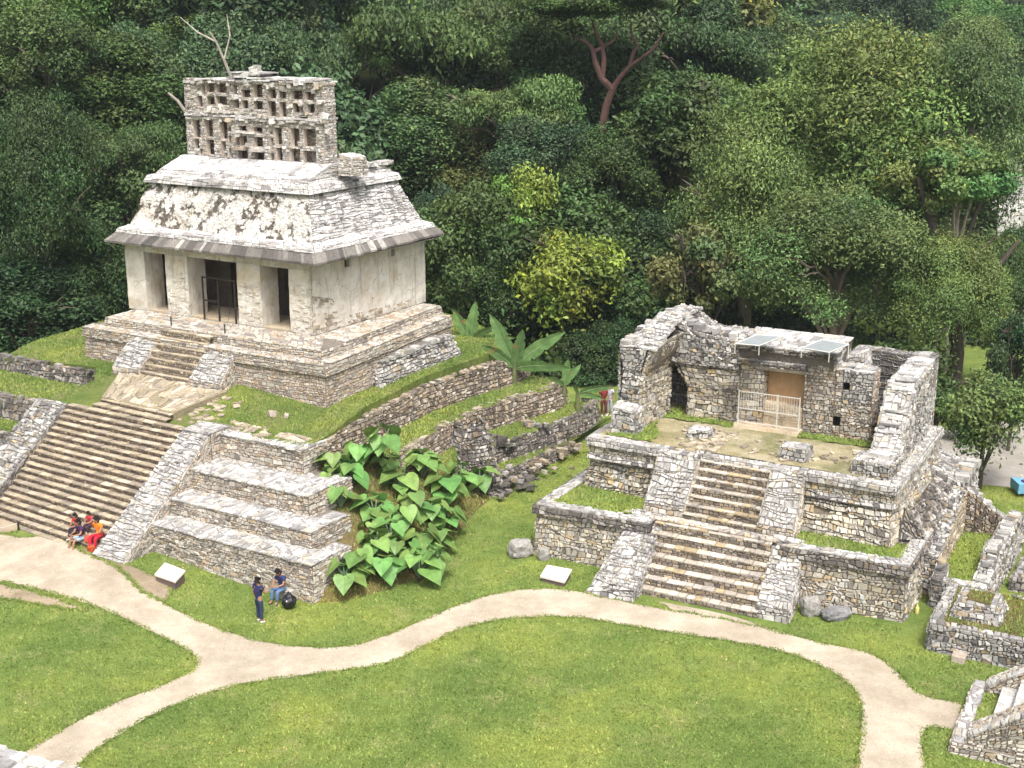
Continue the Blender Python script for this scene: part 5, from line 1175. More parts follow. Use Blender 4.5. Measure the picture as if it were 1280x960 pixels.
def crown_mesh(name, seed, Rr, Hh, nblob, nleaf, size, mat, style='round', asp=.55, skirt=0):
    """foliage of many leaves gathered on uneven boughs; crown centre at the origin, height Hh, radius Rr"""
    rs = np.random.RandomState(seed); cen = []; rad = []
    for i in range(nblob):
        a = rs.uniform(0, 2*math.pi); zz = rs.uniform(-.55, 1)**1 if style != 'flat' else rs.uniform(.1, .9)
        k = math.sqrt(max(0, 1-zz*zz))*rs.uniform(.5, .85) if style != 'flat' else math.sqrt(rs.uniform(0, 1))*.85
        cen.append((math.cos(a)*k*Rr, math.sin(a)*k*Rr, zz*Hh*.40)); rad.append(rs.uniform(.16, .36)*Rr)
    cen.append((0, 0, .22*Hh)); rad.append(.38*Rr)
    cen = np.array(cen); rad = np.array(rad); bc = rs.normal(1, .16, (len(rad), 1))*np.ones((1, 3)); bc[:, 0] += rs.normal(0, .10, len(rad)); bc = np.clip(bc, .55, 1.6)
    idx = rs.choice(len(rad), nleaf, p=rad**2/np.sum(rad**2))
    D = unit(rs.normal(0, 1, (nleaf, 3))+np.array([0, 0, .45])); 
    # sub-clumps make each bough knobbly
    sub = unit(rs.normal(0, 1, (len(rad), 26, 3))+np.array([0, 0, .4])); pick = rs.randint(0, 26, nleaf); sd_ = sub[idx, pick]
    D = unit(sd_+rs.normal(0, .17, (nleaf, 3))); sf = rs.uniform(.62, 1.38, (len(rad), 26))[idx, pick][:, None]
    rr = rad[idx][:, None]*(rs.uniform(.78, 1.10, (nleaf, 1)))*sf
    fl = np.array([1, 1, .8 if style != 'flat' else .35]); P = cen[idx]+D*rr*fl
    if skirt:   # hanging creepers
        m = rs.rand(nleaf) < skirt; P[m, 2] -= np.abs(rs.normal(0, .22*Hh, m.sum()))
    inner = rs.rand(nleaf) < .12; P[inner] = cen[idx[inner]]+(P[inner]-cen[idx[inner]])*rs.uniform(.2, .7, (inner.sum(), 1))
    Nn = D*.7+np.array([0, 0, .75]); V = leaves(rs, P, Nn, size, asp, .25)
    col = np.array([.082, .128, .040])*bc[idx]*rs.uniform(.7, 1.35, (nleaf, 1)); 
    col *= (.82+.36*(sf-.62)/.76); y = rs.rand(nleaf) < .05; col[y] *= np.array([1.7, 1.35, 1.1])
    return np_mesh(name, V, 4, np.clip(col, .005, .6), mat)
def trunk_mesh(name, seed, h, r0, Rr, Hh, mat, col=(.16,.13,.10), lean=.08, limbs=7, bare=False):
    """tapered trunk from the ground (z=0) with limbs reaching into a crown centred at z=h"""
    mb = MB(seed); r = mb.r; pts = []; x = y = 0
    n = 7
    for i in range(n+1):
        t = i/n; pts.append(Vector((x, y, -1.2+t*(h+1.2)))); x += r.uniform(-1, 1)*lean*h/n*1.5; y += r.uniform(-1, 1)*lean*h/n*1.5
    mb.tube(pts, [r0*(1.35 if i == 0 else 1)*(1-.55*i/n) for i in range(n+1)], col, 8)
    for k in range(limbs):
        i = r.randrange(3, n+1); p = pts[i]; a = r.uniform(0, 6.28); k_ = r.uniform(.45, .85)
        q = Vector((math.cos(a)*Rr*k_, math.sin(a)*Rr*k_, h+r.uniform(-.1, .35)*Hh)); m1 = p.lerp(q, .35)+Vector((0, 0, .12*Hh)); m2 = p.lerp(q, .7)+Vector((r.uniform(-.3,.3), r.uniform(-.3,.3), .08*Hh))
        rr = r0*.42; mb.tube([p, m1, m2, q], [rr, rr*.75, rr*.5, rr*.2], col, 6)
        for _ in range(2):
            q2 = m2.lerp(q, .3)+Vector((r.uniform(-1, 1), r.uniform(-1, 1), r.uniform(-.1, .8)))*Rr*.25; mb.tube([m2, m2.lerp(q2, .5)+Vector((0,0,.1)), q2], [rr*.4, rr*.28, rr*.1], col, 5)
    o = mb.build(name, mat); me = o.data; bpy.data.objects.remove(o); return me
CR = {}
def crown(key, *a, **k): CR[key] = crown_mesh('crown_'+key, *a, **k)
U = M['leaf_mid']
for i in range(3): crown('r%d' % i, 10+i, 6.0, 10.5, 34, 40000, .29, U, asp=.5)
for i in range(2): crown('t%d' % i, 20+i, 5.0, 12.5, 38, 40000, .29, U, skirt=.35, asp=.5)
for i in range(2): crown('f%d' % i, 30+i, 6.6, 7.0, 30, 36000, .27, U, style='flat', asp=.5)
for i in range(2): crown('n%d' % i, 40+i, 6.0, 10.0, 46, 60000, .22, U, asp=.42)       # nearer, finer leaves
crown('s0', 50, 3.0, 4.4, 16, 11000, .24, U, asp=.5); crown('s1', 51, 3.0, 4.0, 18, 11000, .24, U, skirt=.2, asp=.5)
crown('b0', 60, 5.6, 9.0, 30, 24000, .45, U, asp=.45)      # large leaves
TR = {}
for i in range(3): TR['k%d' % i] = trunk_mesh('trunk_k%d' % i, 70+i, 9, .38, 6, 10, M['bark'], limbs=8)
TR['pale'] = trunk_mesh('trunk_pale', 75, 9, .30, 5, 10, M['bark'], col=(.42,.37,.30), limbs=10)
TR['small'] = trunk_mesh('trunk_small', 76, 3.0, .16, 2.6, 4, M['bark'], col=(.07,.055,.045), limbs=8)
SPEC = {'r': (6.0, 10.5), 't': (5.0, 12.5), 'f': (6.6, 7.0), 'n': (6.0, 10.0), 's': (3.0, 4.4), 'b': (5.6, 9.0)}
def tree(name, c, Rr, Hh, key, leaf, trunk, label, cat='tree', group=None, ground=None, rz=None, rngs=rng):
    """c = world centre of the crown, Rr, Hh its wanted radius and height"""
    g = terrain(c.x, c.y) if ground is None else ground
    t = empty(name, Vector((c.x, c.y, g)), label, cat, group, rz=rngs.uniform(0, 6.28) if rz is None else rz)
    R0, H0 = SPEC[key[0]]
    o = bpy.data.objects.new('crown', CR[key]); COL.objects.link(o); o.parent = t; o.location = (0, 0, c.z-g); o.scale = (Rr/R0, Rr/R0, Hh/H0)
    o.material_slots[0].link = 'OBJECT'; o.material_slots[0].material = M[leaf]
    if trunk:
        h0 = 3.0 if trunk == 'small' else 9.0; s = max(.2, (c.z-g)/h0); k = Rr/(2.6 if trunk == 'small' else 6.0)
        o = bpy.data.objects.new('trunk', TR[trunk]); COL.objects.link(o); o.parent = t; o.scale = (k, k, s)
    return t
def ptree(px, py, Y, wpx, hpx, key, leaf, trunk, label, name='jungle_tree', group=None, **k):
    """tree whose crown centre stands at distance Y behind photo point px,py and spans wpx x hpx there"""
    c = atY(px, py, Y); s = Y*1.035/FPX
    return tree(name, c, wpx*s/2, hpx*s*1.0, key, leaf, trunk, label, 'tree', group, **k)
# the big olive trees at the right
ptree(1062, 175, 82, 300, 250, 'n0', 'leaf_olive', 'k0', 'tallest olive green tree at upper right, behind the ruined temple', 'broadleaf_tree')
ptree(1208, 185, 80, 190, 250, 'n1', 'leaf_olive', 'pale', 'tall pale-trunked olive tree at the right edge of the forest', 'broadleaf_tree')
ptree(935, 262, 80, 200, 230, 'n1', 'leaf_olive', 'k1', 'grey-olive tree left of the tallest olive tree, above the vaulted wall', 'broadleaf_tree')
ptree(1045, 335, 74, 240, 190, 'n0', 'leaf_olive', 'k2', 'low spreading olive green tree directly behind the solar panels', 'broadleaf_tree')
ptree(1180, 375, 71, 160, 150, 'n0', 'leaf_olive', 'k0', 'olive tree with dark forked trunk behind the right wing of the ruin', 'broadleaf_tree')
ptree(1268, 385, 74, 130, 150, 'n1', 'leaf_mid', 'k1', 'green tree cut by the right edge above the gravel yard', 'broadleaf_tree')
ptree(880, 350, 76, 140, 120, 's0', 'leaf_brown', 'small', 'small brownish bushy tree just behind the vaulted wall of the ruin', 'broadleaf_tree')
ptree(1140, 470, 68, 130, 90, 's1', 'leaf_dark', 'small', 'dark low tree in shade behind the right corner of the ruined temple', 'broadleaf_tree')
ptree(1235, 515, 58.4, 130, 110, 's1', 'leaf_olive', 'small', 'small dark-trunked tree standing on the grass by the gravel yard', 'small_tree', ground=0)
ptree(1170, 520, 66, 90, 70, 's0', 'leaf_mid', 'small', 'young tree with yellowish leaf tips beside the upper platform corner', 'small_tree', ground=0)
ptree(1272, 455, 64, 90, 110, 's0', 'leaf_dark', 'small', 'dark tree at the right edge over the gravel yard', 'small_tree')
# middle
ptree(858, 190, 96, 150, 190, 'r0', 'leaf_blue', 'k1', 'rounded blue-green tree left of the tallest olive tree', 'jungle_tree')
ptree(800, 300, 88, 110, 120, 'r1', 'leaf_blue', 'k1', 'dull green tree between the lime-leaved tree and the olive trees', 'jungle_tree')
ptree(655, 285, 84, 110, 130, 's0', 'leaf_lime', 'small', 'bright yellow-green leafy tree in the middle of the forest edge', 'jungle_tree')
ptree(705, 345, 81, 150, 120, 's1', 'leaf_lime', 'small', 'yellow-green creeper-covered tree right of the brightest tree', 'jungle_tree')
ptree(625, 350, 83, 90, 120, 't0', 'leaf_mid', 'k2', 'narrow green tree draped in creepers right of the temple wall', 'jungle_tree')
ptree(570, 335, 86, 90, 130, 'r2', 'leaf_bright', 'k0', 'fresh green bushy tree touching the right side of the temple', 'jungle_tree')
ptree(600, 230, 98, 130, 140, 't1', 'leaf_brown', 'k1', 'brown-green tree smothered in dry vines, centre', 'jungle_tree')
ptree(680, 200, 91, 150, 120, 'r1', 'leaf_blue', 'k2', 'dull blue-green rounded tree left of the red-trunked tree', 'jungle_tree')
ptree(765, 222, 88, 140, 120, 'r0', 'leaf_dark', 'k0', 'dark green tree below the red-trunked tree', 'jungle_tree')
ptree(480, 180, 100, 100, 80, 'b0', 'leaf_bright', 'k0', 'light green feathery tree behind the right end of the roof comb', 'jungle_tree')
ptree(216, 175, 98, 56, 70, 's1', 'leaf_lime', 'small', 'small glowing yellow-green tree left of the roof comb', 'jungle_tree')
ptree(500, 100, 112, 130, 130, 'f0', 'leaf_bright', 'k1', 'layered green tree upper centre-left, right of the comb', 'jungle_tree')
ptree(620, 110, 108, 130, 160, 't0', 'leaf_dark', 'k1', 'tall dark tree hung with creepers, upper centre', 'jungle_tree')
ptree(545, 290, 90, 80, 130, 't1', 'leaf_blue', 'k1', 'greyish green tree close behind the sloping temple roof', 'jungle_tree')
ptree(740, 420, 84, 90, 90, 's1', 'leaf_dark', 'small', 'dark shrubby tree above the shaded gap in the forest', 'jungle_tree')
ptree(800, 400, 86, 100, 140, 't0', 'leaf_dark', 'k2', 'dark tree filling the gap left of the vaulted wall', 'jungle_tree')
ptree(690, 440, 88, 110, 110, 't1', 'leaf_dark', 'k2', 'shaded tree hung with roots behind the banana leaves', 'jungle_tree')
ptree(742, 455, 79, 120, 120, 't1', 'leaf_dark', 'k1', 'dark drooping tree shading the end of the grass lane', 'jungle_tree')
ptree(700, 470, 80, 100, 90, 't0', 'leaf_dark', 'k2', 'dark shaded tree just behind the largest banana plant', 'jungle_tree')
ptree(782, 470, 78, 80, 150, 't0', 'leaf_dark', 'k0', 'dark narrow tree touching the left side of the vaulted wall', 'jungle_tree')
# left
ptree(50, 250, 74, 170, 230, 'n0', 'leaf_dark', 'k0', 'large dark bluish tree at the left edge, half hiding the forest', 'jungle_tree')
ptree(30, 395, 72, 190, 150, 't0', 'leaf_dark', 'k1', 'dark creeper-hung tree at the left edge, level with the temple doors', 'jungle_tree')
ptree(115, 350, 76, 110, 170, 't1', 'leaf_dark', 'k1', 'dark tree just left of the temple wall', 'jungle_tree')
ptree(160, 215, 84, 130, 120, 'f0', 'leaf_mid', 'k2', 'layered green tree left of the sloping temple roof', 'jungle_tree')
ptree(60, 90, 90, 170, 140, 'r2', 'leaf_mid', 'k2', 'broad mid green tree in the upper left corner', 'jungle_tree')
ptree(165, 95, 96, 130, 120, 'r0', 'leaf_blue', 'k1', 'bluish tree upper left, between the corner tree and the comb', 'jungle_tree')
ptree(262, 50, 104, 120, 110, 't1', 'leaf_mid', 'pale', 'pale-stemmed tree rising behind the left end of the roof comb', 'jungle_tree')
ptree(360, 60, 110, 130, 110, 'r1', 'leaf_blue', 'k1', 'bluish tree rising directly behind the roof comb', 'jungle_tree')
ptree(10, 470, 69, 110, 70, 's1', 'leaf_bright', 'small', 'low leafy tree at the left edge above the dark terrace wall', 'small_tree', ground=3)
ptree(85, 440, 72, 80, 60, 's0', 'leaf_mid', 'small', 'low leafy tree beside the left corner of the temple platform', 'small_tree', ground=3.5)
# red-barked tree with bare forking limbs
p0 = atY(752, 165, 92); g = terrain(p0.x, 92); t = empty('red_bark_tree', Vector((p0.x, 92, g)), 'smooth red-brown bare tree trunk forking high in the dark forest', 'tree')
mb = MB(200); A = lambda x, y, dy=0: atY(x, y, 92+dy); c = (.105,.058,.048)
mb.tube([Vector((p0.x-.4, 92, g-.5)), A(749, 220), A(752, 165), A(757, 135), A(765, 112)], [.36, .34, .30, .27, .24], c, 10)
mb.tube([A(765, 112), A(752, 98), A(744, 78), A(741, 62), A(734, 53), A(725, 49)], [.27, .22, .19, .15, .12, .07], c, 8)
mb.tube([A(753, 98), A(755, 75), A(752, 55), A(745, 42), A(740, 25)], [.2, .18, .15, .11, .07], c, 8)
mb.tube([A(744, 64), A(755, 58), A(768, 50), A(772, 38)], [.15, .13, .10, .06], c, 8)
mb.tube([A(765, 112), A(774, 98), A(786, 84), A(800, 74), A(816, 62), A(830, 40)], [.24, .17, .14, .12, .09, .06], c, 8)
mb.tube([A(786, 84), A(792, 66), A(797, 58), A(790, 45), A(788, 30)], [.13, .12, .10, .08, .06], c, 8)
mb.build('trunk', M['bark'], t)
o = bpy.data.objects.new('crown', CR['f1']); COL.objects.link(o); o.parent = t; cc = atY(790, 12, 92); o.location = cc-t.location; o.scale = (.78, .78, .62); o.material_slots[0].link = 'OBJECT'; o.material_slots[0].material = M['leaf_mid']
o = bpy.data.objects.new('crown', CR['f0']); COL.objects.link(o); o.parent = t; cc = atY(715, 20, 93); o.location = cc-t.location; o.scale = (.72, .72, .55); o.material_slots[0].link = 'OBJECT'; o.material_slots[0].material = M['leaf_mid']
# pale bare stems leaning out of the canopy
for k, (pts, lab) in enumerate((([(302,128),(290,100),(280,75),(270,52),(262,40)], 'pale bare stem leaning left above the roof comb'), ([(250,160),(232,140),(222,126),(210,116)], 'short pale broken branch poking out left of the comb'))):
    Yk = 86 if k else 92; P_ = [atY(x, y, Yk) for x, y in pts]; g = terrain(P_[0].x, Yk); t = empty('bare_tree', Vector((P_[0].x, Yk, g)), lab, 'tree')
    mb = MB(210+k); mb.tube([Vector((P_[0].x+.5, Yk, g-.3))]+P_, [.22]+[.16-.028*i for i in range(len(P_))], (.27,.24,.20), 7)
    if not k: mb.tube([P_[3], P_[3]+Vector((-1.2, 0, .6)), P_[3]+Vector((-2.4, .3, 1.6))], [.07, .05, .02], (.42,.38,.32), 5); mb.tube([P_[2], P_[2]+Vector((.5, 0, 1.6)), P_[2]+Vector((.3, .3, 3))], [.08, .05, .02], (.42,.38,.32), 5)
    mb.build('trunk', M['bark'], t)
for k, (px_, py_, Yk, lean) in enumerate(((1193, 455, 73, -1.5), (1168, 430, 75, 1.2))):
    b = atY(px_, py_, Yk); b.z = terrain(b.x, Yk); t = empty('broadleaf_tree', b, ['dark leaning trunk with forks under the olive canopy, right of the ruined temple', 'thin dark trunk left of the leaning forked trunk behind the ruined temple'][k], 'tree')
    mb = MB(220+k); w0 = .42-.16*k; mb.tube([b-Vector((0,0,.3)), b+Vector((.1,0,3)), b+Vector((.3*lean,0,6)), b+Vector((lean,0,9)), b+Vector((lean*2,0,13))], [w0*1.2, w0, w0*.85, w0*.6, w0*.3], (.07,.055,.045), 8)
    mb.tube([b+Vector((.2*lean,0,5)), b+Vector((1.6,0,7.5)), b+Vector((3.0,0,9.5))], [w0*.6, w0*.45, w0*.2], (.07,.055,.045), 7); mb.build('trunk', M['bark'], t)
    o = bpy.data.objects.new('crown', CR['s0']); COL.objects.link(o); o.parent = t; o.location = (lean, .5, 12.5); o.material_slots[0].link = 'OBJECT'; o.material_slots[0].material = M['leaf_olive']
ptree(1258, 345, 104, 80, 90, 's0', 'leaf_mid', 'small', 'low tree at the right edge below the glimpsed pale ruin', 'small_tree')
ptree(1228, 330, 112, 70, 90, 's1', 'leaf_olive', 'small', 'low olive tree left of the glimpsed pale ruin', 'small_tree')
ptree(1290, 320, 118, 90, 90, 's1', 'leaf_dark', 'small', 'dark low tree beyond the right edge of the yard', 'small_tree')
# the forest on the slope
rf = random.Random(5); keys = ['r0','r1','r2','t0','t1','f0','f1','b0']
FT = []
rows = [(88, -40, 36), (97, -44, 24), (106, -48, 44), (117, -52, 50), (128, -56, 56), (140, -60, 62), (154, -66, 68), (170, -72, 76), (190, -80, 84), (212, -90, 96), (240, -100, 110)]
zone = lambda x, y: ('left' if x < -.13*y else ('right' if x > .16*y else 'middle'))
nm = {'leaf_dark': 'dark green', 'leaf_blue': 'bluish green', 'leaf_mid': 'mid green', 'leaf_bright': 'fresh green', 'leaf_olive': 'olive'}
for k, (Y, xa, xb) in enumerate(rows):
    x = xa+rf.uniform(0, 5)
    while x < xb:
        y = Y+rf.uniform(-4, 4); leaf = rf.choice(['leaf_dark','leaf_dark','leaf_blue','leaf_blue','leaf_mid','leaf_mid','leaf_bright','leaf_olive']); key = rf.choice(keys)
        if x > 22 and Y < 95: x += 8; continue
        Rr = rf.uniform(4.4, 6.8)*(1+(Y-90)/260); Hh = Rr*rf.uniform(1.4, 2.1); g = terrain(x, y)
        if x > 14 and Y > 95: Rr *= 1.05
        top = rf.uniform(12.5, 17.5)*(1+(Y-90)/400); c = Vector((x, y, g+top-Hh/2))
        if -32 < x < 6 and Y < 92: c.z -= 3.5
        # keep the sight line to the pale ruin free
        if 84 < y < 150 and .345 < x/y < .405: x += 6; continue
        z_ = zone(x, y); d_ = 'near' if Y < 110 else ('half way up' if Y < 160 else 'high on')
        FT.append((nm[leaf], {'r':'round-crowned','t':'creeper-hung','f':'flat-topped','b':'large-leaved'}[key[0]], z_, d_, x/y, tree('jungle_tree', c, Rr, Hh, key, leaf, rf.choice(['k0','k1','k2']) if Y < 130 else None, 'x', 'tree', 'jungle trees on the slope', rngs=rf)))
        x += Rr*rf.uniform(1.05, 1.45)
ORD = ['leftmost', 'second from left', 'third from left', 'fourth from left', 'fifth from left', 'sixth from left', 'seventh from left', 'eighth from left']
zn = {'left': 'left of the comb side', 'middle': 'centre', 'right': 'right'}
for key_ in sorted({q[:4] for q in FT}):
    L_ = sorted([q for q in FT if q[:4] == key_], key=lambda q: q[4])
    for i, q in enumerate(L_):
        lab = '%s %s tree %s, %s forest' % (q[0], q[1], {'near': 'at the slope foot', 'half way up': 'half way up', 'high on': 'high up'}[q[3]], q[2])
        q[5]['label'] = lab+(', '+ORD[min(i, 7)] if len(L_) > 1 else '')
# undergrowth below and between the trees
rs = np.random.RandomState(3); n = 60000; Y = 74+rs.rand(n)**1.5*40; X = rs.uniform(-.46, .46, n)*Y*1.05
ok = ~((X > 9) & (Y < 86)) & ~((X > -26) & (X < 2) & (Y < 77)) & ~((X > 3) & (X < 9) & (Y < 80))
X, Y = X[ok], Y[ok]; n = len(X); g = np.array([terrain(x, y) for x, y in zip(X, Y)]); hb = 1.6+1.4*np.sin(X*.9+Y*.3)+np.sin(X*2.3)*.5
P = np.stack([X, Y, g+np.abs(hb)*rs.rand(n)**.6+.1], 1); V = leaves(rs, P, np.tile([0, -.3, 1.], (n, 1)), .5, .5, .3, .6)
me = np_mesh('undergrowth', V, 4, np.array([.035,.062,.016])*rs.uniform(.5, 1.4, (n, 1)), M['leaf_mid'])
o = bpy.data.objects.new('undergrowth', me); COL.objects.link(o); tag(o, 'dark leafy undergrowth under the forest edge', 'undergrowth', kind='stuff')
# ---------------------------------------------------------------- lawn blades
def inpoly(X, Y, poly):
    c = np.zeros(len(X), bool); px_, py_ = np.array(poly).T; qx, qy = np.roll(px_, -1), np.roll(py_, -1)
    for a, b, c_, d in zip(px_, py_, qx, qy):
        c ^= ((b > Y) != (d > Y)) & (X < (c_-a)*(Y-b)/(d-b+1e-12)+a)
    return c
def tufts(name, X, Y, Z, h, rs, base, label):
    n = len(X); a = rs.uniform(0, 6.28, n); w_ = rs.uniform(.015, .045, n); hh = h*rs.uniform(.5, 1.4, n)
    dx, dy = np.cos(a)*w_, np.sin(a)*w_; lx, ly = rs.normal(0, .5, n)*hh, rs.normal(0, .5, n)*hh
    V = np.stack([np.stack([X-dx, Y-dy, Z-.01], 1), np.stack([X+dx, Y+dy, Z-.01], 1), np.stack([X+lx, Y+ly, Z+hh], 1)], 1).reshape(-1, 3)
    k = 1+.0*np.sin(X*.9+1.3*np.sin(Y*.7))*np.sin(Y*.8+np.sin(X*.5)); col = np.array(base)*rs.uniform(.72, 1.28, (n, 1))*(.85+.15*k[:, None]); dry = rs.rand(n) < .08; col[dry] = np.array([1.7,1.25,1.6])*rs.uniform(.6, 1.2, (dry.sum(), 1))
    me = np_mesh(name, V, 3, col, M['blade']); o = bpy.data.objects.new(name, me); COL.objects.link(o); tag(o, label, 'grass', kind='stuff'); return o
rs = np.random.RandomState(8); n = 330000
Yg = 33+rs.rand(n)*42; Xg = rs.uniform(-.43, .43, n)*Yg
u = (Xg+7.5)*SF.u[0]+(Yg-45.5)*SF.u[1]; v = (Xg+7.5)*SF.v[0]+(Yg-45.5)*SF.v[1]
bad = np.zeros(n, bool)
bad |= inpoly(Xg, Yg, PATHS[0])
for p in PATHS[1:]+[d3, d4]: bad |= inpoly(Xg, Yg, p) & (rs.rand(n) < .72)
bad |= (u < .1) & (v > -.05) & (u > -8.4); bad |= (u < -8.2) & (v > -1.8); bad |= inpoly(Xg, Yg, yard)
bad |= (v > 0) & inpoly(Xg, Yg, [(-7.6,45.4),(-6.3,45.8),(-4.9,46.7),(-3.6,48.2),(-2.7,50.5),(-2.1,53),(-1.6,55.2),(-.9,57.2),(1,60.3),(3.4,64),(5,69),(-10,75),(-15,50)])
bad |= (Xg < -8) & (Yg > 60)
u2 = (Xg-14.36)*XF.u[0]+(Yg-43.85)*XF.u[1]; v2 = (Xg-14.36)*XF.v[0]+(Yg-43.85)*XF.v[1]
bad |= (u2 > -15) & (u2 < .1) & (v2 > -.5) & (v2 < 11); bad |= (u2 > -11.4) & (u2 < -3.8) & (v2 > -2.6) & (v2 < 0)
bad |= (u2 > 0) & (u2 < 9) & (v2 > -1.9) & (v2 < 9) & (u2 < 2.9); bad |= (u2 > 1) & (v2 < 2) & (v2 > -1.9); bad |= (u2 > 3) & (v2 < -3.9) & (v2 > -8.4)
Xg, Yg = Xg[~bad], Yg[~bad]; Zg = np.array([terrain(x, y) for x, y in zip(Xg, Yg)])
tufts('grass_blades', Xg, Yg, Zg, .055, rs, (1.,1.,1.), 'short mown grass blades over the lawns')
rs = np.random.RandomState(9); n = 60000
U_ = rs.uniform(-27, -3.9, n); V_ = rs.uniform(4.3, 26, n); P2 = np.array([SF(a, b)[:2] for a, b in zip(U_, V_)])
ok = inpoly(P2[:, 0], P2[:, 1], top_poly) & ~((U_ > -21.6) & (U_ < -6.9+0*V_) & (V_ > 8.7) & (V_ < 20.4)) & ~((U_ > -18) & (U_ < -11.3) & (V_ < 9)) & ~((U_ > -18.2) & (U_ < -10.1) & (V_ < 5.6) )
P2, U_, V_ = P2[ok], U_[ok], V_[ok]; tufts('grass_blades', P2[:, 0], P2[:, 1], np.array([lawnz(a, b) for a, b in zip(U_, V_)]), .07, rs, (1.,1.,1.), 'grass blades on the lawn around the temple platform')
# ragged fringe of grass creeping over the path edges, and loose pebbles on the path
rs = np.random.RandomState(21); E_ = []
for poly in (path_poly, dirt_poly, dirt_poly, d2, d3, d3):
    for i in range(len(poly)):
        a, b = np.array(poly[i]), np.array(poly[(i+1) % len(poly)]); L_ = np.linalg.norm(b-a)
        if L_ < 1e-3 or L_ > 4: continue
        m_ = int(L_*150); t_ = rs.rand(m_, 1); nn_ = np.array([-(b-a)[1], (b-a)[0]])/L_; E_.append(a+(b-a)*t_+nn_*rs.normal(0, .06, (m_, 1))+nn_*.05*np.sin(a[0]*5+t_*3))
E_ = np.concatenate(E_); tufts('grass_blades', E_[:, 0], E_[:, 1], np.array([terrain(x, y)+.02 for x, y in E_]), .045, rs, (1., 1., 1.), 'grass blades creeping over the edges of the gravel path')
n = 60000; Y = 33+rs.rand(n)*22; X = rs.uniform(-.43, .43, n)*Y; ok = inpoly(X, Y, path_poly); X, Y = X[ok], Y[ok]; n = len(X)
P = np.stack([X, Y, np.array([terrain(x, y) for x, y in zip(X, Y)])+.03], 1); V = leaves(rs, P, np.tile([0, 0, 3.], (n, 1)), .035, .8, 0, .5)
M['pebble'] = vmat('pebbles', .9)
o = bpy.data.objects.new('pebbles', np_mesh('pebbles', V, 4, np.array([.42,.37,.30])*rs.uniform(.45, 1.55, (n, 1)), M['pebble'])); COL.objects.link(o); tag(o, 'fine loose pebbles on the gravel path', 'pebbles', kind='stuff')
# shaggy grass on the terrace strips: sampled from the strips themselves
rs = np.random.RandomState(10); SX = []
for o in list(COL.objects):
    if o.type == 'MESH' and (o.name.startswith('terrace_lawn') or o.name.startswith('planted_slope') or o.name.startswith('grass_bed')):
        me = o.data; mw_ = wmat(o); me.calc_loop_triangles()
        co = np.array([tuple(mw_ @ v_.co) for v_ in me.vertices]); tr = np.array([t_.vertices[:] for t_ in me.loop_triangles])
        a, b, c = co[tr[:, 0]], co[tr[:, 1]], co[tr[:, 2]]; ar = np.linalg.norm(np.cross(b-a, c-a), axis=1)/2
        up_ = np.abs(np.cross(b-a, c-a)[:, 2])/(2*ar+1e-9) > .4; a, b, c, ar = a[up_], b[up_], c[up_], ar[up_]
        m_ = int(ar.sum()*(170 if 'slope' not in o.name else 130)); idx = rs.choice(len(ar), m_, p=ar/ar.sum()); s, t_ = rs.rand(m_, 1), rs.rand(m_, 1); fl = (s+t_) > 1; s[fl], t_[fl] = 1-s[fl], 1-t_[fl]
        SX.append(a[idx]+(b[idx]-a[idx])*s+(c[idx]-a[idx])*t_)
SX = np.concatenate(SX); tufts('grass_blades', SX[:, 0], SX[:, 1], SX[:, 2], .09, rs, (1.,1.,1.), 'longer grass blades on the terrace strips and beds')
# ---------------------------------------------------------------- big-leaved plants
def heart_leaf(mb, base, tip_dir, L, W, col, cup=.12):
    """heart-shaped leaf blade drooping from its stalk"""
    d = Vector(tip_dir).normalized(); side = d.cross(Vector((0, 0, 1))); side = side.normalized() if side.length > .01 else Vector((1, 0, 0)); nrm = side.cross(d)
    out = [(-.18,.0),(-.32,.28),(-.22,.46),(.05,.52),(.35,.42),(.65,.24),(1.0,0)]
    rows = []
    for x, y in out:
        mid = base+d*(max(x, -.05)*L)+nrm*(-.18*max(x, 0)**2*L)
        for sgn in (1, -1): pass
        e = lambda s_: base+d*(x*L)+side*(y*W*s_)+nrm*(-.18*max(x, 0)**2*L+cup*y*W*1.2+mb.r.uniform(-.01, .01))
        rows.append((mid, e(1), e(-1)))
    c2 = tuple(v_*.88 for v_ in col)
    for (m0, a0, b0), (m1, a1, b1) in zip(rows[:-1], rows[1:]):
        mb.f([m0, m1, a1, a0], col); mb.f([m1, m0, b0, b1], c2)
def taro(p, n, h, L, label, seed, group='big heart-leaved plants on the slope'):
    t = empty('elephant_ear_plant', p, label, 'plant', group); r = random.Random(seed)
    a0 = r.uniform(0, 6.28)
    for i in range(n):
        a = a0+i*2.4+r.uniform(-.3, .3); hh = h*r.uniform(.45, 1.35); out = h*r.uniform(.2, .75); tip = p+Vector((math.cos(a)*out, math.sin(a)*out, hh))
        mb = MB(seed*10+i); mb.tube([p, p.lerp(tip, .5)+Vector((0, 0, .18*h)), tip], [.05, .035, .02], (.16,.24,.14), 6, cap=False); mb.build('stem', M['plant'], t)
        mb = MB(seed*10+i+5); g = r.uniform(.75, 1.25); Lr = L*r.uniform(.7, 1.05)
        heart_leaf(mb, tip, (math.cos(a), math.sin(a), -r.uniform(.15, 1.1)), Lr, Lr*1.2, (.16*g*r.uniform(.85,1.35), .31*g, .085*g)); mb.build('leaf', M['plant'], t)
    mb = MB(seed); mb.tube([p-Vector((0, 0, .15)), p+Vector((0, 0, .22*h))], [.07, .05], (.10,.06,.05), 7); mb.build('stalk', M['plant'], t)
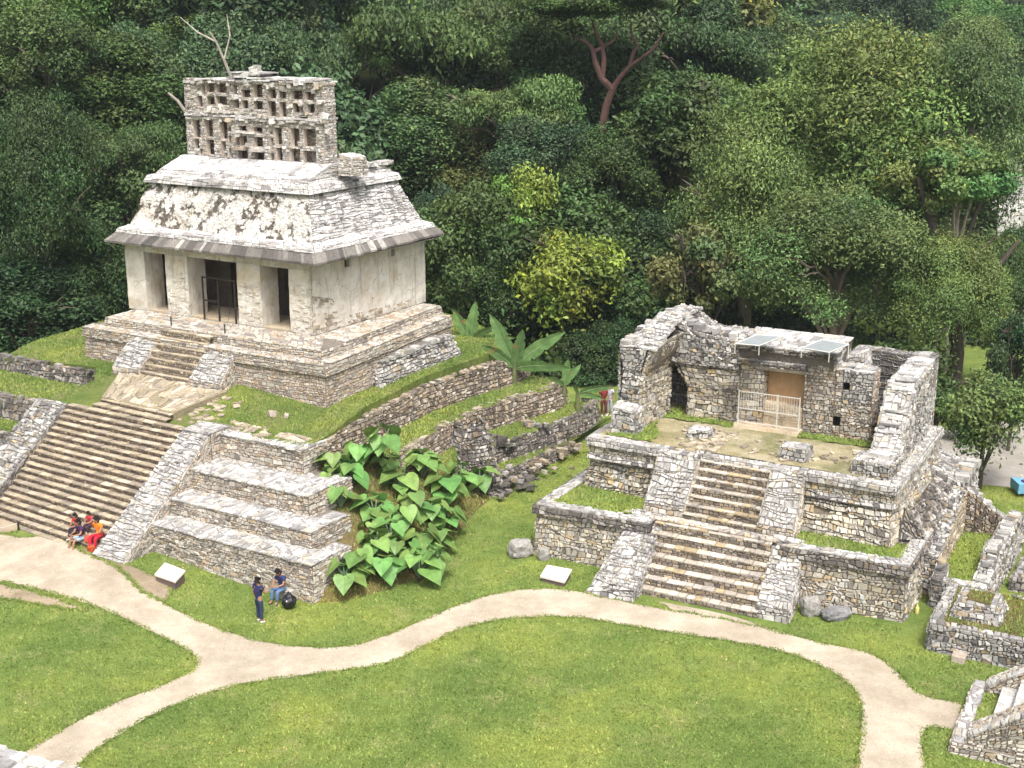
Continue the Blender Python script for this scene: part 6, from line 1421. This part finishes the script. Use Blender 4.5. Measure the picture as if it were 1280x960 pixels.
# (photo column, row of the plant's foot, height z there, leaves, size)
TAR = [(478,566,3.75,2,.85,.85,'tallest single-stalked'),(418,590,3.2,4,.75,.6,'topmost left'),(425,628,2.6,4,.65,.6,'small left-hand'),(452,575,3.4,4,.8,.7,'broad upper'),(500,610,2.7,5,1.0,.8,'dense upper-middle'),
       (528,590,2.4,4,.9,.9,'wide upper-right'),(468,640,2.2,4,.8,.75,'middle'),(560,620,1.7,4,.9,.9,'right-hand upper'),(505,660,1.7,4,.9,.75,'leafy central'),(556,650,1.2,5,.85,.75,'right-edge'),
       (470,690,1.3,3,.75,.7,'lower middle'),(530,690,.7,4,.9,.8,'lower right'),(550,682,.75,3,.7,.7,'low right-edge'),(524,722,.15,4,.95,.8,'lowest right, dark-stalked'),(500,700,.7,3,.8,.7,'lower centre'),
       (452,715,.55,5,.9,.75,'large lower left'),(432,728,.25,4,.8,.7,'lowest left, against the wall end'),(480,715,.4,2,.7,.7,'isolated low'),(600,608,.35,2,.8,.8,'far right, by the rubble'),(440,600,3.0,4,.7,.65,'second from the top left'),(486,590,3,3,.7,.6,'small upper-middle'),(515,635,2,3,.75,.6,'small central'),(540,650,1.4,3,.8,.6,'small right-of-centre'),(575,600,1.5,3,.8,.65,'upper right-edge'),
       (488,672,1.4,3,.75,.6,'small lower-central'),(512,700,.6,3,.7,.6,'small one left of the dark-stalked'),(540,712,.4,2,.8,.6,'small one right of the dark-stalked'),(465,668,1.8,2,.6,.55,'smallest middle'),(415,600,3.0,2,.6,.5,'half-hidden top left')]
def slope_at(x, y): 
    return None
def bed_foot(px, py):
    """where the sight line meets the planted slope"""
    o = bpy.data.objects['planted_slope']; a = Vector((0, 0, CH)); b = at(px, py, -2.); ok, loc_, n_, i_ = o.ray_cast(a, (b-a).normalized())
    return loc_ if ok else None
bpy.context.view_layer.update()
for k, (x, y, z, n, h, L, lab) in enumerate(TAR):
    q = bed_foot(x, y+6) or at(x, y, z)
    taro(Vector(q), n+5, h, L, lab+' heart-leaved plant on the slope beside the stepped base', 300+k)
def banana(p, L, specs, label, seed):
    t = empty('banana_plant', p, label, 'plant', 'banana plants behind the mound'); r = random.Random(seed)
    mb = MB(seed); mb.tube([p-Vector((0, 0, .8)), p+Vector((0, 0, .5))], [.16, .10], (.18,.20,.09), 8); mb.build('stalk', M['plant'], t)
    for k, (dx, dz, ln, dr) in enumerate(specs):
        mb = MB(seed+k); n = 12; d = Vector((dx, r.uniform(-.35, .1), dz)).normalized(); g = r.uniform(.85, 1.15); P_ = []
        side = d.cross(Vector((0, 1, .25))).normalized()
        for i in range(n+1):
            s = i/n; P_.append(p+Vector((0, 0, .4))+d*(ln*s)+Vector((dx*.25, 0, -dr))*(ln*s*s))
        w_ = [ln*.13*min(1, (i/n)*4+.08)*(1-max(0, (i/n-.55)/.45)**2*.92) for i in range(n+1)]
        for i in range(n):
            for s_ in (1, -1):
                a, b = P_[i], P_[i+1]; up_ = Vector((0, -.05, .0)); e0, e1 = a+side*w_[i]*s_+up_, b+side*w_[i+1]*s_+up_
                c = (.17*g, .29*g, .10*g) if s_ > 0 else (.14*g, .25*g, .085*g)
                if i > 2 and r.random() < .3: e1 = e1.lerp(b, r.uniform(.2, .6))      # torn edge
                if r.random() < .06: c = (.28, .22, .09)
                if i < n-1 or 1: mb.f([a, b, e1, e0] if s_ > 0 else [b, a, e0, e1], c)
        mb.tube(P_, [.03*(1-i/n)+.006 for i in range(n+1)], (.24,.34,.16), 5, cap=False)
        mb.build('leaf', M['plant'], t)
banana(at(588, 440, 4.0), 2, [(-.9,.7,2.0,.25),(-.35,1,2.2,.05),(.1,1,2.5,.02),(.5,.8,2.0,.3),(.9,.5,2.2,.3),(-1,.2,1.8,.3),(.7,1,1.6,.1)], 'banana clump with upright leaves right behind the temple platform', 500)
banana(at(643, 470, 3.6), 2, [(-.35,1,3.0,.0),(.15,1,2.4,.02),(.8,.9,3.0,.1),(1,.35,2.6,.25),(-.7,.9,2.2,.15)], 'largest banana plant with long arching leaves beside the upper curved wall', 520)
banana(at(705, 492, 2.6), 2, [(.1,1,1.6,.05),(.5,1,1.5,.1),(-.6,.7,1.2,.2)], 'small banana plant at the head of the second curved wall', 540)
banana(at(722, 502, 2.2), 2, [(1,.45,1.7,.15),(.9,.1,1.2,.3),(-.2,.8,.8,.2)], 'lowest banana plant with one leaf pointing right over the lane', 560)
# moss and weeds rooted on the temple roof
rs = np.random.RandomState(12); W_ = []
for (u0, v0, s_, n_) in ((-9.6,13.6,.5,260),(-9.4,15.6,.6,380),(-9.9,17.5,.5,160),(-19.9,12.0,.25,60),(-17.0,11.9,.22,60)):
    for i in range(n_):
        du, dv = rs.normal(0, s_*.5, 2); zz = 11.5+abs(rs.normal(0, .35)); q = SF(u0+du*.15-(zz-11.4)*.5, v0+dv, zz) if u0 > -12 else SF(u0+du, v0+.45*(zz-11.4)-.1, zz)
        W_.append(tuple(q))
W_ = np.array(W_); V = leaves(rs, W_, np.tile([.5, -.5, .6], (len(W_), 1)), .16, .4, .2, .6)
o = bpy.data.objects.new('roof_weeds', np_mesh('roof_weeds', V, 4, np.array([.13,.15,.045])*rs.uniform(.5, 1.3, (len(W_), 1)), M['leaf_mid'])); COL.objects.link(o); tag(o, 'small weeds and moss growing on the sloping temple roof', 'weeds', kind='stuff')
# ---------------------------------------------------------------- people
def skin_obj(name, verts, edges, radii, parent, m, col, sub=2, root=0, extra=None):
    """continuous body surface grown over a skeleton, with optional extra faces (fingers, face) in the same mesh"""
    me = bpy.data.meshes.new(name); me.from_pydata([tuple(v) for v in verts], edges, []); o = bpy.data.objects.new(name, me); COL.objects.link(o)
    o.modifiers.new('s', 'SKIN'); mm = o.modifiers.new('b', 'SUBSURF'); mm.levels = sub; mm.render_levels = sub
    for i, r_ in enumerate(radii):
        rr = r_ if isinstance(r_, tuple) else (r_, r_); me.skin_vertices[0].data[i].radius = rr; me.skin_vertices[0].data[i].use_root = (i == root)
    bpy.context.view_layer.update(); dg = bpy.context.evaluated_depsgraph_get(); nme = bpy.data.meshes.new_from_object(o.evaluated_get(dg)); bpy.data.objects.remove(o)
    V = [tuple(v.co) for v in nme.vertices]; F = [tuple(p.vertices) for p in nme.polygons]; C = [col(Vector(nme.polygons[i].center)) if callable(col) else col for i in range(len(F))]
    mb = MB(1); mb.V, mb.F, mb.C = V, F, C
    if extra:
        for pts, rad, c_, n_ in extra: mb.tube(pts, rad, c_, n_)
    o = mb.build(name, m, None, smooth=True); o.parent = parent; return o
def person(loc, facing, J, label, skin, hair, garments, group=None, hairlong=False, feet=(.8,.8,.8), s=1.0):
    """J: joints in metres, local frame (x right, y forward, z up) from the ground point below the pelvis"""
    t = empty('person', loc, label, 'person', group, rz=facing); t.scale = (s, s, s)
    J = {k: Vector(v) for k, v in J.items()}
    names = ['pelvis','waist','chest','neck','head','crown','shR','elR','wrR','haR','shL','elL','wrL','haL','hipR','knR','anR','toR','hipL','knL','anL','toL']
    E_ = [('pelvis','waist'),('waist','chest'),('chest','neck'),('neck','head'),('head','crown'),('chest','shR'),('shR','elR'),('elR','wrR'),('wrR','haR'),('chest','shL'),('shL','elL'),('elL','wrL'),('wrL','haL'),
          ('pelvis','hipR'),('hipR','knR'),('knR','anR'),('anR','toR'),('pelvis','hipL'),('hipL','knL'),('knL','anL'),('anL','toL')]
    Rd = {'pelvis':(.13,.11),'waist':(.12,.10),'chest':(.14,.11),'neck':.055,'head':(.085,.10),'crown':(.075,.085),'sh':.06,'el':.042,'wr':.027,'ha':(.036,.018),'hip':.088,'kn':.058,'an':.040,'to':(.042,.028)}
    rad = [Rd.get(n_, Rd.get(n_[:-1])) for n_ in names]; ix = {n_: i for i, n_ in enumerate(names)}
    extra = []
    for S_ in 'RL':     # five fingers rooted in the palm
        ha, wr = J['ha'+S_], J['wr'+S_]; d = (ha-wr).normalized(); sd_ = d.cross(Vector((0, 0, 1))); sd_ = sd_.normalized() if sd_.length > .1 else Vector((1, 0, 0)); up_ = sd_.cross(d)
        for k, ln in enumerate((.065, .075, .07, .055)):
            b = ha+sd_*(.024-.016*k); extra.append(([b-d*.02, b+d*ln*.5-up_*.006, b+d*ln*.85-up_*.03], [.0095, .008, .006], skin, 5))
        b = wr.lerp(ha, .5)+sd_*.03; extra.append(([b, b+sd_*.025+d*.03, b+sd_*.03+d*.06], [.011, .009, .007], skin, 5))
    h, c = J['head'], J['crown']; up_ = (c-h).normalized(); fw = Vector((0, 1, 0)); fw = (fw-up_*fw.dot(up_)).normalized(); rt = fw.cross(up_)
    m_ = h.lerp(c, .35)
    extra.append(([m_+fw*.08+up_*.02, m_+fw*.115-up_*.02], [.010, .018], skin, 6))                   # nose
    for s_ in (-1, 1):
        extra.append(([m_+fw*.088+rt*.033*s_+up_*.022, m_+fw*.097+rt*.033*s_+up_*.022], [.008, .006], (.03,.02,.015), 6))   # eyes
        extra.append(([m_+rt*.083*s_-up_*.02, m_+rt*.09*s_+up_*.03], [.016, .020], skin, 6))    # ears
    extra.append(([m_+fw*.093-rt*.025-up_*.055, m_+fw*.099-up_*.058, m_+fw*.093+rt*.025-up_*.055], [.006, .009, .006], (.30,.10,.08), 6))   # mouth
    skin_obj('body', [J[n_] for n_ in names], [(ix[a], ix[b]) for a, b in E_], rad, t, M['cloth'], skin, 2, 0, extra)
    def gar(name, chain, col, grow=.02):
        nn = []; 
        for a, b, fa, fb in chain: nn += [(a, b, fa, fb)]
        V = []; Rr = []; Ee = []; idm = {}
        def vid(a, b, f_):
            p = J[a].lerp(J[b], f_); key = tuple(round(q, 4) for q in p)
            if key not in idm:
                ra, rb_ = Rd.get(a, Rd.get(a[:-1])), Rd.get(b, Rd.get(b[:-1])); ra = ra if isinstance(ra, tuple) else (ra, ra); rb_ = rb_ if isinstance(rb_, tuple) else (rb_, rb_)
                idm[key] = len(V); V.append(p); Rr.append(tuple(ra[q]*(1-f_)+rb_[q]*f_+grow for q in (0, 1)))
            return idm[key]
        for a, b, fa, fb in nn: Ee.append((vid(a, b, fa), vid(a, b, fb)))
        skin_obj(name, V, Ee, Rr, t, M['cloth'], col, 2, 0)
    for g_ in garments:
        nme, kind, col = g_[:3]; f_ = g_[3] if len(g_) > 3 else .55
        if nme in ('shirt', 'jacket', 'dress'): gar(nme, [('waist','chest',0,1),('pelvis','waist',0,1),('pelvis','hipR',0,.45),('pelvis','hipL',0,.45),('chest','neck',0,.75),('chest','shR',0,1),('chest','shL',0,1),('shR','elR',0,f_),('shL','elL',0,f_)]+([('elR','wrR',0,.85),('elL','wrL',0,.85)] if kind == 'long' else []), col)
        else: gar(nme, [('pelvis','waist',0,.6),('pelvis','hipR',0,1),('pelvis','hipL',0,1),('hipR','knR',0,1 if kind == 'long' else f_),('hipL','knL',0,1 if kind == 'long' else f_)]+([('knR','anR',0,.93),('knL','anL',0,.93)] if kind == 'long' else []), col, .022)
    # hair cap
    V = [h+up_*.07-fw*.03, c+up_*.012-fw*.01, h-fw*.055+up_*.0]; Ee = [(0, 1), (0, 2)]; Rr = [(.098,.10), (.078,.085), (.075,.075)]
    if hairlong: V.append(h-fw*.08-up_*.17); Ee.append((2, 3)); Rr.append((.06,.05))
    skin_obj('hair', V, Ee, Rr, t, M['cloth'], hair, 2, 0)
    for S_ in 'RL':
        a, b = J['an'+S_], J['to'+S_]; d = (b-a); d.z = 0; d.normalize(); q = Vector((a.x, a.y, min(a.z, b.z)))
        skin_obj('shoe', [q-d*.04-Vector((0,0,.015)), q+d*.09-Vector((0,0,.03)), q+d*.17-Vector((0,0,.035))], [(0,1),(1,2)], [(.048,.045),(.05,.035),(.042,.028)], t, M['cloth'], feet, 2, 1)
    return t
stand = dict(pelvis=(0,0,.92), waist=(0,0,1.10), chest=(0,0,1.36), neck=(0,.0,1.50), head=(0,.02,1.58), crown=(0,.02,1.70), shR=(.185,0,1.42), elR=(.25,-.03,1.13), wrR=(.24,.05,.90), haR=(.235,.07,.83),
    shL=(-.185,0,1.42), elL=(-.25,-.03,1.13), wrL=(-.24,.06,.90), haL=(-.235,.08,.83), hipR=(.09,0,.88), knR=(.10,.03,.48), anR=(.10,-.01,.08), toR=(.11,.14,.04), hipL=(-.09,0,.88), knL=(-.12,.06,.48), anL=(-.13,.04,.08), toL=(-.15,.18,.04))
sit = dict(pelvis=(0,0,.12), waist=(0,.02,.30), chest=(0,.07,.55), neck=(0,.11,.69), head=(0,.14,.77), crown=(0,.16,.89), shR=(.18,.07,.61), elR=(.22,.22,.36), wrR=(.10,.42,.36), haR=(.06,.48,.36),
    shL=(-.18,.07,.61), elL=(-.22,.20,.36), wrL=(-.10,.42,.34), haL=(-.05,.48,.34), hipR=(.09,.03,.11), knR=(.13,.44,.16), anR=(.12,.50,-.27), toR=(.13,.64,-.31), hipL=(-.09,.03,.11), knL=(-.13,.44,.14), anL=(-.11,.46,-.29), toL=(-.12,.60,-.33))
def mod(d, **k): q = dict(d); q.update(k); return q
FS = math.radians(180-30.8)      # facing down the great stair (local +y turned to -v)
navy, jean, SK, BLK = (.025,.03,.10), (.03,.045,.09), (.33,.18,.11), (.012,.010,.010)
q = SF(-.72, -2.2); q.z = 0
person(q, math.radians(-40), mod(stand, elR=(.24,.12,1.15), wrR=(.14,.30,1.22), haR=(.11,.36,1.27)), 'man in navy polo shirt and dark jeans standing with his back turned on the lawn', SK, BLK, [('shirt','short',navy), ('trousers','long',jean)], feet=(.7,.7,.7))
q = SF(-1.25, -.28); q.z = .42
mb = MB(600); mb.box(SF(-1.2,-.12,.2), .7, .35, .4, (.45,.42,.38), fr=SF, jit=.03); tag(mb.build('seat_stone', M['stone']), 'small stone block serving as a seat against the lowest terrace wall', 'stone block')
person(q-Vector((0,0,.05)), FS, mod(sit, head=(.02,.17,.75), crown=(.03,.22,.86)), 'man in navy polo shirt and blue jeans seated at the wall looking down', SK, BLK, [('shirt','short',navy), ('trousers','long',(.10,.17,.30))], feet=(.05,.05,.06))
# black bag beside him
import bmesh
bm = bmesh.new(); bmesh.ops.create_icosphere(bm, subdivisions=4, radius=1)
for v_ in bm.verts:
    c = v_.co.copy(); k = 1+.16*noise.noise(c*2.3)+.07*noise.noise(c*6); w_ = 1 if c.z < .3 else max(.25, 1-(c.z-.3)*1.05)
    v_.co = Vector((c.x*.27*k*w_, c.y*.24*k*w_, (c.z+.9)*.30*k*(1.15 if c.z > .6 else 1)))
me = bpy.data.meshes.new('bin_bag'); bm.to_mesh(me); bm.free(); me.polygons.foreach_set('use_smooth', [True]*len(me.polygons)); M['plastic'] = simple('black plastic', (.012,.012,.014), .22, 0, .1)
o = bpy.data.objects.new('rubbish_bag', me); COL.objects.link(o); me.materials.append(M['plastic']); o.location = SF(-.55, -.75, 0); tag(o, 'knotted black plastic rubbish bag on the grass beside the seated man', 'bag')
mb = MB(601); mb.hexa([SF(-1.45,-.62,.1),SF(-1.2,-.62,.1),SF(-1.2,-.5,.1),SF(-1.45,-.5,.1)],[SF(-1.42,-.6,.42),SF(-1.22,-.6,.42),SF(-1.22,-.52,.42),SF(-1.42,-.52,.42)],(.02,.02,.025)) if False else None
# family on the lowest steps; tread i has top z=.22+.205*(i+1) and starts at v=vs+.28*i
def step_pt(u, i, dv=.12):
    t_ = (u+17.45)/7.45; vs_ = -1.0-.55*t_; return SF(u, vs_+.28*i+dv, .22+.205*(i+1))
person(step_pt(-11.25, 1), FS-.2, mod(sit, anR=(.14,.62,-.30), toR=(.15,.76,-.34), anL=(-.16,.58,-.30), toL=(-.18,.72,-.34)), 'woman in dark purple top and pale denim shorts sitting on the lowest steps', SK, BLK, [('jacket','long',(.05,.02,.07)), ('shorts','short',(.30,.42,.52),.85)], hairlong=True, feet=(.75,.70,.80))
person(step_pt(-11.85, 2), FS, mod(sit), 'child in red jacket and dark trousers sitting left of the woman in purple', SK, BLK, [('jacket','long',(.55,.03,.03)), ('trousers','long',(.03,.03,.05))], s=.82, feet=(.8,.8,.8))
person(step_pt(-11.35, 3), FS+.2, mod(sit), 'small child in red half hidden behind the woman in purple', SK, BLK, [('jacket','short',(.45,.04,.05)), ('trousers','long',(.05,.03,.05))], s=.7, feet=(.3,.1,.1))
person(step_pt(-10.45, 2), FS+.15, mod(sit, elR=(.24,.10,.42), wrR=(.16,.22,.60), haR=(.12,.26,.66)), 'woman in orange top and red trousers sitting on the steps by the balustrade', SK, BLK, [('shirt','long',(.75,.20,.02)), ('trousers','long',(.50,.015,.04))], hairlong=True, feet=(.25,.05,.05))
mb = MB(610); c = step_pt(-10.85, 1, .1)+Vector((0,0,.13)); mb.box(c, .28, .18, .26, (.60,.10,.06), fr=SF, jit=.04); mb.tube([c+Vector((-.1,0,.12)), c+Vector((0,0,.24)), c+Vector((.1,0,.12))], .012, (.5,.08,.05), 5); tag(mb.build('shoulder_bag', M['cloth']), 'red-orange shoulder bag between the two seated women', 'bag')
mb = MB(611); c = step_pt(-10.35, 0, .12)+Vector((0,0,.12)); mb.box(c, .26, .18, .24, (.55,.10,.03), fr=SF, jit=.04); mb.tube([c+Vector((-.08,0,.1)), c+Vector((0,0,.2)), c+Vector((.08,0,.1))], .012, (.4,.08,.03), 5); tag(mb.build('shoulder_bag', M['cloth']), 'orange bag on the step at the feet of the woman in orange', 'bag')
# two visitors far down the lane
person(at(754, 519, 0), math.radians(200), stand, 'distant person in red in the shadow at the end of the grass lane', (.3,.18,.12), BLK, [('shirt','long',(.20,.03,.03)), ('trousers','long',(.12,.03,.03))])
person(at(762, 518, 0), math.radians(150), stand, 'distant person in white at the end of the grass lane', (.3,.18,.12), BLK, [('shirt','long',(.42,.42,.46)), ('trousers','long',(.34,.34,.40))])
# rope post at the foot of the great stair
p = at(23.5, 664, .35); t = empty('rope_post', p, 'short dark post with a rope at the foot of the great stair, far left', 'post')
mb = MB(620); mb.tube([p-Vector((0,0,.2)), p+Vector((0,0,.42))], [.05,.045], (.05,.04,.035), 8); mb.build('post', M['metal_dark'], t)
mb = MB(621); a, b = p+Vector((0,0,.38)), at(-60, 668, .6); mb.tube([a.lerp(b, k/8)-Vector((0,0,.12*math.sin(math.pi*k/8))) for k in range(9)], .014, (.5,.47,.4), 5); mb.build('rope', M['cloth'], t)
# yellow bucket-like marker in the alley
p = at(1146, 767, 0); mb = MB(630); mb.tube([p, p+Vector((0,0,.10)), p+Vector((0,0,.24)), p+Vector((0,0,.30)), p+Vector((0,0,.36))], [.06,.075,.07,.035,.03], (.75,.62,.22), 12); tag(mb.build('plastic_bottle', M['cloth']), 'small pale yellow container in the narrow gap beside the lower terrace', 'container')
# vendor's cloth and goods in the yard, with two people
a = at(1275, 606, .45); t = empty('vendor_table', Vector((a.x+.6, a.y, 0)), 'low table under a light blue cloth with goods beneath the trees, right edge', 'table')
mb = MB(640); o_ = Vector((a.x+.7, a.y, 0)); mb.box(o_+Vector((0,0,.62)), 1.9, 1.0, .05, (.16,.36,.52)); mb.box(o_+Vector((0,-.5,.42)), 1.9, .03, .42, (.15,.34,.50), jit=.02); mb.box(o_+Vector((-.94,0,.42)), .03, 1.0, .42, (.15,.34,.50), jit=.02); mb.build('cloth', M['cloth'], t)
for k, (dx, dy) in enumerate(((-.85,-.42),(.85,-.42),(.85,.42),(-.85,.42))): mb = MB(641+k); mb.tube([o_+Vector((dx,dy,0)), o_+Vector((dx,dy,.6))], .025, (.2,.15,.1), 6); mb.build('leg', M['cloth'], t)
mb = MB(646); r = mb.r
for i in range(14): mb.box(o_+Vector((r.uniform(-.8,.8), r.uniform(-.4,.4), .70)), .12, .1, r.uniform(.06,.16), r.choice([(.4,.03,.05),(.3,.25,.05),(.5,.45,.4),(.05,.05,.2)]), jit=.02, az=r.uniform(0,3))
tag(mb.build('craft_goods', M['cloth']), 'small coloured craft goods spread on the blue cloth', 'goods')
person(Vector((a.x+1.0, a.y+1.2, 0)), math.radians(170), stand, 'vendor in dark red standing behind the blue cloth table at the right edge', SK, BLK, [('shirt','short',(.35,.03,.06)), ('trousers','long',(.03,.03,.05))])
